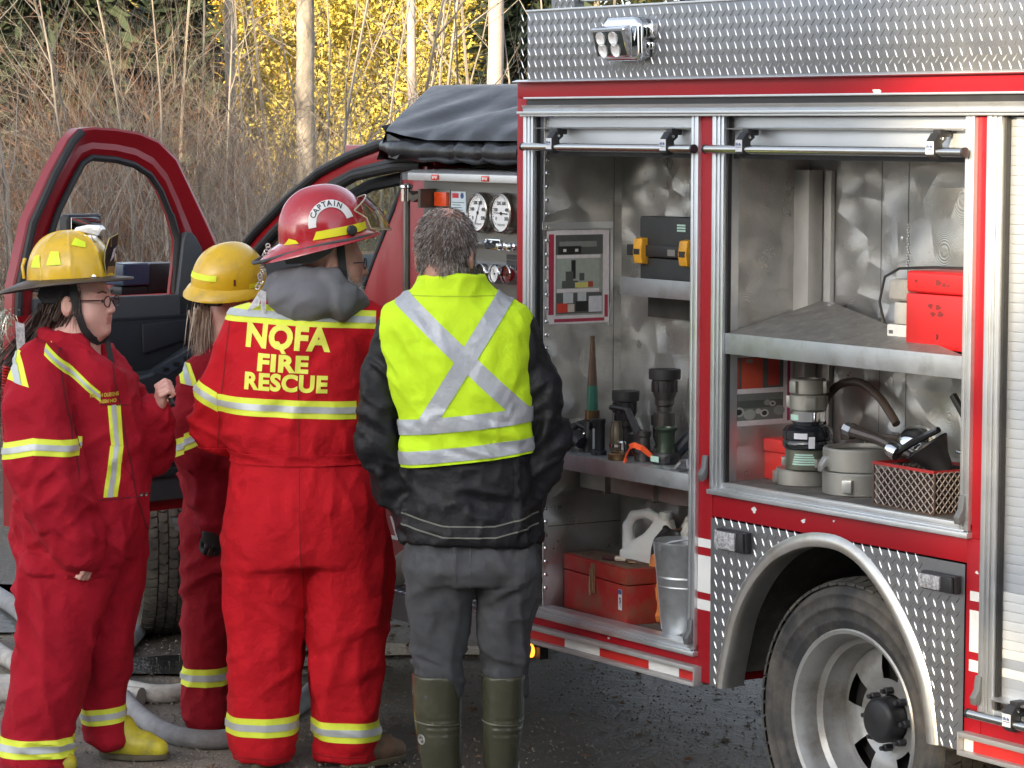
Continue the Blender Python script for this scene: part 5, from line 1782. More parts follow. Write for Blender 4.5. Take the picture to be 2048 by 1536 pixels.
V = wrinkle(V, F, [
    (.012, 4, 4, 9, 4, lambda V: bump_at(V, (-.08, 0, 1.12), (.5, .5, .10))),
    (.007, 5, 5, 7, -6, up),
    (.012, 9, 9, 3.0, 5, lambda V: bump_at(V, (-.06, 0, .93), (.5, .5, .09))),
    (.013, 3, 3, 6, 6, lambda V: bump_at(V, (-.06, 0, .62), (.5, .5, .22))),
    (.010, 4, 4, 9, -5, lambda V: bump_at(V, (-.06, 0, .36), (.5, .5, .16))),
    (.010, 3, 3, 16, 3, lambda V: bump_at(V, (-.06, 0, .06), (.5, .5, .09))),
    (.012, 6, 6, 12, 8, lambda V: elbow(V, (-.35, .08, 1.12), .14)),
    (.008, 6, 6, 2.2, 3, lambda V: np.clip((.95 - V[:, 2]) / .1, 0, 1)),
    (.0025, 9, 9, 7, -5, None)], 1)
cov = npmesh('coverall', V, F, CLOTH, CAPT, None, True)
CV, CF_ = V, F
bvh = BVHTree.FromPolygons([tuple(p) for p in V], [tuple(f) for f in F])
torso_only = lambda V: (V[:, 0] > -.345) & (V[:, 1] < .16)
back = [((0, .10, 0), (0, -1, 0))]
hi_vis(V, F, (-.337, 1.502), (.170, 1.474), .029, cov, None, [((-.42, 0, 0), (1, 0, 0)), ((.172, 0, 0), (-1, 0, 0))] + back)
hi_vis(V, F, (-.341, 1.206), (.112, 1.189), .0285, cov, lambda V: V[:, 1] < .12, [((-.3405, 0, 0), (1, 0, 0)), ((.113, 0, 0), (-1, 0, 0))] + back)
hi_vis(V, F, (-.415, 1.244), (-.342, 1.206), .0285, cov, None, [((-.342, 0, 0), (-1, 0, 0))])
hi_vis(V, F, (-.33, .143), (-.08, .143), .0315, cov, lambda V: V[:, 0] < -.055)
hi_vis(V, F, (-.03, .125), (.18, .121), .0330, cov, lambda V: V[:, 0] > -.052)
# waist seam and elastic
SEAMR = mat('dark red seam', (.24, .004, .006), rough=.9)
cut(V, F, slab((-.300, 1.47), (-.343, 1.09), .0022) + back, .0010, 'arm_seam', SEAMR, cov, lambda V: (V[:, 1] < .08) & (V[:, 0] < -.27), .001)
cut(V, F, slab((-.062, .66), (-.066, 1.0), .0016) + back, .0010, 'seat_seam', SEAMR, cov, lambda V: (V[:, 1] < .0), .001)
for x0, x1 in ((-.34, -.07), (-.045, .20)):
    cut(V, F, slab((x0, .040), (x1, .036), .0016), .0010, 'cuff_seam', SEAMR, cov, lambda V, a=x0, b=x1: (V[:, 0] > a) & (V[:, 0] < b), .001)
cut(V, F, slab((-.32, 1.030), (.17, 1.030), .018) + back, .0030, 'waistband', CLOTH, cov, lambda V: V[:, 1] < .2, .003)
YLET = mat('yellow lettering', (.80, .78, .10), rough=.6, var=.05, bump=.0005, bs=400)
project_text('NQFA', .101, .0046, -.110, 1.4185, bvh, cov, YLET, -.055, 1.06, width=.275)
project_text('FIRE', .072, .0036, -.122, 1.338, bvh, cov, YLET, -.05, 1.08, width=.165)
project_text('RESCUE', .072, .0034, -.112, 1.277, bvh, cov, YLET, -.045, 1.08, width=.268)
sole_shoe('boot', CAPT, BOOTB, (.10, -.01, 0), (.26, .12, 0))
sole_shoe('boot', CAPT, BOOTB, (-.21, -.02, 0), (-.16, .22, 0))
# head, hood and helmet
hf = Frame((.022, .015, 1.650), math.radians(14), math.radians(4))
v = Vol((-.42, -.22, .10), (.32, .50, 1.82), .0068)
add_head(v, hf, .2, (-.035, .015, 1.46), .060)
v.chain([(-.03, .01, 1.48), (-.06, 0, 1.2), (-.06, 0, .85)], [.09, .13, .13], k=.05)
for s, x in ((-1, -.19), (1, .075)): v.chain([(-.06 + s * .08, 0, .80), (x, 0, .45), (x, .01, .10)], [.09, .07, .05], k=.04)
v.chain([(-.20, .0, 1.43), (-.34, .07, 1.13), (-.25, .33, 1.14), (-.20, .40, 1.15)], [.05, .045, .035, .04], k=.03)
v.chain([(.11, .02, 1.44), (.23, .18, 1.21), (.10, .42, 1.22), (.04, .46, 1.24)], [.05, .045, .035, .04], k=.03)
ex = [hand(Frame((-.235, .345, 1.14), math.radians(60))), hand(Frame((.085, .435, 1.225), math.radians(130)))]
bod = skin_mesh(CAPT, v, hf, SKINM, ex)
BEARD = mat('white beard hair', (.55, .52, .49), rough=.7, var=.3, vs=60)
R = np.random.default_rng(5)
n = 1500
a = R.uniform(-1.5, 1.5, n); t = R.uniform(0, 1, n)
rt = np.stack([.045 + .066 * np.cos(a) - .02 * t, .069 * np.sin(a), -.095 + .085 * t * np.abs(np.sin(a)) ** .6 - .01 * R.uniform(0, 1, n)], -1)
rt = np.array([hf(p) for p in rt])
dr = np.stack([np.cos(a) * .6, np.sin(a) * .6, -np.ones(n)], -1) @ hf.R.T
strands('beard', rt, dr, 3, .035, .0030, .15, .3, BEARD, CAPT, 4)
sp_ = MB().tube([hf((.06, -.078, .012)), hf((.10, -.066, .016))], .0025, 6).tube([hf((.104, -.05 + .022 * math.cos(a), .012 + .018 * math.sin(a))) for a in np.linspace(0, 2 * PI, 14)], .002, 6, cap=False)
sp_.build('spectacles', BLACK, CAPT)
v = Vol((-.30, -.24, 1.38), (.22, .24, 1.70), .008)
v.chain([(-.155, .02, 1.572), (-.115, -.08, 1.550), (-.02, -.105, 1.540), (.06, -.085, 1.535), (.098, -.02, 1.528), (.085, .08, 1.53)], [.044, .050, .051, .045, .038, .036], k=.03)
v.chain([(-.140, -.03, 1.595), (-.06, -.07, 1.602), (.03, -.07, 1.588), (.075, -.04, 1.57)], [.033, .038, .036, .030], k=.025)
v.cap((-.09, -.085, 1.525), (-.05, -.10, 1.51), .045, .036, k=.03)
v.ell((.0, .02, 1.60), (.075, .075, .10), k=.02, sub=True)
V, F = v.mesh(2)
V = wrinkle(V, F, [(.013, 3, 3, 6, 5, None), (.004, 9, 9, 12, -5, None)], 4)
npmesh('hood', V, F, HOOD, CAPT, None, True)
hm = Frame((.003, .012, 1.738), math.radians(14), math.radians(-9), math.radians(0))
def brim_c(az):
    b = (1 - math.cos(az)) / 2
    return .022 + .052 * b ** 2.2 + .012 * (math.cos(az) > 0) * math.cos(az) ** 2
helm = helmet(CAPT, hm, HELR, .150, .122, .168, brim_c, HELR, lambda az: .012 + .030 * ((1 - math.cos(az)) / 2) ** 2, 0)
lipo = MB()
lipo.tube([hm((-.150 * math.cos(a) * 1.0 - .074 * math.cos(a) * max(0, math.cos(a)) ** 1.2 - .02 * math.cos(a), .145 * math.sin(a), -.012 - .032 * max(0, math.cos(a)) ** 2)) for a in np.linspace(-PI, PI, 48)], .006, 6)
lipo.build('helmet_edge', mat('grey rubber edge', (.06, .06, .065), rough=.7), helm)
def arc(r0, r1, a0, a1, cx, cz, n=22):
    A = np.linspace(a0, a1, n)
    return [(cx + r1 * math.cos(a), cz + r1 * math.sin(a)) for a in A] + [(cx + r0 * math.cos(a), cz + r0 * math.sin(a)) for a in A[::-1]]
AC = (.010, .048)
WARC = mat('white sticker', (.72, .70, .70), rough=.45, var=.04)
side_patch('name_arc', arc(.052, .076, math.radians(184), math.radians(8), *AC), .150, .122, .168, hm, helm, WARC, -1, .004)
for i, ch in enumerate('CAPTAIN'):
    a = math.radians(148 - i * 15.5)
    TV, TF = text_faces(ch, .024, .0006)
    c_, s_ = math.cos(a - PI / 2), math.sin(a - PI / 2)
    bx, bz = AC[0] + .064 * math.cos(a), AC[1] + .064 * math.sin(a)
    b = MB()
    pts = []
    for x, y in TV:
        X_, Z_ = bx + x * c_ - y * s_, bz + x * s_ + y * c_
        el = math.asin(min(1, max(Z_, 0) / .168) ** (1 / .92)); cc = math.cos(el) ** .88
        pts.append(hm((X_, -(.122 * cc * math.sqrt(max(0, 1 - (X_ / (.150 * cc)) ** 2)) + .0052), Z_)))
    b.add(pts, TF)
    b.build('name_letter', BLACK, helm)
side_patch('reflective_band', [(-.060, .004), (-.045, .030), (.128, .034), (.130, .012), (.10, .006)], .150, .122, .168, hm, helm, mat('yellow band', (.80, .74, .02), rough=.4, var=.05), -1, .004)
side_patch('reflective_band', [(-.146, .0), (-.130, .020), (-.112, .012), (-.105, .001)], .150, .122, .168, hm, helm, mat('yellow band', (.80, .74, .02)), -1, .02)
MB().lathe([(.017, -.004), (.017, .010), (.012, .014), (0, .015)], (0, 0, 0), (0, -1, 0), 10).build('visor_knob', BLACK, helm, xf=hm.mat4() @ Matrix.Translation((.070, -.118, .016)))
# raised clear visor
b = MB()
A = np.linspace(-1.25, 1.25, 26)
lo_, hi_ = [], []
for a in A:
    lo_.append(hm((.075 + .150 * math.cos(a) * .85 + .018, .128 * math.sin(a), .020 - .030 * math.cos(a))))
    hi_.append(hm((.060 + .150 * math.cos(a) * .62, .118 * math.sin(a), .060 + .055 * math.cos(a))))
mid_ = [tuple((np.array(p) * .5 + np.array(q) * .5) + hm.R @ np.array([.014, 0, .004])) for p, q in zip(lo_, hi_)]
b.strip(lo_, mid_).strip(mid_, hi_)
vis = b.build('visor', VISOR, helm, smooth=80)
MB().tube(lo_, .0022, 6).tube(hi_, .0022, 6).tube([lo_[0], mid_[0], hi_[0]], .0022, 6).tube([lo_[-1], mid_[-1], hi_[-1]], .0022, 6).build('visor_rim', mat('amber visor rim', (.42, .36, .24), rough=.3), vis)
MB().add([hm((.178, -.055, .075)), hm((.200, -.058, .025)), hm((.200, -.030, .022)), hm((.180, -.030, .075))], [(0, 1, 2, 3)]).build('visor_sticker', WARC, vis)
st = MB()
def ribbon(b, pts, w, nrm):
    pts = [Vector(p) for p in pts]; nrm = Vector(nrm)
    A_, B_ = [], []
    for i, p in enumerate(pts):
        t = (pts[min(i + 1, len(pts) - 1)] - pts[max(i - 1, 0)]).normalized()
        s_ = t.cross(nrm).normalized() * w / 2
        A_.append(p - s_); B_.append(p + s_)
    b.strip(A_, B_); b.strip([p + nrm * .003 for p in B_], [p + nrm * .003 for p in A_])
ribbon(st, [hf((.010, -.082, .085)), hf((.018, -.086, .03)), hf((.026, -.086, -.02)), hf((.036, -.078, -.07)), hf((.052, -.062, -.115)), hf((.060, -.03, -.135))], .026, (0, -1, 0))
st.build('chin_strap', STRAP, CAPT)
ear_flap = MB().add([hm((-.16, -.10, -.035)), hm((-.04, -.128, -.015)), hm((.03, -.125, -.004)), hm((-.01, -.118, -.045)), hm((-.07, -.11, -.068)), hm((-.15, -.07, -.06))], [(0, 1, 2, 3, 4, 5)])
ear_flap.build('ear_flap', mat('grey rubber edge', (.06, .06, .065)), CAPT)
# tags dangling from the back of the helmet
ch_ = MB()
cp = Vector((-.178, -.03, 1.712))
for i in range(15):
    p = cp + Vector((-.002 * i + .004 * math.sin(i * 1.7), -.002 * i, -.0095 * i))
    ch_.tube([p + Vector((.007 * math.cos(a), .003 * math.sin(a * 2 + i), .007 * math.sin(a))) for a in np.linspace(0, 2 * PI, 8)], .0022, 5, cap=False)
tg = ch_.build('tag_chain', mat('tag metal', (.60, .56, .52), rough=.3, metal=.7), CAPT)
b = MB()
b.add([(-.205, -.07, 1.565), (-.190, -.07, 1.57), (-.205, -.072, 1.52), (-.245, -.07, 1.50)], [(0, 1, 2, 3)])
b.add([(-.200, -.075, 1.572), (-.180, -.075, 1.565), (-.182, -.075, 1.49), (-.196, -.075, 1.465)], [(0, 1, 2, 3)])
b.build('name_tag', mat('pale tag', (.55, .54, .56), rough=.4, var=.4, vs=60), tg)

# ------------------------------------------------------------------ man in the hi-vis vest
VEST = person('person', 'grey haired person in a lime vest with a silver cross over a black jacket', (1.275, .446, 0))
HIVIS = mat('fluorescent lime cloth', (.55, .80, .010), rough=.8, var=.05, vs=5, bump=.0008, bs=380, bump2=(.008, 18))
JACK = mat('black jacket nylon', (.007, .007, .009), rough=.55, var=.2, vs=5, bump=.0006, bs=260, spec=.35, bump2=(.008, 18))
DENIM = mat('charcoal denim', (.058, .060, .064), rough=.92, var=.35, vs=10, bump=.0008, bs=500, dirt=((.09, .09, .10), .4, 9))
TT = [(.822, .022, .0, .216, .176), (.88, .022, .0, .214, .170), (.98, .020, .0, .204, .155), (1.08, .012, .0, .198, .150), (1.18, .010, .0, .197, .148), (1.30, .0, .0, .210, .146), (1.41, -.015, .0, .222, .140), (1.48, -.022, .0, .215, .122), (1.53, -.03, .005, .180, .10), (1.575, -.036, .01, .118, .082), (1.60, -.037, .012, .090, .075)]
def armL(v, g=0, k=.03):
    v.chain([(-.205, .0, 1.470), (-.262, -.005, 1.30), (-.262, -.015, 1.12), (-.215, .01, .985), (-.165, .015, .915)], [.066 + g, .058 + g, .057 + g, .052 + g, .045 + g], k=k)
def armR(v, g=0, k=.03):
    v.chain([(.165, .0, 1.475), (.235, -.005, 1.30), (.262, -.01, 1.15), (.238, .0, 1.04), (.212, .02, .955)], [.064 + g, .058 + g, .056 + g, .053 + g, .046 + g], k=k)
v = Vol((-.40, -.26, .80), (.40, .26, 1.64), .008)
v.loft(TT, k=.03); armL(v); armR(v)
V, F = v.mesh(2)
V = wrinkle(V, F, [
    (.011, 4, 4, 11, 3, lambda V: bump_at(V, (.02, 0, .95), (.21, .4, .12))),
    (.012, 7, 7, 12, 9, lambda V: (V[:, 0] < -.17) * np.clip((1.42 - V[:, 2]) / .1, 0, 1)),
    (.012, 7, 7, 12, -9, lambda V: (V[:, 0] > .16) * np.clip((1.42 - V[:, 2]) / .1, 0, 1)),
    (.004, 13, 13, 13, 0, None)], 21)
jk = npmesh('jacket', V, F, JACK, VEST, None, True)
PIPE = mat('pale piping', (.16, .165, .14), rough=.7)
for w_ in (.8885, .8545):
    for (u0, w0, u1, w1) in ((-.19, w_ + .028, -.06, w_ - .004), (-.06, w_ - .004, .10, w_ - .004), (.10, w_ - .004, .235, w_ + .026)):
        cut(V, F, slab((u0, w0), (u1, w1), .0022) + [((u0, 0, 0), (1, 0, 0)), ((u1, 0, 0), (-1, 0, 0)), ((0, .05, 0), (0, -1, 0))], .0015, 'hem_piping', PIPE, jk, lambda V: (V[:, 2] < .97) & (V[:, 2] > .78), .002)
v = Vol((-.40, -.26, 1.02), (.40, .26, 1.70), .008)
v.loft(TT, k=.03, grow=.016)
v.chain([(-.21, .0, 1.478), (-.06, .01, 1.565)], [.066, .055], k=.04)
v.chain([(.165, .0, 1.482), (-.01, .01, 1.565)], [.066, .055], k=.04)
v.loft([(1.49, -.03, .005, .165, .115), (1.545, -.035, .002, .128, .106), (1.59, -.037, .0, .112, .100), (1.646, -.037, -.003, .106, .097)], k=.03)
armL2 = [(-.310, .0, 1.52), (-.268, -.005, 1.36), (-.262, -.01, 1.22), (-.262, -.015, 1.02)]
v.chain(armL2, [.060, .074, .084, .084], k=.012, sub=True)
v.chain([(.285, .0, 1.54), (.262, -.005, 1.36), (.272, -.01, 1.22), (.275, .0, 1.0)], [.055, .062, .074, .078], k=.012, sub=True)
v.loft([(1.56, -.037, .012, .074, .062), (1.70, -.037, .012, .082, .070)], k=.01, sub=True)
V, F = v.mesh(2)
V = wrinkle(V, F, [
    (.011, 5, 5, 6, 8, lambda V: bump_at(V, (-.15, 0, 1.35), (.14, .4, .2))),
    (.012, 6, 6, 5, -9, lambda V: bump_at(V, (.16, 0, 1.42), (.12, .4, .16))),
    (.011, 4, 4, 16, 4, lambda V: bump_at(V, (.01, 0, 1.14), (.3, .4, .07))),
    (.006, 5, 5, 4, 6, None),
    (.003, 12, 12, 12, 0, None)], 33)
cutp = (.012, 1.079)
# trim the vest along its slanting hem
bm = bmesh.new(); me_ = npmesh('vest', V, F, HIVIS, VEST, None, True); bm.from_mesh(me_.data)
bmesh.ops.bisect_plane(bm, geom=bm.verts[:] + bm.edges[:] + bm.faces[:], plane_co=(0, 0, 1.077), plane_no=(-.115, 0, 1), clear_inner=True)
bm.to_mesh(me_.data); bm.free()
keepb = [((0, .06, 0), (0, -1, 0))]
inx = [((-.255, 0, 0), (1, 0, 0)), ((.235, 0, 0), (-1, 0, 0))]
STAPE = mat('silver vest tape', (.42, .44, .47), rough=.42, metal=.2, var=.12, vs=26, bump=.003, bs=45)
tp = lambda p0, p1, h, o, extra=(), near=None: cut(V, F, slab(p0, p1, h) + list(extra), o, 'reflective_tape', STAPE, me_, near, .0015)
tp((-.173, 1.562), (.165, 1.245), .0270, .0022, keepb + [((0, 0, 1.23), (.115, 0, .993)), ((-.21, 0, 0), (1, 0, 0))])
tp((.134, 1.588), (-.098, 1.215), .0270, .0040, keepb + [((0, 0, 1.195), (-.1, 0, 1))])
belt = lambda V: np.abs(V[:, 0] - .01) < .24
tp((-.19, 1.180), (.205, 1.222), .0235, .0055, (), belt)
tp((-.19, 1.086), (.207, 1.129), .0205, .0030, (), belt)
cut(V, F, slab((-.16, 1.583), (.09, 1.583), .0018) + keepb, .001, 'collar_seam', mat('olive stitching', (.36, .52, .01), rough=.8), me_, None, .001)
# jeans
v = Vol((-.26, -.26, .28), (.32, .26, .90), .0078)
v.loft([(.70, .026, .0, .200, .155), (.74, .027, -.005, .206, .165), (.79, .025, -.005, .204, .158), (.86, .022, .0, .190, .135)], k=.04)
v.loft([(.33, -.076, .0, .076, .085), (.40, -.076, .0, .078, .09), (.445, -.075, .0, .074, .088), (.54, -.071, .0, .087, .098), (.66, -.074, .0, .104, .12), (.74, -.072, -.01, .112, .145), (.82, -.06, 0, .11, .14)], k=.012)
v.loft([(.33, .126, .01, .068, .085), (.40, .126, .01, .069, .09), (.445, .127, .01, .070, .088), (.54, .131, .005, .081, .098), (.66, .139, .0, .094, .12), (.74, .128, -.01, .105, .145), (.82, .115, 0, .11, .14)], k=.012)
V, F = v.mesh(2)
V = wrinkle(V, F, [(.013, 4, 4, 13, 5, lambda V: bump_at(V, (-.07, 0, .44), (.12, .4, .11))), (.011, 4, 4, 9, -6, lambda V: bump_at(V, (.03, 0, .66), (.4, .4, .09))), (.011, 4, 4, 12, 4, lambda V: bump_at(V, (.13, 0, .48), (.1, .3, .13))), (.006, 9, 9, 6, 8, None), (.003, 12, 12, 12, 0, None)], 43)
jn = npmesh('jeans', V, F, DENIM, VEST, None, True)
DEN2 = mat('faded denim', (.070, .071, .074), rough=.92, var=.3, vs=14, bump=.0008, bs=500)
for sx in (-1, 1):
    c_ = .026 + sx * .105
    pc = cut(V, F, [((c_ - .062, 0, 0), (1, 0, 0)), ((c_ + .062, 0, 0), (-1, 0, 0)), ((c_, 0, .690), (.32 * sx, 0, 1)), ((c_, 0, .690), (-.32 * sx, 0, 1)), ((0, 0, .80), (0, 0, -1)), ((0, -.04, 0), (0, -1, 0))], .0022, 'back_pocket', DEN2, jn, None, .003)
cut(V, F, [((.022, 0, 0), (1, 0, 0)), ((.0265, 0, 0), (-1, 0, 0)), ((0, -.05, 0), (0, -1, 0)), ((0, 0, .66), (0, 0, 1))], .002, 'seat_seam', DEN2, jn, None, .003)
# rubber boots
for (ct, cb, at, ab, toe) in ((-.079, -.0675, .079, .0625, -.03), (.126, .1185, .069, .0535, .04)):
    v = Vol((ct - .2, -.16, -.01), (ct + .2, .30, .42), .0075)
    v.loft([(.02, cb, .0, ab, .075), (.10, cb, .0, ab, .075), (.20, (ct + cb) / 2, .0, (at + ab) / 2 * .98, .088), (.29, ct, .0, at * .96, .096), (.408, ct, .0, at * 1.02, .102)], k=.012)
    v.cap((cb, .0, .052), (cb + toe * .4, .16, .045), .058, .050, k=.03)
    v._apply(np.array((ct - .2, -.16, -.03)), np.array((ct + .2, .30, .01)), lambda X, Y, Z: Z - .004 + 0 * X + 0 * Y, .004, sub=True)
    v.loft([(.335, ct, .0, at - .012, .088), (.45, ct, .0, at - .010, .09)], k=.004, sub=True)
    V, F = v.mesh(1)
    N = normals(V, F)
    d = .0035 * np.sin(V[:, 2] * 2 * PI / .021) * np.exp(-((V[:, 2] - .245) / .035) ** 2) * (np.abs(V[:, 0] - ct - .02) < .05)
    V = V + N * d[:, None]
    V = wrinkle(V, F, [(.004, 5, 5, 9, 4, lambda V: np.clip((.27 - V[:, 2]) / .05, 0, 1))], 51)
    bt = npmesh('rubber_boot', V, F, OLIVE, VEST, None, True)
    cut(V, F, slab((ct - .1, .262), (ct + .1, .248), .0022), .0012, 'boot_seam', mat('pale boot seam', (.16, .16, .12), rough=.5), bt, None, .0015)
    if ct < 0:
        BV = BVHTree.FromPolygons([tuple(p) for p in V], [tuple(f) for f in F])
        b = MB()
        for r in (.0155, .012):
            L_ = []
            for a in np.linspace(0, 2 * PI, 20):
                u_, w_ = ct - .048 + r * math.cos(a) * .7, .205 + r * math.sin(a)
                h_ = BV.ray_cast(Vector((u_, -1, w_)), Vector((0, 1, 0)))[0]
                L_.append((u_, (h_.y if h_ else 0) - .001, w_))
            b.tube(L_, .0010, 4, cap=False)
        for q in range(4):
            u_, w_ = ct - .054 + q * .004, .205 - .004 + q * .003
            h_ = BV.ray_cast(Vector((u_, -1, w_)), Vector((0, 1, 0)))[0]
            b.tube([(u_, (h_.y if h_ else 0) - .001, w_ - .006), (u_, (h_.y if h_ else 0) - .001, w_ + .006)], .001, 4)
        b.build('boot_emblem', mat('pale print', (.45, .45, .42), rough=.5), bt)
# body with head
vf = Frame((-.055, .0, 1.700), math.radians(80), math.radians(14), 0, 1.10)
v = Vol((-.36, -.24, .05), (.36, .26, 1.88), .0068)
add_head(v, vf, .3, (-.036, .012, 1.53), .054)
v.chain([(-.03, .01, 1.52), (.0, 0, 1.25), (.02, 0, .90)], [.09, .12, .12], k=.05)
for x in (-.072, .125): v.chain([(x, 0, .80), (x, 0, .45), (x, 0, .10)], [.08, .055, .04], k=.04)
v.chain([(-.20, .0, 1.45), (-.262, -.01, 1.15), (-.17, .015, .92)], [.045, .042, .034], k=.03)
v.chain([(.165, .0, 1.45), (.260, -.01, 1.15), (.21, .02, .95)], [.045, .042, .034], k=.03)
ex = [hand(Frame((-.150, .03, .895), math.radians(60), math.radians(60)), .4), hand(Frame((.200, .035, .93), math.radians(110), math.radians(60)), .4)]
vb = skin_mesh(VEST, v, vf, SKINM, ex)
me = vb.data
V = np.empty(len(me.vertices) * 3); me.vertices.foreach_get('co', V); V = V.reshape(-1, 3)
F = np.empty(len(me.loops), np.int32); me.loops.foreach_get('vertex_index', F); F = F.reshape(-1, 4)
N = normals(V, F)
Lc = vf.inv(V)
R = np.random.default_rng(9)
def hair_on(parent, V, N, Lc, mask, n, length, width, mats, down, seed, seg=3, lift=.35, grav=.25):
    R = np.random.default_rng(seed)
    idx = np.nonzero(mask)[0]
    for q, (mt, share) in enumerate(mats):
        k = R.choice(idx, int(n * share))
        P = V[k] + R.normal(0, .003, (len(k), 3))
        d = N[k] * lift + down(V[k], Lc[k]) + R.normal(0, .12, (len(k), 3))
        d /= np.linalg.norm(d, axis=1, keepdims=True)
        strands('hair', P, d, seg, length, width, grav, .12, mt, parent, seed + q)
HB = mat('brown grey hair', (.115, .085, .07), rough=.55, var=.4, vs=90)
HG = mat('silver hair', (.34, .31, .29), rough=.5, var=.3, vs=90)
crown = vf((-.055, -.015, .115))
def whorl(P, L):
    d = P - crown; d[:, 2] -= .02
    d /= np.maximum(np.linalg.norm(d, axis=1, keepdims=True), 1e-6)
    t = np.cross(d, np.array([0, 0, 1.])) * .35
    return d + t
edge = lambda L: (L[:, 2] > -.062 + .028 * np.sin(L[:, 1] * 60)) & (L[:, 0] < .055 + .05 * (L[:, 2] > .05)) & ~((np.abs(L[:, 1]) > .074) & (L[:, 2] < .02) & (L[:, 0] > -.035))
mask = edge(Lc) & (Lc[:, 2] < .20) & (np.abs(Lc[:, 1]) < .12) & (Lc[:, 0] > -.15)
thin = np.exp(-(((Lc - np.array([-.055, -.015, .12])) / .035) ** 2).sum(1))
mask &= (R.uniform(0, 1, len(Lc)) > thin * .75)
hair_on(VEST, V, N, Lc, mask, 10000, .017, .0026, [(HB, .55), (HG, .45)], whorl, 71, 3, .16, .10)
# hair lies over a cap of the same colour so the scalp does not glare through
capV = V[:]; ck = mask[F].all(1)
cap_u, cap_i = np.unique(F[ck], return_inverse=True)
npmesh('hair_base', V[cap_u] + N[cap_u] * .003, cap_i.reshape(-1, 4), mat('scalp hair', (.15, .115, .095), rough=.8, var=.5, vs=120), VEST, None, True)
# ------------------------------------------------------------------ woman in the yellow helmet, in profile
WOM = person('person', 'person with glasses and a long dark ponytail in a yellow helmet and crimson coverall', (2.39, 1.25, 0))
v = Vol((-.40, -.46, -.02), (.46, .46, 1.50), .0085)
WT = [(.70, .020, .02, .198, .20), (.75, .025, .02, .208, .215), (.84, .028, .02, .212, .225), (.92, .028, .02, .212, .220), (1.00, .030, .02, .212, .205), (1.07, .030, .02, .208, .195), (1.14, .028, .02, .200, .190), (1.21, .022, .02, .188, .190), (1.28, .022, .02, .180, .200), (1.33, .010, .02, .150, .190), (1.37, .0, .02, .120, .15), (1.405, -.005, .02, .095, .10), (1.425, -.008, .02, .080, .08)]
v.loft(WT, k=.03)
v.loft([(.0, -.112, -.10, .110, .10), (.10, -.106, -.10, .108, .095), (.17, -.104, -.10, .110, .10), (.25, -.082, -.10, .115, .11), (.35, -.062, -.09, .118, .12), (.45, -.050, -.08, .122, .13), (.58, -.030, -.07, .145, .14), (.72, -.0, -.05, .17, .16)], k=.025)
v.loft([(.06, .082, .12, .066, .085), (.13, .080, .12, .070, .085), (.18, .080, .12, .070, .09), (.25, .080, .12, .074, .095), (.35, .094, .11, .083, .105), (.45, .098, .10, .092, .12), (.58, .095, .09, .115, .14), (.72, .075, .06, .14, .16)], k=.025)
v.chain([(-.076, -.155, 1.325), (-.088, -.20, 1.20), (-.060, -.225, 1.05), (-.014, -.230, .92), (.040, -.222, .80), (.058, -.215, .745)], [.084, .098, .110, .100, .068, .046], k=.028)
v.chain([(.05, .17, 1.30), (.19, .20, 1.12), (.238, .17, 1.02), (.252, .10, 1.09), (.268, .045, 1.155), (.274, .035, 1.172)], [.085, .080, .072, .062, .046, .044], k=.03)
v.loft([(1.34, .01, .02, .115, .115), (1.40, .0, .02, .098, .098), (1.435, -.012, .02, .092, .09)], k=.02)
v.loft([(1.33, .020, .02, .070, .06), (1.50, .012, .02, .080, .075)], k=.012, sub=True)
v.ell((.130, -.02, 1.415), (.075, .090, .090), k=.02, sub=True)
V, F = v.mesh(2)
V = wrinkle(V, F, [
    (.008, 4, 4, 5, 5, lambda V: np.clip((V[:, 2] - 1.0) / .1, 0, 1)),
    (.013, 5, 5, 8, 9, lambda V: (V[:, 1] < -.12) * np.clip((1.05 - V[:, 2]) / .05, 0, 1) * (V[:, 2] > .66)),
    (.016, 3, 3, 5, 7, lambda V: bump_at(V, (0, 0, .55), (.5, .5, .25))),
    (.010, 4, 4, 7, -6, lambda V: bump_at(V, (.05, 0, .85), (.5, .5, .2))),
    (.013, 3, 3, 15, 3, lambda V: bump_at(V, (0, 0, .05), (.5, .5, .08))),
    (.009, 6, 6, 2.2, 3, lambda V: np.clip((.9 - V[:, 2]) / .1, 0, 1)),
    (.006, 9, 9, 7, -5, None)], 61)
wc = npmesh('coverall', V, F, CLOTHW, WOM, None, True)
near_side = lambda V: V[:, 1] < -.05
hi_vis(V, F, (-.21, 1.063), (-.06, 1.092), .0265, wc, lambda V: (V[:, 1] < -.10), [((-.075, 0, 0), (-1, 0, 0))])
hi_vis(V, F, (-.075, 1.090), (.082, 1.078), .0265, wc, lambda V: (V[:, 1] < -.17) & (V[:, 0] < .075), [((-.075, 0, 0), (1, 0, 0)), ((.060, 0, 0), (-1, 0, 0))])
hi_vis(V, F, (-.22, .0915), (.02, .0915), .0305, wc, lambda V: (V[:, 1] < .02) & (V[:, 0] < .03))
hi_vis(V, F, (0, .146), (.15, .158), .0265, wc, lambda V: (V[:, 0] > .004) & (V[:, 1] > .0))
frontside = [((0, -.0, 0), (0, -1, 0))]
hi_vis(V, F, (.158, 1.200), (.168, 1.08), .0185, wc, lambda V: (V[:, 1] < .0) & (V[:, 0] > .08), [((0, 0, 1.075), (0, 0, 1)), ((0, 0, 1.205), (0, 0, -1))] + frontside)
hi_vis(V, F, (.168, 1.082), (.150, .912), .0205, wc, lambda V: (V[:, 1] < .0) & (V[:, 0] > .08), [((0, 0, .912), (0, 0, 1)), ((0, 0, 1.0745), (0, 0, -1))] + frontside)
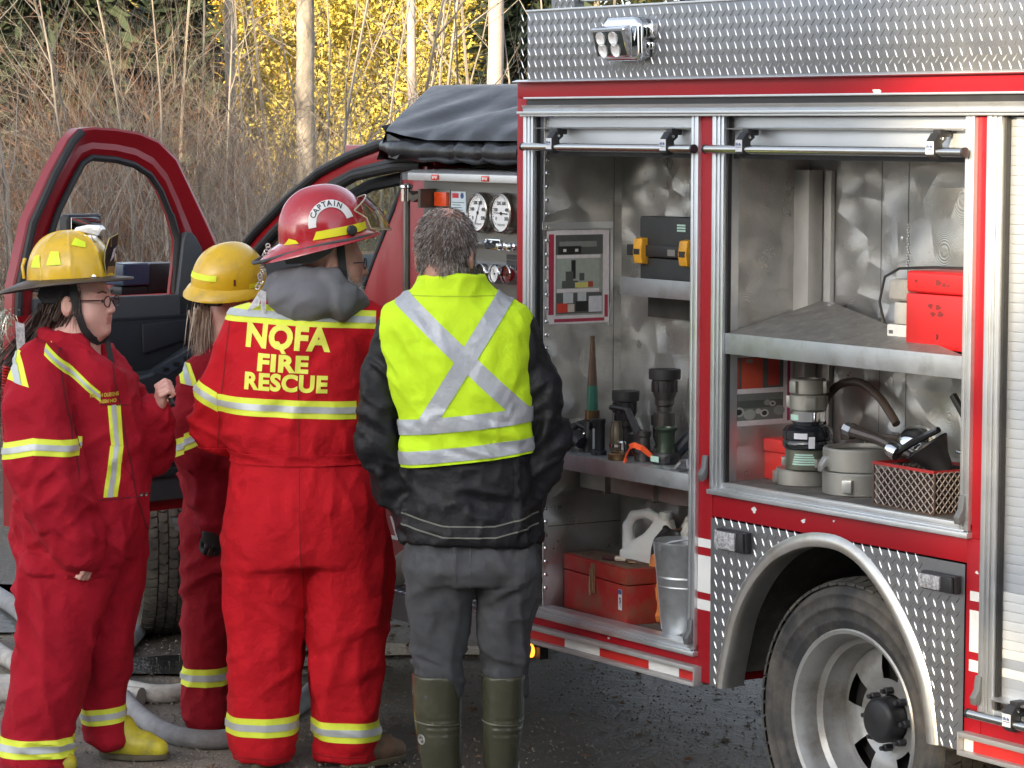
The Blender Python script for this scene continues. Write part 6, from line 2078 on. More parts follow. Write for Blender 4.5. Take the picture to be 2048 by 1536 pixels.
hi_vis(V, F, (-.055, 1.392), (.125, 1.225), .0125, wc, lambda V: (V[:, 1] < .02), [((.118, 0, 0), (-1, 0, 0)), ((-.052, 0, 0), (1, 0, 0))] + frontside)
hi_vis(V, F, (-.158, 1.350), (-.118, 1.250), .034, wc, lambda V: (V[:, 1] < -.02), [((0, 0, 1.25), (.25, 0, 1)), ((0, 0, 1.338), (-.3, 0, -1))])
wb = BVHTree.FromPolygons([tuple(p) for p in V], [tuple(f) for f in F])
GOLD = mat('gold thread', (.62, .42, .05), rough=.6, bump=.0006, bs=300)
for q, (txt, sz, uu, ww) in enumerate((('NORTH QUEENS', .0165, .128, 1.238), ('ASSN NO', .0155, .140, 1.218))):
    project_text(txt, sz, .0008, uu, ww, wb, wc, GOLD, .04, 1.0, width=.085 if q == 0 else .05)
SEAMW = mat('dark crimson seam', (.15, .003, .010), rough=.9)
cut(V, F, slab((-.22, .900), (.30, .905), .0020), .0010, 'waist_seam', SEAMW, wc, lambda V: (V[:, 1] < .12) & (V[:, 0] > .115), .001)
cut(V, F, slab((.165, 1.26), (.222, .93), .0022) + frontside, .0010, 'placket', SEAMW, wc, lambda V: (V[:, 1] < .0) & (V[:, 0] > .10), .001)
cut(V, F, slab((.118, 1.208), (.205, 1.200), .0018) + frontside + [((.116, 0, 0), (1, 0, 0)), ((.20, 0, 0), (-1, 0, 0))], .0014, 'pocket_flap', SEAMW, wc, lambda V: (V[:, 1] < .0) & (V[:, 0] > .09), .001)
cut(V, F, slab((-.20, .035), (.03, .035), .0016), .0010, 'cuff_seam', SEAMW, wc, lambda V: V[:, 0] < .03, .001)
cut(V, F, slab((.0, 1.33), (.045, 1.10), .0020) + frontside, .0010, 'arm_seam', SEAMW, wc, lambda V: (V[:, 1] < -.08) & (V[:, 0] > -.02) & (V[:, 0] < .07), .001)
# placket line and snaps
for (u_, w_) in ((.236, .91), (.246, .905)):
    h_ = wb.ray_cast(Vector((u_, -1, w_)), Vector((0, 1, 0)))[0]
    if h_: MB().lathe([(.007, 0), (.006, .003), (0, .004)], h_, (0, -1, 0), 10).build('snap', CHROME, wc)
# collar flaps
b = MB()
b.add([(.01, -.105, 1.425), (.075, -.11, 1.385), (.130, -.105, 1.318), (.055, -.135, 1.330), (-.035, -.12, 1.395)], [(0, 1, 2, 3, 4)])
b.add([(.01, -.100, 1.427), (.075, -.105, 1.388), (.130, -.100, 1.322), (.055, -.128, 1.335), (-.035, -.115, 1.398)], [(4, 3, 2, 1, 0)])
b.build('collar', CLOTHW, wc)
sole_shoe('boot', WOM, BOOTY, (.11, .13, .0), (.30, .09, 0))
sole_shoe('boot', WOM, BOOTY, (-.13, -.10, .0), (.03, -.14, 0))
wf = Frame((.030, .02, 1.523), math.radians(-18), math.radians(1), 0, .98)
v = Vol((-.28, -.30, .06), (.36, .34, 1.72), .0060)
add_head(v, wf, 1.0, (-.005, .02, 1.33), .064)
v.chain([(.0, .02, 1.35), (.03, .02, 1.1), (.03, .02, .85)], [.09, .13, .13], k=.05)
for p in ((-.10, -.10), (.08, .12)): v.chain([(.03, p[1] * .6, .8), (p[0] * .5, p[1], .45), (p[0], p[1], .10)], [.09, .06, .045], k=.04)
v.chain([(-.07, -.16, 1.30), (-.07, -.23, 1.05), (.05, -.215, .76)], [.05, .05, .03], k=.03)
v.chain([(.06, .17, 1.28), (.20, .20, 1.03), (.270, .06, 1.15)], [.05, .05, .032], k=.03)
h1 = Frame((.284, .030, 1.186), math.radians(-80), math.radians(-58), math.radians(100), .92)
h2 = Frame((.064, -.215, .735), math.radians(-30), math.radians(75), 0, .9)
skin_mesh(WOM, v, wf, SKIN, [hand(h1, 1.0), hand(h2, .5)])
MB().tube([h1((.05, .05, -.03)), h1((.05, -.07, -.03))], .008, 8).build('held_grip', BLACK, WOM)
gl = MB()
for s in (-1, 1):
    c0 = np.array([.118, s * .034, .010])
    gl.tube([wf(c0 + np.array([-.004 * abs(math.cos(a)), .023 * math.cos(a), .018 * math.sin(a)])) for a in np.linspace(0, 2 * PI, 22)], .0022, 6, cap=False)
    gl.tube([wf((.112, s * .057, .014)), wf((.06, s * .077, .014)), wf((.0, s * .085, .010))], .0024, 6)
gl.tube([wf((.119, -.011, .012)), wf((.124, 0, .016)), wf((.119, .011, .012))], .002, 6)
sp_ = gl.build('spectacles', mat('dark red spectacle frame', (.05, .012, .015), rough=.3), WOM)
ln = MB()
for s in (-1, 1):
    c0 = np.array([.1175, s * .034, .010])
    ln.add([wf(c0 + np.array([-.004 * abs(math.cos(a)), .022 * math.cos(a), .017 * math.sin(a)])) for a in np.linspace(0, 2 * PI, 17)[:-1]], [tuple(range(16))])
ln.build('spectacle_lens', glass_mat('clear lens', (.95, .95, .95), .12), sp_)
ey = MB()
for s in (-1, 1):
    ey.lathe([(0, -.0062), (.005, -.004), (.0062, 0), (.005, .004), (0, .0062)], wf((.0955, s * .031, .011)), (0, 0, 1), 10)
ey.build('eye', mat('dark eye', (.05, .035, .03), rough=.2), WOM)
bw = MB()
for s in (-1, 1): bw.tube([wf((.103, s * .018, .038)), wf((.098, s * .036, .043)), wf((.086, s * .052, .038))], [.003, .0035, .002], 6)
bw.build('eyebrow', mat('brown brow', (.16, .09, .06), rough=.8), WOM)
DKH = mat('dark brown hair', (.060, .034, .024), rough=.5, var=.4, vs=40)
R = np.random.default_rng(17)
n = 1500
a = R.uniform(-2.5, 2.5, n)
rt = np.array([wf((-.012 - .088 * math.cos(q) * 1.03, .080 * math.sin(q), R.uniform(-.035, .06))) for q in a])
tgt = np.array(wf((-.115, 0, -.06)))
dr = tgt - rt; dr /= np.linalg.norm(dr, axis=1, keepdims=True)
strands('hair', rt, dr + (rt - np.array(wf((0, 0, 0)))) * 3, 4, .10, .0045, .25, .10, DKH, WOM, 18, False)
pr = tgt + R.normal(0, 1, (1300, 3)) * np.array([.016, .022, .02])
strands('ponytail', pr, np.array([-.55, -.25, -.8]) + R.normal(0, .16, (1300, 3)), 9, .34, .004, .09, .06, DKH, WOM, 19)
n = 60
rt = np.array([wf((.02 + .02 * R.uniform(), -.078, .02 + .03 * R.uniform())) for _ in range(n)])
strands('loose_hair', rt, np.array([-.1, -.2, -1]) + R.normal(0, .15, (n, 3)), 5, .12, .002, .1, .1, DKH, WOM, 20)
st = MB()
ribbon(st, [wf((.015, -.088, .075)), wf((.022, -.092, .02)), wf((.036, -.090, -.03)), wf((.052, -.080, -.08)), wf((.068, -.055, -.112)), wf((.075, -.02, -.125)), wf((.075, .03, -.12))], .024, (0, -1, 0))
st.build('chin_strap', STRAP, WOM)
st = MB()
ribbon(st, [wf((.085, .02, -.11)), wf((.105, .01, -.17)), wf((.12, .0, -.23)), wf((.13, -.01, -.29))], .018, (0, -1, 0))
st.build('strap_end', STRAP, WOM)
MB().prism([(-.11, .055), (.02, .07), (.03, .03), (-.03, .0), (-.10, -.005), (-.125, .02)], 'y', -.082, .082).build('ear_flap', STRAP, WOM, bevel=.012, xf=wf.mat4())
wh = Frame((.0, .02, 1.601), math.radians(-16), math.radians(-3.5))
def brim_w(az):
    b = (1 - math.cos(az)) / 2
    return .036 + .070 * b ** 2.5 + .030 * max(0, math.cos(az)) ** 2
hel = helmet(WOM, wh, HELY, .142, .122, .158, brim_w, DKBRIM, lambda az: .004 + .030 * ((1 - math.cos(az)) / 2) ** 3, 8)
for o_ in ([(-.098, .045), (-.052, .043), (-.060, .085), (-.088, .080)], [(-.030, .050), (.024, .050), (.012, .092), (-.016, .095)], [(.048, .112), (.090, .100), (.084, .118), (.052, .134)]):
    side_patch('reflective_sticker', o_, .142, .122, .158, wh, hel, LIMEP, -1, .005)
b = MB()
b.tube([wh((-.145, -.05, .01)), wh((-.145, -.055, .05)), wh((-.140, -.045, .075))], .004, 6).tube([wh((-.135, -.065, .01)), wh((-.135, -.07, .05)), wh((-.128, -.06, .075))], .004, 6)
b.build('goggle_clip', HELY, hel)
# leather front shield with its holder
sh = MB()
def sp(y, z): return wh((.150 + .024 * (z - .01) / .12 - abs(y) * .35, y, z))
oline = [(-.030, .008), (-.046, .05), (-.048, .085), (-.036, .125), (0, .138), (.036, .125), (.048, .085), (.046, .05), (.030, .008)]
n = len(oline)
f_ = [sp(y, z) for y, z in oline]; bk = [tuple(np.array(p) - wh.R @ np.array([.006, 0, 0])) for p in f_]
sh.add(f_ + bk, [tuple(range(n)), tuple(range(2 * n - 1, n - 1, -1))] + [(i, (i + 1) % n, n + (i + 1) % n, n + i) for i in range(n)])
fs = sh.build('front_shield', mat('black leather', (.016, .016, .018), rough=.5, bump=.001, bs=120), hel)
TAN = mat('tan leather', (.36, .19, .06), rough=.55, var=.2, vs=40)
for zz_, hh in ((.112, .014), (.024, .011)):
    q = [(-.030, zz_ - hh), (.030, zz_ - hh), (.030, zz_ + hh), (-.030, zz_ + hh)]
    MB().add([tuple(np.array(sp(y, z)) + wh.R @ np.array([.0015, 0, 0])) for y, z in q], [(0, 1, 2, 3)]).build('shield_panel', TAN, fs)
b = MB()
for pl_ in ([(-.022, .050), (-.008, .065), (-.004, .095), (-.014, .090)], [(-.004, .048), (.012, .055), (.010, .072), (-.006, .078)], [(.0, .08), (.016, .085), (.010, .100), (-.002, .098)]):
    b.add([tuple(np.array(sp(y, z)) + wh.R @ np.array([.0015, 0, 0])) for y, z in pl_], [(0, 1, 2, 3)])
b.build('shield_emblem', mat('pale emblem', (.5, .42, .46), rough=.5), fs)
MB().tube([sp(y * 1.02, z) for y, z in oline], .0022, 5).build('shield_edge', mat('gold edge', (.40, .32, .12), rough=.4, metal=.4), fs)
eg = MB()
eg.prism([(.02, .148), (.035, .166), (.075, .172), (.118, .168), (.128, .155), (.112, .135), (.09, .142), (.05, .150)], 'y', -.016, .016)
for q in range(5): eg.prism([(.03 + q * .016, .146 - q * .002), (.046 + q * .016, .144 - q * .002), (.05 + q * .016, .120 - q * .001), (.036 + q * .016, .124)], 'y', -.030, -.020 + .001 * q)
eg.build('shield_holder', mat('white metal holder', (.72, .72, .70), rough=.3, metal=.35, bump=.003, bs=70), hel, bevel=.004, xf=wh.mat4())
MB().lathe([(.006, 0), (.006, .004), (0, .005)], (.115, -.075, .006), (.4, -1, .2), 10).build('rivet', CHROME, hel, xf=wh.mat4())
MB().add([wh((.13, -.095, -.006)), wh((.19, -.05, -.010)), wh((.198, .0, -.012)), wh((.19, .06, -.010)), wh((.14, .08, -.006)), wh((.125, 0, -.004))], [(0, 1, 2, 3, 4, 5)]).build('eye_shield', glass_mat('smoky shield', (.55, .50, .48), .3), hel)

# ------------------------------------------------------------------ fourth firefighter, half hidden behind the captain
SEC = person('person', 'person in a plain yellow helmet with fair hair, half hidden behind the captain', (2.703, .609, 0))
v = Vol((-.22, -.30, -.02), (.46, .50, 1.42), .0085)
v.loft([(.58, .10, .02, .17, .17), (.72, .10, .02, .18, .18), (.87, .10, .02, .175, .17), (.98, .10, .03, .168, .16), (1.10, .105, .04, .17, .16), (1.20, .11, .05, .175, .15), (1.28, .12, .07, .16, .13), (1.34, .125, .09, .11, .10), (1.38, .13, .10, .08, .08)], k=.03)
v.loft([(.01, .010, -.03, .074, .085), (.10, .006, -.03, .077, .088), (.20, .004, -.03, .078, .09), (.42, .014, -.02, .090, .11), (.60, .03, .0, .105, .14), (.75, .06, .0, .12, .15)], k=.02)
v.loft([(.01, .20, .10, .074, .085), (.20, .20, .10, .078, .09), (.42, .19, .08, .090, .11), (.60, .18, .04, .105, .14), (.75, .15, .02, .12, .15)], k=.02)
v.chain([(.0, -.04, 1.235), (-.018, -.09, 1.08), (-.012, -.11, .96), (.035, -.14, .82), (.050, -.15, .76)], [.072, .075, .070, .058, .050], k=.03)
v.chain([(.22, .10, 1.25), (.29, .18, 1.05), (.24, .36, 1.05)], [.07, .065, .05], k=.03)
V, F = v.mesh(2)
V = wrinkle(V, F, [(.012, 5, 5, 10, 7, lambda V: (V[:, 2] > .75) * 1.0), (.012, 3, 3, 8, -6, lambda V: bump_at(V, (.05, 0, .6), (.4, .4, .25))), (.010, 3, 3, 15, 3, lambda V: bump_at(V, (0, 0, .06), (.5, .5, .08))), (.004, 12, 12, 12, 0, None)], 71)
sc_ = npmesh('coverall', V, F, CLOTHD, SEC, None, True)
hi_vis(V, F, (-.10, .992), (-.045, 1.012), .0285, sc_, lambda V: V[:, 1] < .10, [((-.048, 0, 0), (-1, 0, 0))])
hi_vis(V, F, (-.05, 1.020), (.06, 1.066), .0275, sc_, lambda V: V[:, 1] < .0, [((-.048, 0, 0), (1, 0, 0))])
hi_vis(V, F, (-.08, .196), (.10, .196), .0315, sc_, lambda V: V[:, 0] < .11)
hi_vis(V, F, (-.062, 1.280), (-.030, 1.205), .026, sc_, lambda V: (V[:, 1] < .10) & (V[:, 0] < .0), [((0, 0, 1.207), (.2, 0, 1)), ((0, 0, 1.286), (0, 0, -1))])
sole_shoe('boot', SEC, BLACK, (.01, -.02, 0), (.09, .16, 0)); sole_shoe('boot', SEC, BLACK, (.20, .10, 0), (.24, .28, 0))
sf = Frame((.10, .06, 1.500), math.radians(48), math.radians(14))
v = Vol((-.14, -.26, .04), (.40, .52, 1.66), .0068)
add_head(v, sf, .2, (.115, .06, 1.34), .055)
v.chain([(.12, .06, 1.36), (.10, .03, 1.1), (.10, .02, .85)], [.08, .10, .10], k=.05)
for x, y in ((.005, -.03), (.20, .10)): v.chain([(.10, .0, .8), (x, y, .45), (x, y, .10)], [.08, .055, .04], k=.04)
v.chain([(.0, -.04, 1.22), (-.012, -.11, .96), (.050, -.15, .74)], [.045, .042, .03], k=.03)
v.chain([(.22, .10, 1.22), (.29, .18, 1.05), (.22, .40, 1.05)], [.045, .04, .032], k=.03)
gf = Frame((.052, -.155, .725), math.radians(-60), math.radians(82), 0, 1.0)
skin_mesh(SEC, v, sf, SKIN, [hand(gf, .35), hand(Frame((.21, .42, 1.05), math.radians(120)), .5)])
V2, F2 = hand(Frame(gf.o + np.array([-.002, -.004, .012]), math.radians(-60), math.radians(82), 0, 1.13), .35)
npmesh('glove', V2, F2, mat('black work glove', (.016, .015, .014), rough=.7, bump=.001, bs=120), SEC, None, True)
MB().lathe([(.044, 0), (.046, .02), (.046, .035), (.044, .04)], (.051, -.152, .745), (.0, .1, 1), 20).build('glove_cuff', mat('tan cuff', (.36, .25, .17), rough=.8), SEC)
FAIR = mat('fair hair', (.46, .36, .27), rough=.5, var=.3, vs=50)
R = np.random.default_rng(23)
n = 420
q = np.array(sf((-.06, .060, -.055)))
strands('hair', q + R.normal(0, 1, (n, 3)) * np.array([.022, .022, .012]), np.array([-.10, -.12, -1.0]) + R.normal(0, .08, (n, 3)), 7, .145, .004, .10, .05, FAIR, SEC, 24)
shm = Frame((.088, .052, 1.553), math.radians(48), math.radians(-6), math.radians(8))
def brim_s(az):
    b = (1 - math.cos(az)) / 2
    return .012 + .018 * b ** 2
hs_ = helmet(SEC, shm, HELY, .142, .120, .142, brim_s, HELY, lambda az: .010 + .020 * ((1 - math.cos(az)) / 2), 0)
def az_patch(a0, a1, z0, z1, rx, ry, rz, fr, off=.004):
    n_ = 10; A_, B_ = [], []
    for i in range(n_ + 1):
        az = a0 + (a1 - a0) * i / n_
        for L_, z in ((A_, z0 + (z1[0] - z0) * 0), (B_, z1[0])):
            el = math.asin(min(1, z / rz) ** (1 / .92)); c = math.cos(el) ** .88
            L_.append(fr(((rx * c + off) * math.cos(az), (ry * c + off) * math.sin(az), z)))
    return A_, B_
A_, B_ = az_patch(math.radians(150), math.radians(212), .034, (.054,), .142, .120, .142, shm)
MB().strip(A_, B_).build('reflective_band', LIMEP, hs_)
A_, B_ = az_patch(math.radians(233), math.radians(250), .020, (.042,), .142, .120, .142, shm)
MB().strip([A_[3], A_[5]], [B_[3], B_[5]]).build('helmet_slot', mat('brown slot', (.12, .03, .01)), hs_)
A_, B_ = az_patch(math.radians(262), math.radians(300), .006, (.022,), .142, .120, .142, shm)
MB().strip(A_, B_).build('reflective_band', mat('yellow band', (.80, .74, .02)), hs_)
MB().tube([shm((-.09, .08, -.02)), sf((-.06, .07, -.03)), sf((-.02, .075, -.06)), sf((.03, .07, -.10))], .010, 6).tube([shm((-.11, .05, -.03)), sf((-.085, .04, -.03)), sf((-.085, -.03, -.03)), shm((-.11, -.05, -.03))], .014, 6).build('head_band', STRAP, SEC)

# ------------------------------------------------------------------ tassel and coiled cord hanging by the left edge of the view
t = thing('coiled_cord', 'red coiled cord with a silver tag tuft hanging at the left edge', 'cord', (2.43, 1.46, 0))
pts = []
for i in range(420):
    a = i * .5; w_ = 1.325 - i * .00078
    pts.append((.010 * math.cos(a) - .00 + .012 * math.sin(w_ * 12), .010 * math.sin(a), w_))
MB().tube([(p[0], p[1], p[2]) for p in pts], .0035, 5).build('cord', mat('red cord plastic', (.42, .012, .012), rough=.35), t)
R = np.random.default_rng(31)
n = 70
strands('tinsel', np.tile([[.0, .0, 1.49]], (n, 1)) + R.normal(0, .012, (n, 3)), R.normal(0, 1, (n, 3)) * np.array([.6, .6, .3]) + np.array([0, 0, -1]), 5, .09, .004, .08, .4, mat('silver tinsel', (.62, .62, .52), rough=.2, metal=.6, var=.3, vs=60), t, 32)
MB().add([(-.03, -.02, 1.47), (-.035, -.05, 1.46), (-.03, -.055, 1.37), (-.02, -.03, 1.36)], [(0, 1, 2, 3)]).build('tag', mat('pale tag', (.55, .54, .56)), t)
t.parent = None

def smooth(pts, n=8):
    P = [np.array(p, float) for p in pts]; P = [2 * P[0] - P[1]] + P + [2 * P[-1] - P[-2]]
    out = []
    for i in range(1, len(P) - 2):
        for k in range(n):
            t = k / n
            out.append(.5 * ((2 * P[i]) + (-P[i - 1] + P[i + 1]) * t + (2 * P[i - 1] - 5 * P[i] + 4 * P[i + 1] - P[i + 2]) * t * t + (-P[i - 1] + 3 * P[i] - 3 * P[i + 1] + P[i + 2]) * t ** 3))
    out.append(P[-2]); return [tuple(p) for p in out]

# ------------------------------------------------------------------ gear inside the compartments
ZA, ZB = .532, 1.048           # compartment floors
SH1, SH2 = 1.0525, 1.4935      # shelf tops
GRN = mat('green tape', (.03, .13, .09), rough=.35, var=.1)
BRS = mat('tarnished brass', (.16, .095, .045), rough=.4, metal=.7, var=.2)
GUN = mat('gunmetal', (.10, .095, .09), rough=.35, metal=.7, var=.2)
ANO = mat('hard coat aluminium', (.33, .32, .29), rough=.45, metal=.65, var=.08, vs=10)

t = thing('fire_nozzle', 'tall slim smooth bore nozzle with a green band', 'nozzle', (1.389, -.12, SH1))
MB().lathe([(.0085, .375), (.0075, .36), (.0085, .34), (.0165, .215)], n=18).build('tip', mat('brown tip', (.12, .075, .055), rough=.35, metal=.5), t)
MB().lathe([(.0168, .215), (.0195, .135)], n=18).build('band', GRN, t)
MB().lathe([(.024, .135), (.024, .105), (.02, .10)], n=18).build('collar', BRS, t)
b = MB().lathe([(.030, .0), (.030, .06), (.026, .075), (.024, .10)], n=18)
b.build('valve', BLACK, t)
MB().tube([(.03, 0, .07), (.06, .015, .085), (.085, .02, .06)], .011, 8).tube([(-.02, .02, .08), (-.06, .04, .11)], .008, 8).build('bail', BLACK, t)
MB().lathe([(.006, 0), (.006, .004), (0, .006)], (.0, .031, .06), (0, 1, 0), 10).build('screw', CHROME, t)
t = thing('fire_nozzle', 'black pistol grip nozzle half hidden beside the sleeve of the vest wearer', 'nozzle', (1.455, -.14, SH1))
MB().tube([(.05, .02, .05), (-.02, .0, .07)], [.030, .034], 12).build('barrel', BLACK, t)
MB().tube([(.01, .0, .0), (.0, .0, .06)], [.018, .02], 10).build('grip', BLACK, t)
def fog(name, label, x, y, top, R, handle):
    t = thing(name, label, 'nozzle', (x, y, SH1))
    h = top - SH1
    b = MB().lathe([(R, h - .003), (R * 1.02, h - .012), (R, h - .034), (R * .86, h - .036)], n=28)
    b.lathe([(R * .9, h - .006), (R * .55, h - .018), (0, h - .018)], n=28)
    b.build('bumper', RUBBER, t)
    b = MB().lathe([(R * .80, h - .036), (R * .78, h - .075), (R * .62, h - .095), (R * .60, h - .10)], n=28)
    b.build('barrel', GUN if handle else BLACK, t)
    f = MB()
    for q in range(10):
        a = 2 * PI * q / 10
        f.box((R * .74, -.006, h - .074), (R * .84, .006, h - .040), Matrix.Rotation(a, 3, 'Z'), (0, 0, 0))
    f.build('grip_rib', BLACK, t)
    MB().lathe([(R * .60, h - .10), (R * .60, h - .115), (R * .50, h - .12), (R * .5, h - .135), (R * .68, h - .14), (R * .68, h - .185), (R * .5, h - .19), (R * .5, .04), (R * .75, .035), (R * .75, 0)], n=28).build('coupling', GUN, t)
    return t
f1 = fog('fog_nozzle', 'lower black fog nozzle with a bail handle to its right', 1.246, -.15, 1.262, .044, False)
b = MB()
b.tube([(-.045, .025, .150), (-.095, .03, .10), (-.135, .03, .055)], [.011, .013, .014], 8)
b.tube([(.045, .025, .150), (.02, .04, .155), (-.02, .04, .155), (-.045, .025, .150)], .008, 8)
b.build('bail', BLACK, f1)
fog('fog_nozzle', 'taller fog nozzle with a wide black bumper', 1.05, -.16, 1.345, .050, True)
t = thing('hose_adapter', 'black cylinder adapter with scuffed stripe standing before the lower fog nozzle', 'adapter', (1.302, -.085, SH1))
MB().lathe([(.026, 0), (.026, .012), (.020, .016), (.020, .10), (.022, .104), (.022, .115)], n=20).build('sleeve', BLACK, t)
MB().box((-.006, .0195, .02), (.004, .0215, .085)).build('scuff', mat('grey scuff', (.30, .31, .32), rough=.5), t)
t = thing('hose_adapter', 'bronze grey twin barrel adapter between the black cylinder and the bail', 'adapter', (1.212, -.09, SH1))
MB().lathe([(.018, 0), (.021, .03), (.021, .085), (.017, .10), (.017, .115)], n=20).build('barrel', mat('bronze grey', (.20, .175, .13), rough=.3, metal=.75), t)
MB().lathe([(.012, 0), (.012, .05), (.008, .055)], (-.035, 0, 0), n=14).lathe([(.0225, .034), (.0225, .042)], n=20, cap=False).build('spout', CHROME, t)
t = thing('hose_coupling', 'dark green lined coupling with a flared rim on a black lug ring', 'coupling', (.985, -.12, SH1))
MB().lathe([(.030, .035), (.026, .06), (.026, .085), (.028, .10), (.036, .108), (.036, .114), (.028, .114), (.024, .10), (.0, .09)], n=26).build('body', mat('green black', (.045, .065, .045), rough=.3, metal=.4), t)
b = MB().lathe([(.042, 0), (.044, .006), (.044, .028), (.040, .035), (.030, .036)], n=26)
for q in range(3):
    a = 2 * PI * q / 3
    b.box((.042, -.008, .008), (.052, .008, .026), Matrix.Rotation(a + .5, 3, 'Z'), (0, 0, 0))
b.build('lug_ring', BLACK, t)
MB().prism([(.020, .0385), (-.022, .0385), (-.022, .0395), (.020, .0395)], 'z', .008, .026).build('label', mat('pale green label', (.42, .62, .53), rough=.4), t, xf=Matrix.Translation((.0, .006, .0)))
t = thing('orange_strap', 'bright orange webbing loop lying by the green coupling', 'strap', (1.075, -.06, SH1))
b = MB()
ribbon(b, [(.03, -.03, .01), (.02, .0, .045), (-.015, .01, .055), (-.045, .0, .048), (-.06, -.03, .02)], .018, (0, 1, .2))
ribbon(b, [(.025, -.01, .048), (.012, .012, .03), (.004, .03, .008), (-.01, .035, .004)], .020, (.3, 1, .3))
b.build('webbing', mat('orange webbing', (.85, .10, .02), rough=.7, bump=.001, bs=260), t)
t = thing('brass_ring', 'tarnished brass ring lying between the nozzles', 'ring', (1.155, -.055, SH1))
MB().lathe([(.030, 0), (.032, .004), (.032, .018), (.028, .022), (.022, .022), (.022, .002)], n=24).build('ring', BRS, t)
t = thing('black_hose', 'dark curl of hose behind the green coupling', 'hose', (.90, -.22, SH1))
MB().tube([(.10, .05, .03), (.06, .0, .10), (.0, -.03, .11), (-.06, -.02, .08), (-.14, .0, .05)], .022, 10).build('hose', mat('dark blue hose', (.015, .02, .03), rough=.5), t)
t = thing('metal_hasp', 'small steel hasp at the right end of the first shelf', 'hasp', (.80, -.04, SH1))
MB().tube([(.06, .02, .006), (.02, .01, .006), (.0, .0, .03), (-.03, .0, .035), (-.05, .01, .01)], .006, 6).box((-.02, -.02, .0), (.03, .02, .006)).build('hasp', mat('steel', (.4, .4, .4), rough=.3, metal=.9), t)

fog('fog_nozzle', 'short dark nozzle between the slim nozzle and the lower fog nozzle', 1.330, -.20, 1.215, .034, False)
fog('fog_nozzle', 'squat dark nozzle between the lower fog nozzle and the tall one', 1.135, -.215, 1.19, .036, True)
t = thing('hose_adapter', 'small dark reducer standing before the tall fog nozzle', 'adapter', (1.085, -.105, SH1))
MB().lathe([(.027, 0), (.029, .005), (.029, .03), (.022, .036), (.020, .075), (.024, .08), (.024, .095), (.018, .095), (.016, .05)], n=24).build('sleeve', GUN, t)
t = thing('pistol_grip', 'black pistol grip lying at the left end of the first shelf', 'grip', (1.415, -.075, SH1))
MB().tube([(.05, .0, .03), (.0, .0, .045), (-.03, .0, .03)], [.022, .026, .02], 10).tube([(.03, 0, .03), (.045, .02, .0)], .014, 8).build('body', BLACK, t)
def toolcase():
    t = thing('tool_case', 'black tool case with two yellow latches held in the bracket', 'case', (1.0, -.25, 1.565))
    MB().box((.285, -.055, -.0), (-.295, .020, .118)).build('case_base', mat('black case plastic', (.025, .027, .028), rough=.55, bump=.001, bs=160, var=.2), t, bevel=.008)
    MB().box((.285, -.055, .128), (-.295, .022, .250)).build('case_lid', mat('black case plastic', (.025, .027, .028)), t, bevel=.008)
    MB().box((.345, -.03, .122), (-.30, .03, .158)).build('case_rim', BLACK, t, bevel=.004)
    for x in (.262, .02):
        l = MB().prism([(.018, .095), (.044, .100), (.050, .135), (.044, .178), (.018, .182)], 'x', x - .022, x + .022).build('latch', mat('yellow latch', (.66, .32, .02), rough=.5, var=.08, dirt=((.25, .13, .03), .4, 40)), t, bevel=.004)
        MB().box((x - .015, .0478, .128), (x + .015, .0512, .146)).build('latch_slot', BLACK, l)
    MB().box((.12, .0305, .128), (.08, .032, .148)).build('badge', mat('steel', (.4, .4, .4)), t)
    l = MB()
    for k in range(3): l.box((.082, .0225, .206 + k * .0085), (.038, .0232, .2115 + k * .0085))
    l.build('label', mat('pale green label', (.42, .62, .53)), t)
toolcase()
MB().box((1.33, -.300, 1.487), (.70, -.296, 1.556)).build('backing_board', mat('dark board', (.05, .048, .044), rough=.5, metal=.3, var=.3), TRUCK)

# laminated photographs of the packed compartments, taped to the side walls
def sheet(name, label, x, quads, y0, y1, z0, z1):
    """flat print: rectangles (y0,y1,z0,z1,colour) in 0..1 of the sheet, in printing order"""
    t = thing(name, label, 'photo', (x, (y0 + y1) / 2, z0))
    pm = lambda c: mat('print %d %d %d' % tuple(int(k * 99) for k in c), c, rough=.35, var=.08, vs=60)
    w, h = abs(y1 - y0), z1 - z0
    b = MB()
    for i, (a0, a1, c0, c1, col) in enumerate(quads):
        b.use(pm(col))
        xx = -.0012 - .00006 * i
        P = [(a0, c0), (a1, c0), (a1, c1), (a0, c1)] if not isinstance(a0, tuple) else list(a0)
        b.add([(xx, w / 2 - w * p, h * q) for p, q in P], [tuple(range(len(P)))])
    b.build('print', None, t)
    return t
Wt, Rd, Gy, Dk, Bk, Gn = (.60, .56, .57), (.33, .03, .06), (.26, .27, .25), (.08, .085, .08), (.02, .02, .02), (.13, .15, .13)
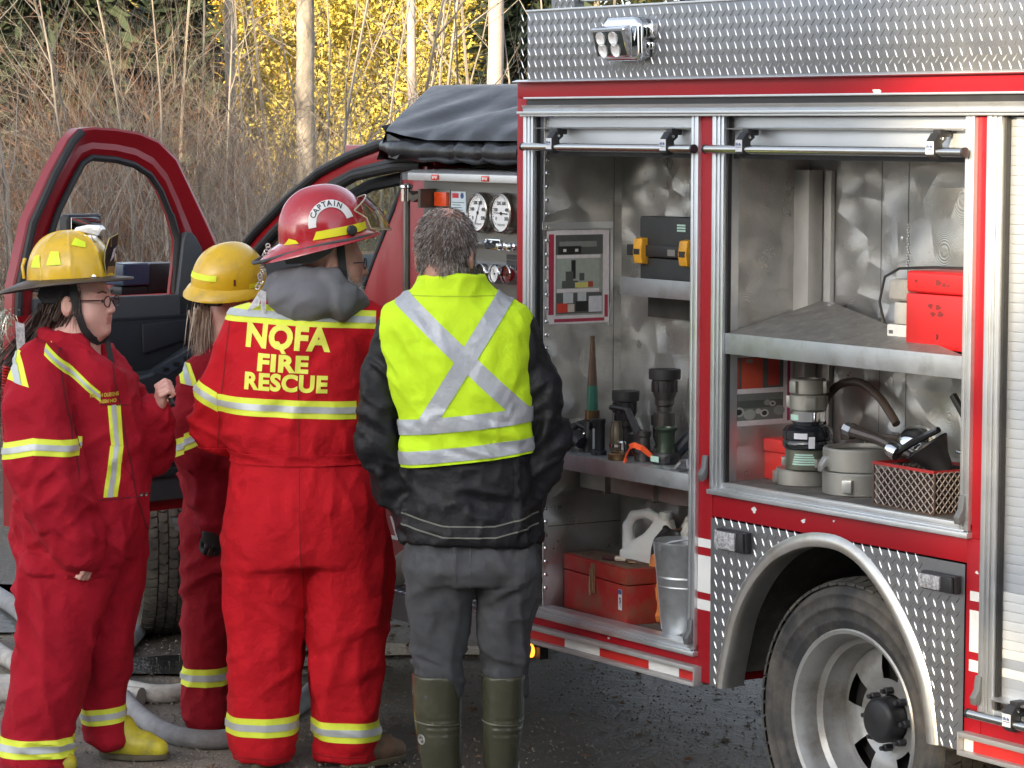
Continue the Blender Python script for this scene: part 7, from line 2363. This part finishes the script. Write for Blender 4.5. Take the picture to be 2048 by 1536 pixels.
sheet('compartment_photo', 'taped photo of a packed compartment with white shelves, on the first side wall', 1.5085, [
    (0, 1, 0, 1, Wt), (.03, .115, .10, .96, Rd), (.93, .985, .06, .30, Rd), (.12, .93, .02, .055, Rd), (.14, .90, .09, .95, Gy), (.14, .90, .74, .95, Dk), (.20, .80, .82, .88, (.20, .21, .2)), (.18, .55, .745, .83, Bk), (.26, .31, .77, .80, Wt), (.45, .50, .77, .80, Wt), (.16, .86, .70, .735, Wt),
    (.17, .84, .38, .70, (.30, .33, .29)), (.39, .46, .48, .68, Bk), (.30, .42, .40, .56, Dk), (.24, .50, .38, .46, Dk), (.52, .60, .46, .54, Dk), (.45, .68, .385, .44, (.55, .50, .15)), (.66, .74, .39, .45, (.35, .06, .04)), (.16, .84, .335, .375, Wt), (.15, .88, .11, .33, Dk), (.26, .42, .22, .33, (.45, .47, .48)), (.49, .63, .24, .34, (.45, .47, .48)),
    (.16, .32, .12, .22, (.55, .05, .03)), (.33, .44, .125, .21, (.50, .42, .36)), (.46, .66, .13, .24, Bk), (.67, .88, .12, .29, (.52, .52, .56))], -.020, -.266, 1.460, 1.764)
k = MB().box((1.5095, -.003, 1.767), (1.5065, -.282, 1.790)).box((1.5095, -.270, 1.45), (1.5065, -.282, 1.766))
k.build('photo_holder', ALU, wall1)
rings = []
for (cy, cz, r0, r1, col) in ((.20, .20, .05, .085, (.34, .35, .33)), (.36, .16, .0, .09, (.30, .32, .30)), (.58, .17, .04, .065, (.50, .49, .46)), (.49, .20, .0, .045, (.42, .42, .40)), (.80, .20, .0, .085, (.22, .24, .23)), (.62, .32, .0, .05, (.25, .25, .24)), (.70, .30, .02, .05, (.36, .36, .34))):
    n_ = 14
    o_ = [(cy + r1 * math.cos(a), cz + r1 * .85 * math.sin(a)) for a in np.linspace(0, 2 * PI, n_)[:-1]]
    rings.append((tuple(o_), 0, 0, 0, col))
    if r0: rings.append((tuple((cy + r0 * math.cos(a), cz + r0 * .85 * math.sin(a)) for a in np.linspace(0, 2 * PI, n_)[:-1]), 0, 0, 0, Bk))
sheet('compartment_photo', 'taped photo of red fuel cans and loose couplings, on the second side wall', .5405, [
    (0, 1, 0, 1, Wt), (.92, .965, .04, 1, (.28, .02, .10)), (.0, .86, .05, .98, Dk), (.0, .20, .52, .95, (.40, .06, .04)), (.24, .55, .53, .97, (.48, .07, .04)), (.63, .80, .56, .97, (.40, .04, .03)), (.30, .40, .90, .95, (.26, .24, .20)), (((.05, .93), (.08, .93), (.15, .55), (.11, .55)), 0, 0, 0, Bk), (.0, .86, .46, .53, Wt), (.0, .86, .06, .46, (.14, .15, .14)), (.1, .86, .25, .36, (.07, .08, .075))] + rings + [(.0, .86, .04, .075, Wt)], -.008, -.262, 1.211, 1.420)

# lower space of the first compartment
def toolbox():
    t = thing('tool_box', 'worn red steel tool box with a brass hasp', 'tool box', (1.285, -.168, ZA), math.radians(-6))
    RB = mat('worn red enamel', (.33, .014, .014), rough=.45, var=.15, vs=9, dirt=((.16, .09, .05), .6, 9), bump=.0006, bs=60)
    MB().box((-.205, -.035, 0), (.215, .10, .125)).build('box_base', RB, t, bevel=.005)
    l = MB().box((-.207, -.037, .1275), (.217, .102, .178)).build('lid', RB, t, bevel=.006)
    MB().box((-.19, -.025, .1782), (.20, .085, .1795)).build('lid_dust', mat('dust', (.15, .085, .055), rough=.95, var=.4, vs=30, bump=.001, bs=120), l)
    h = MB().box((-.006, .1025, .075), (.018, .106, .170)).tube([(-.003, .11, .085), (-.003, .112, .15), (.006, .112, .155), (.014, .112, .10), (.008, .113, .07)], .0035, 6)
    h.build('hasp', mat('brass hasp', (.42, .27, .16), rough=.4, metal=.7), t)
    return t
tb = toolbox()
st = MB().box((-.178, .1005, .045), (-.155, .1013, .110)).build('sticker', mat('white label', (.62, .63, .66)), tb)
MB().box((-.177, .1013, .095), (-.156, .1018, .109)).build('sticker_band', mat('blue print', (.03, .08, .22)), tb)
MB().prism([(-.170, .085), (-.162, .085), (-.166, .070), (-.163, .070), (-.171, .052), (-.168, .068), (-.172, .068)], 'y', .1013, .1018).build('sticker_mark', BLACK, tb)
t = thing('pocket_tool', 'small dark folding tool with a pale grip on the tool box lid', 'tool', (1.25, -.12, ZA + .181), math.radians(10))
MB().box((.055, -.012, 0), (.0, .012, .012)).build('handle', mat('maroon grip', (.06, .015, .015), rough=.5), t, bevel=.004)
MB().tube([(.0, .0, .008), (-.045, .004, .008)], [.009, .005], 8).build('grip', mat('pale grip', (.65, .55, .45), rough=.5), t)
MB().tube([(-.045, .004, .008), (-.07, .012, .004), (-.085, .0, .004)], .003, 6).build('wire', BRS, t)
def jug():
    t = thing('plastic_jug', 'white plastic jug with a moulded handle standing behind the tool box', 'jug', (1.235, -.243, ZA + .0), math.radians(22))
    WP = mat('white polythene', (.70, .71, .70), rough=.4, var=.04, sub=.1)
    v = Vol((-.14, -.09, -.01), (.14, .09, .37), .005)
    def bx(c, h, r):
        c = np.array(c); h = np.array(h)
        def fn(X, Y, Z):
            q = [np.maximum(np.abs(a - c[i]) - h[i] + r, 0) for i, a in enumerate((X, Y, Z))]
            return np.sqrt(q[0] ** 2 + q[1] ** 2 + q[2] ** 2) - r
        return c - h, c + h, fn
    lo, hi, fn = bx((0, 0, .105), (.100, .038, .105), .014); v._apply(lo, hi, fn, .01)
    v.loft([(.20, .0, .0, .100, .038), (.232, -.012, .0, .084, .036), (.262, -.038, .0, .056, .034), (.315, -.056, .0, .026, .026)], k=.006, p=3)
    v.chain([(.082, 0, .22), (.086, 0, .280), (.064, 0, .316), (.01, 0, .328), (-.045, 0, .308)], [.022, .017, .016, .016, .018], k=.006)
    v.lathe = None
    V, F = v.mesh(1)
    npmesh('bottle', V, F, WP, t, None, True)
    MB().lathe([(.022, .30), (.022, .335), (.019, .337), (.019, .30)], (-.058, 0, 0), n=20).build('neck', WP, t)
    MB().box((.1005, -.0385, .165), (-.1005, .0385, .167)).build('seam', mat('grey seam', (.45, .46, .46), rough=.5), t)
jug()
def pail():
    t = thing('steel_pail', 'galvanised steel pail with a wire handle', 'pail', (.868, -.115, ZA))
    G = mat('galvanised pail', (.44, .47, .49), rough=.4, metal=.75, var=.2, vs=22, rvar=.12)
    MB().lathe([(.0, .012), (.070, .010), (.073, 0), (.074, .006), (.100, .283), (.104, .288), (.104, .294), (.099, .294), (.096, .283), (.070, .014)], n=48, cap=False).build('bucket', G, t, smooth=40)
    MB().lathe([(.0912, .178), (.0935, .182), (.0922, .188)], n=48, cap=False).lathe([(.0876, .150), (.0896, .154), (.0885, .158)], n=48, cap=False).box((.045, .0, .0), (.049, .0765, .0)).build('hoop', G, t)
    MB().tube([(.062, .047, .012), (.085, .064, .285)], .0022, 6).build('pail_seam', G, t)
    MB().tube([(.0, .103, .283), (-.04, .085, .30), (-.085, .04, .31), (-.10, -.02, .32), (-.07, -.07, .30), (-.01, -.10, .285)], .0028, 6).build('handle', mat('wire', (.45, .45, .44), rough=.35, metal=.9), t)
    MB().lathe([(.010, 0), (.010, .003)], (.0, .1, .275), (0, 1, 0), 10).build('handle_lug', G, t)
pail()
t = thing('absorbent_bag', 'orange bag with black stripes leaning behind the pail', 'bag', (1.098, -.205, ZA), math.radians(4))
v = Vol((-.12, -.07, -.02), (.15, .07, .33), .006)
v.loft([(0, .0, 0, .065, .05), (.08, .0, 0, .066, .05), (.18, -.005, 0, .060, .042), (.27, -.03, 0, .050, .026), (.305, -.035, 0, .042, .012)], k=.01, p=4)
V, F = v.mesh(2)
V = wrinkle(V, F, [(.008, 9, 9, 12, 6, None)], 81)
OR = mat('orange bag', (.60, .20, .05), rough=.5, var=.2, vs=30)
bo = npmesh('bag', V, F, OR, t, None, True)
for w_, h_ in ((.245, .022), (.165, .012), (.29, .02)):
    q = cut(V, F, [((0, 0, w_ - h_), (.5, 0, 1)), ((0, 0, w_ + h_), (-.5, 0, -1)), ((0, -.02, 0), (0, 1, 0))], .001, 'bag_stripe', BLACK, bo, None, .001)
V_, F_ = v.mesh(2)
cut(V, F, [((0, 0, .255), (.5, 0, 1)), ((0, 0, .262), (-.5, 0, -1)), ((.03, 0, 0), (1, 0, 0)), ((.06, 0, 0), (-1, 0, 0)), ((0, -.02, 0), (0, 1, 0))], .0024, 'bag_label', mat('white label', (.62, .63, .66)), bo, None, .001)
t = thing('white_rag', 'crumpled white rag on top of the bag behind the pail', 'rag', (.97, -.235, ZA + .30))
v = Vol((-.10, -.07, -.03), (.10, .07, .07), .005)
v.ell((0, 0, .01), (.07, .045, .032), k=.01); v.ell((-.04, .02, .0), (.04, .035, .03), k=.01)
V, F = v.mesh(1)
V = wrinkle(V, F, [(.018, 22, 22, 22, 4, None)], 91)
npmesh('cloth', V, F, mat('soiled white cloth', (.52, .52, .48), rough=.9, var=.15, vs=30), t, None, True)

# second compartment, upper shelf
t = thing('red_case', 'upright red metal case with black smudges standing on the second shelf', 'case', (-.315, -.13, SH2))
RC = mat('red case enamel', (.46, .012, .014), rough=.4, var=.06, vs=5, wear=((.04, .01, .01), .70, 26))
MB().box((.112, -.085, .002), (-.185, .068, .152)).build('case_base', RC, t, bevel=.006)
MB().box((.113, -.086, .154), (-.186, .069, .214)).build('case_lid', RC, t, bevel=.012, seg=3)
sm_ = MB()
for (x, z, r) in ((-.02, .185, .012), (-.045, .18, .009), (-.062, .178, .006), (.01, .12, .010), (-.02, .118, .011), (.0, .098, .010), (-.03, .10, .012), (.07, .186, .006)):
    sm_.prism([(x + r * math.cos(a) * (1 + .4 * math.sin(3 * a + x * 80)), z + r * .7 * math.sin(a)) for a in np.linspace(0, 2 * PI, 11)[:-1]], 'y', .0695 if z > .154 else .0685, .0697 if z > .154 else .0687)
tag(sm_.build('smudge', mat('dark smudge', (.14, .012, .012), rough=.6), t), kind='stuff')
t = thing('cable_loop', 'thin black cable looped over the red case', 'cable', (-.10, -.12, SH2))
MB().tube([(.02, .03, .06), (.03, .04, .12), (.02, .03, .19), (-.03, .02, .215), (-.15, .0, .222), (-.29, -.02, .224)], .004, 6).build('cable', BLACK, t)
for i, (z0, z1, lab, c) in enumerate(((.0, .058, 'white labelled box at the bottom of the pile beside the red case', (.58, .58, .56)), (.060, .120, 'grey roll in the middle of the pile beside the red case', (.40, .40, .38)), (.122, .185, 'worn grey pouch topmost of the pile beside the red case', (.30, .29, .27)))):
    t = thing(['small_carton', 'paper_roll', 'grey_pouch'][i], lab, ['carton', 'roll', 'pouch'][i], (-.130, -.14, SH2 + z0))
    if i == 1:
        MB().lathe([(.040, 0), (.043, .006), (.043, z1 - z0 - .006), (.040, z1 - z0)], n=24).build('roll', mat('pile grey', c, rough=.7), t)
    else:
        o = MB().box((.045, -.05, .001), (-.036, .045, z1 - z0)).build('carton' if i == 0 else 'pouch', mat('pile tone %d' % i, c, rough=.6, var=.1, vs=30), t, bevel=.004 if i == 0 else .016, seg=3)
        if i == 0:
            k = MB()
            for q in range(3): k.box((.035 - q * .022, .0452, .010), (.022 - q * .022, .0457, .022 + .004 * (q % 2)))
            k.box((.035, .0452, .032), (.018, .0457, .042))
            k.build('carton_print', mat('grey print', (.08, .09, .1)), t)

# second compartment, floor
t = thing('plastic_box', 'small red plastic box with an overhanging lid', 'box', (.485, -.21, ZB))
RP = mat('red polythene', (.62, .035, .03), rough=.4, var=.06)
MB().prism([(-.090, 0), (.040, 0), (.048, .085), (-.098, .085)], 'x', -.06, .05).build('tub', RP, t, bevel=.008, xf=Matrix.Rotation(math.radians(90), 4, 'Z') @ Matrix.Translation((0, .02, 0)))
MB().box((.055, -.068, .085), (-.105, .060, .125)).build('lid', RP, t, bevel=.008)
def adapter(name, label, x, y, z, prof, material, lugs_=(), extra=None):
    t = thing(name, label, 'coupling', (x, y, z))
    MB().lathe(prof, n=40, cap=False).build('shell', material, t, smooth=35)
    if lugs_:
        r, z0, z1, num, ph = lugs_
        for q in range(num):
            a = 2 * PI * q / num + ph
            MB().box((r - .004, -.014, z0), (r + .010, .014, z1), Matrix.Rotation(a, 3, 'Z'), (0, 0, 0)).build('lug', ANO, t, bevel=.003)
    return t
cx, cy = .345, -.165
def tube_prof(R, r, h, c=.003): return [(r, 0), (R - c, 0), (R, c), (R, h - c), (R - c, h), (r, h), (r, 0)]
adapter('hose_coupling', 'widest grey lug ring, lowest of the coupling stack', .375, -.18, ZB, tube_prof(.086, .05, .048), ANO, (.086, .006, .042, 3, 1.2))
adapter('hose_coupling', 'olive grey ring with green label, second from the bottom of the stack', cx, cy, ZB + .049, tube_prof(.066, .03, .062), mat('olive grey metal', (.16, .165, .13), rough=.3, metal=.6), (.066, .010, .035, 3, .9))
adapter('hose_coupling', 'black and chrome swivel coupling in the middle of the stack', cx, cy, ZB + .112, [(.03, 0), (.070, .0), (.074, .006), (.074, .018), (.070, .024), (.074, .028), (.074, .052), (.064, .064), (.045, .070), (.045, .076), (.03, .076), (.03, 0)], mat('black lacquer', (.012, .014, .018), rough=.14, coat=.8))
adapter('hose_coupling', 'polished chrome ring under the two grey couplings', cx, cy, ZB + .189, tube_prof(.052, .03, .034), CHROME)
adapter('hose_coupling', 'smooth grey coupling, second from the top of the stack', cx, cy, ZB + .224, tube_prof(.054, .03, .046), ANO, (.054, .004, .040, 3, .5))
adapter('hose_coupling', 'grey coupling topmost of the stack', cx, cy, ZB + .271, tube_prof(.052, .03, .045), ANO, (.052, .004, .040, 3, 1.6))
b = MB()
k = 0
for (z0, R_k, cols) in ((.082, .0668, 'g'), (.140, .0748, 'w'), (.205, .0528, 'g')):
    for a0 in (.9, 1.05, 1.2, 1.35):
        pass
lab = MB()
def wrap(lab, R_, a0, a1, z0, z1, n=6):
    A_ = [(cx + R_ * math.cos(a), cy + R_ * math.sin(a), z0) for a in np.linspace(a0, a1, n)]
    B_ = [(cx + R_ * math.cos(a), cy + R_ * math.sin(a), z1) for a in np.linspace(a0, a1, n)]
    lab.strip(A_, B_)
stk = bpy.data.objects['hose_coupling.002']
wl = MB()
for i in range(5): wrap(wl, .0670, 1.75 + .03 * i, 2.9 - .05 * i, ZB + .066 + i * .007, ZB + .0705 + i * .007)
o = wl.build('label_print', mat('pale green label', (.42, .62, .53)), bpy.data.objects['hose_coupling.002']); o.location = -Vector(bpy.data.objects['hose_coupling.002'].location)
wl = MB(); wrap(wl, .0747, 1.9, 2.45, ZB + .143, ZB + .160); wrap(wl, .0747, 2.5, 2.75, ZB + .116, ZB + .150)
o = wl.build('label_print', mat('white label', (.62, .63, .66)), bpy.data.objects['hose_coupling.003']); o.location = -Vector(bpy.data.objects['hose_coupling.003'].location)
wl = MB(); wrap(wl, .0528, 1.2, 1.9, ZB + .196, ZB + .212)
o = wl.build('label_print', mat('pale green label', (.42, .62, .53)), bpy.data.objects['hose_coupling.004']); o.location = -Vector(bpy.data.objects['hose_coupling.004'].location)
rp = [(.092, 0), (.108, 0), (.111, .003), (.111, .062), (.108, .066), (.098, .066), (.096, .058), (.093, .054), (.095, .048), (.092, .044), (.094, .036), (.091, .03), (.091, 0)]
t = thing('suction_ring', 'lower of two stacked wide grey suction rings', 'ring', (.118, -.180, ZB))
MB().lathe(rp, n=56, cap=False).build('ring', ANO, t, smooth=30)
MB().box((-.075, .085, .012), (-.045, .112, .05), Matrix.Rotation(.5, 3, 'Z')).build('lug', mat('bright lug', (.46, .46, .44), rough=.35, metal=.7), t, bevel=.004)
t = thing('suction_ring', 'upper of two stacked wide grey suction rings, threads showing inside', 'ring', (.120, -.182, ZB + .0675))
MB().lathe(rp, n=56, cap=False).build('ring', ANO, t, smooth=30)
MB().prism([(.100, .015), (.122, .012), (.132, -.002), (.132, .018), (.118, .040), (.098, .045)], 'y', -.014, .014).build('lug', mat('bright lug', (.46, .46, .44)), t, bevel=.003, xf=Matrix.Rotation(math.radians(75), 4, 'Z'))

def basket():
    t = thing('wire_basket', 'red rimmed expanded metal basket holding lamps', 'basket', (-.245, -.125, ZB), math.radians(-4))
    L2, D2, H = .140, .095, .122
    MB().box((-L2, -D2, 0), (L2, D2, .004)).build('base', mat('rusty sheet', (.10, .06, .04), rough=.8), t)
    rim = MB().box((-L2, D2 - .004, H - .008), (L2, D2 + .002, H)).box((-L2, -D2, H - .008), (L2, -D2 + .004, H)).box((-L2, -D2 + .0045, H - .008), (-L2 + .004, D2 - .0045, H)).box((L2 - .004, -D2 + .0045, H - .008), (L2, D2 - .0045, H))
    rim.build('rim', mat('red wire paint', (.36, .02, .02), rough=.5), t)
    pst = MB()
    for x in (-L2, L2 - .005):
        for y in (-D2, D2 - .005): pst.box((x, y, 0), (x + .005, y + .005, H - .008))
    pst.build('frame', mat('rusty sheet', (.10, .06, .04)), t)
    w = MB()
    wm = mat('expanded metal', (.38, .32, .28), rough=.5, metal=.4, var=.2, vs=40)
    px, pz = .0300, .0118
    def face(P):
        rows = int(H / pz); colsn = int(2 * L2 / px)
        for j in range(rows):
            pts = []
            for i in range(colsn * 6 + 1):
                u = -L2 + i * px / 6
                zz_ = .010 + j * pz + pz * .46 * math.cos(2 * PI * (u + L2) / px + PI * j)
                pts.append(P(u, min(max(zz_, .003), H - .006)))
            w.tube(pts, .0019, 4, cap=False)
    face(lambda u, z: (u, D2, z))
    face(lambda u, z: (-L2, u * D2 / L2, z)); face(lambda u, z: (L2, u * D2 / L2, z))
    MB().box((-L2 + .012, D2 - .014, .004), (L2 - .012, D2 - .012, H - .02)).box((-L2 + .012, -D2 + .01, .004), (-L2 + .014, D2 - .0145, H - .02)).box((-L2 + .0145, -D2, .004), (L2 - .004, -D2 + .003, H - .009)).build('liner', mat('dark rusty liner', (.035, .022, .016), rough=.85, var=.4, vs=30), t)
    tag(w.build('mesh_wire', wm, t, smooth=60), kind='stuff')
basket()
t = thing('hand_lamp', 'chrome domed hand lamp lying over the basket edge', 'lamp', (-.10, -.20, ZB + .165), math.radians(10))
MB().lathe([(.0, .045), (.03, .040), (.05, .022), (.058, 0), (.052, -.012), (0, -.02)], (0, 0, 0), (-.2, .35, 1), 32).build('dome', CHROME, t)
MB().tube([(.20, .045, .02), (.10, .05, .005), (.0, .06, -.020), (-.04, .07, -.03)], [.018, .016, .015, .013], 10).build('handle', mat('dark grip', (.09, .075, .065), rough=.35, metal=.5), t)
MB().tube([(.225, .042, .026), (.196, .046, .019)], [.020, .020], 8).build('pommel', mat('steel', (.4, .4, .4)), t)
t = thing('spot_lamp', 'black conical lamp tilted in the basket', 'lamp', (-.285, -.10, ZB + .13), math.radians(-5))
MB().lathe([(.0, -.06), (.028, -.055), (.04, -.01), (.060, .025), (.064, .03), (.064, .036), (.0, .036)], (0, 0, .02), (.45, .35, .8), 28).build('housing', BLACK, t)
MB().tube([(.125, .05, .012), (.04, .045, .055), (-.06, .03, .10)], [.010, .011, .009], 8).build('arm', mat('glossy black', (.012, .012, .014), rough=.15, coat=.6), t)
MB().lathe([(.022, 0), (.024, .02), (.018, .035)], (.10, .05, .02), (.7, .2, .3), 16).build('swivel', CHROME, t)
t = thing('bar_handle', 'flat black handle sticking up at the right of the compartment', 'handle', (-.30, -.24, ZB + .20), 0)
MB().prism([(.105, .10), (.092, .112), (-.01, .005), (.008, -.008)], 'y', -.008, .008).build('bar', BLACK, t, bevel=.003)
t = thing('red_reel', 'red reel with a pale hose rim at the right of the compartment', 'reel', (-.33, -.25, ZB + .155), 0)
MB().lathe([(.070, -.02), (.075, -.01), (.075, .01), (.055, .014), (.055, -.02)], (0, 0, 0), (.2, 1, .1), 32, cap=False).build('drum', mat('dark red drum', (.22, .02, .015), rough=.4), t)
MB().lathe([(.052, .0), (.056, .02), (.046, .024), (.042, .0)], (0, 0.005, 0), (.2, 1, .1), 32, cap=False).build('hose', mat('pale hose', (.35, .33, .30), rough=.6), t)
MB().lathe([(.041, .0), (.0, .004)], (0, 0.005, 0), (.2, 1, .1), 24).build('core', BLACK, t)
t = thing('steel_rod', 'thin steel rod poking out behind the basket', 'rod', (-.31, -.19, ZB + .145), 0)
MB().tube([(.03, .0, .012), (-.12, .02, .0)], .005, 8).build('rod', CHROME, t)
t = thing('hose_loop', 'brown rubber hose bent in a loop against the back wall', 'hose', (.215, -.255, ZB + .06))
pts = [(.135, .03, .10), (.150, .02, .16), (.135, .0, .21), (.09, -.01, .24), (.02, -.02, .245), (-.06, -.02, .21), (-.12, -.015, .165), (-.15, -.01, .14)]
MB().tube(smooth(pts), .0125, 10).tube([(.135, .03, .10), (.11, .04, .05), (.06, .04, -.0), (.02, .04, -.03)], .0125, 10).build('hose', mat('brown rubber', (.075, .05, .038), rough=.55, var=.2), t)
t = thing('hydrant_wrench', 'dark steel hydrant wrench lying behind the rings', 'wrench', (.06, -.235, ZB + .16), math.radians(3))
MB().box((.16, -.012, -.006), (-.10, .012, .012)).prism([(.15, -.015), (.185, -.02), (.19, .02), (.165, .03), (.14, .018)], 'y', -.02, .02).tube([(-.10, 0, .003), (-.17, .01, .012)], .014, 8).build('wrench', mat('worn dark steel', (.12, .095, .08), rough=.4, metal=.7), t, bevel=.004)

# ------------------------------------------------------------------ hoses on the ground
HW = mat('white fire hose', (.48, .47, .44), rough=.8, var=.15, vs=9, bump=.002, bs=160, dirt=((.20, .17, .14), .55, 7))
HG_ = mat('grey fire hose', (.26, .26, .27), rough=.8, var=.2, vs=7, bump=.002, bs=160, dirt=((.12, .10, .085), .5, 6))
def hose(label, pts, r, m):
    t = tag(MB().tube(smooth([(x, y, (q[0] if q else r - .006)) for x, y, *q in pts]), r, 14).build('fire_hose', m, smooth=80), label, 'hose', 'fire hoses on the ground')
hose('grey fire hose curving round the feet of the captain', [(5.0, -.35), (4.3, .12), (3.913, .405), (3.429, .602), (3.012, .738), (2.70, .805), (2.50, .815), (2.395, .765), (2.373, .684), (2.43, .56), (2.553, .432), (2.772, .19), (2.971, .026), (3.3, -.28)], .034, HG_)
hose('white fire hose passing behind the second firefighter', [(3.95, 1.25), (3.7, .95), (3.50, .66), (3.333, .596), (3.20, .55), (3.19, .44), (3.35, .28), (3.6, .0), (4.1, -.6)], .036, HW)
hose('short grey hose at the left edge, farthest from the camera', [(6.1, .05), (5.55, .142), (5.169, .216), (4.684, .342), (4.3, .30)], .04, HG_)
hose('white hose in the middle of the three at the left edge', [(4.75, .60), (4.288, .691), (3.971, .735), (3.6, .80), (3.2, .9)], .036, HW)
hose('white hose nearest the camera at the left edge', [(3.75, 1.2), (3.524, 1.023), (3.42, .86), (3.3, .7), (3.18, .62)], .036, HW)
hose('pale suction hose rising from the ground to the pump', [(3.35, -.42, .035), (3.05, -.25, .10), (2.75, -.08, .25), (2.52, .02, .42), (2.38, .0, .56), (2.30, -.06, .62)], .045, mat('pale suction hose', (.42, .40, .34), rough=.7, var=.1))
t = thing('white_cloth', 'white cloth draped on the hose at the left edge', 'cloth', (4.25, .86, 0))
v = Vol((-.2, -.2, -.02), (.2, .2, .3), .012)
v.chain([(0, 0, .04), (.01, .0, .12), (.0, .0, .18)], [.03, .026, .014], k=.03)
V, F = v.mesh(1)
V = wrinkle(V, F, [(.02, 12, 12, 6, 3, None)], 99)
npmesh('cloth', V, F, mat('soiled white cloth', (.52, .52, .48)), t, None, True)
# stones under the truck tail
for i in range(9):
    v_ = MB().lathe([(0, -.03), (.05, -.02), (.07, .0), (.05, .03), (0, .045)], n=9)
    R = np.random.default_rng(200 + i)
    v_.v = [(x * R.uniform(.8, 1.25), y * R.uniform(.8, 1.25), z * R.uniform(.8, 1.2)) for x, y, z in v_.v]
    o = v_.build('stone', mat('grey stone', (.16, .15, .135), rough=.9, var=.3, bump=.004, bs=30), None, smooth=30)
    o.location = (-.75 - .16 * (i % 3) + R.uniform(-.04, .04), -.25 - .22 * (i // 3) + R.uniform(-.05, .05), .015)
    o.rotation_euler = (0, 0, R.uniform(0, 6))
    k = R.uniform(.8, 1.4); o.scale = (k, k, k)
    tag(o, 'grey broken stone on the ground behind the rear wheel', 'stone', 'stones behind the rear wheel')
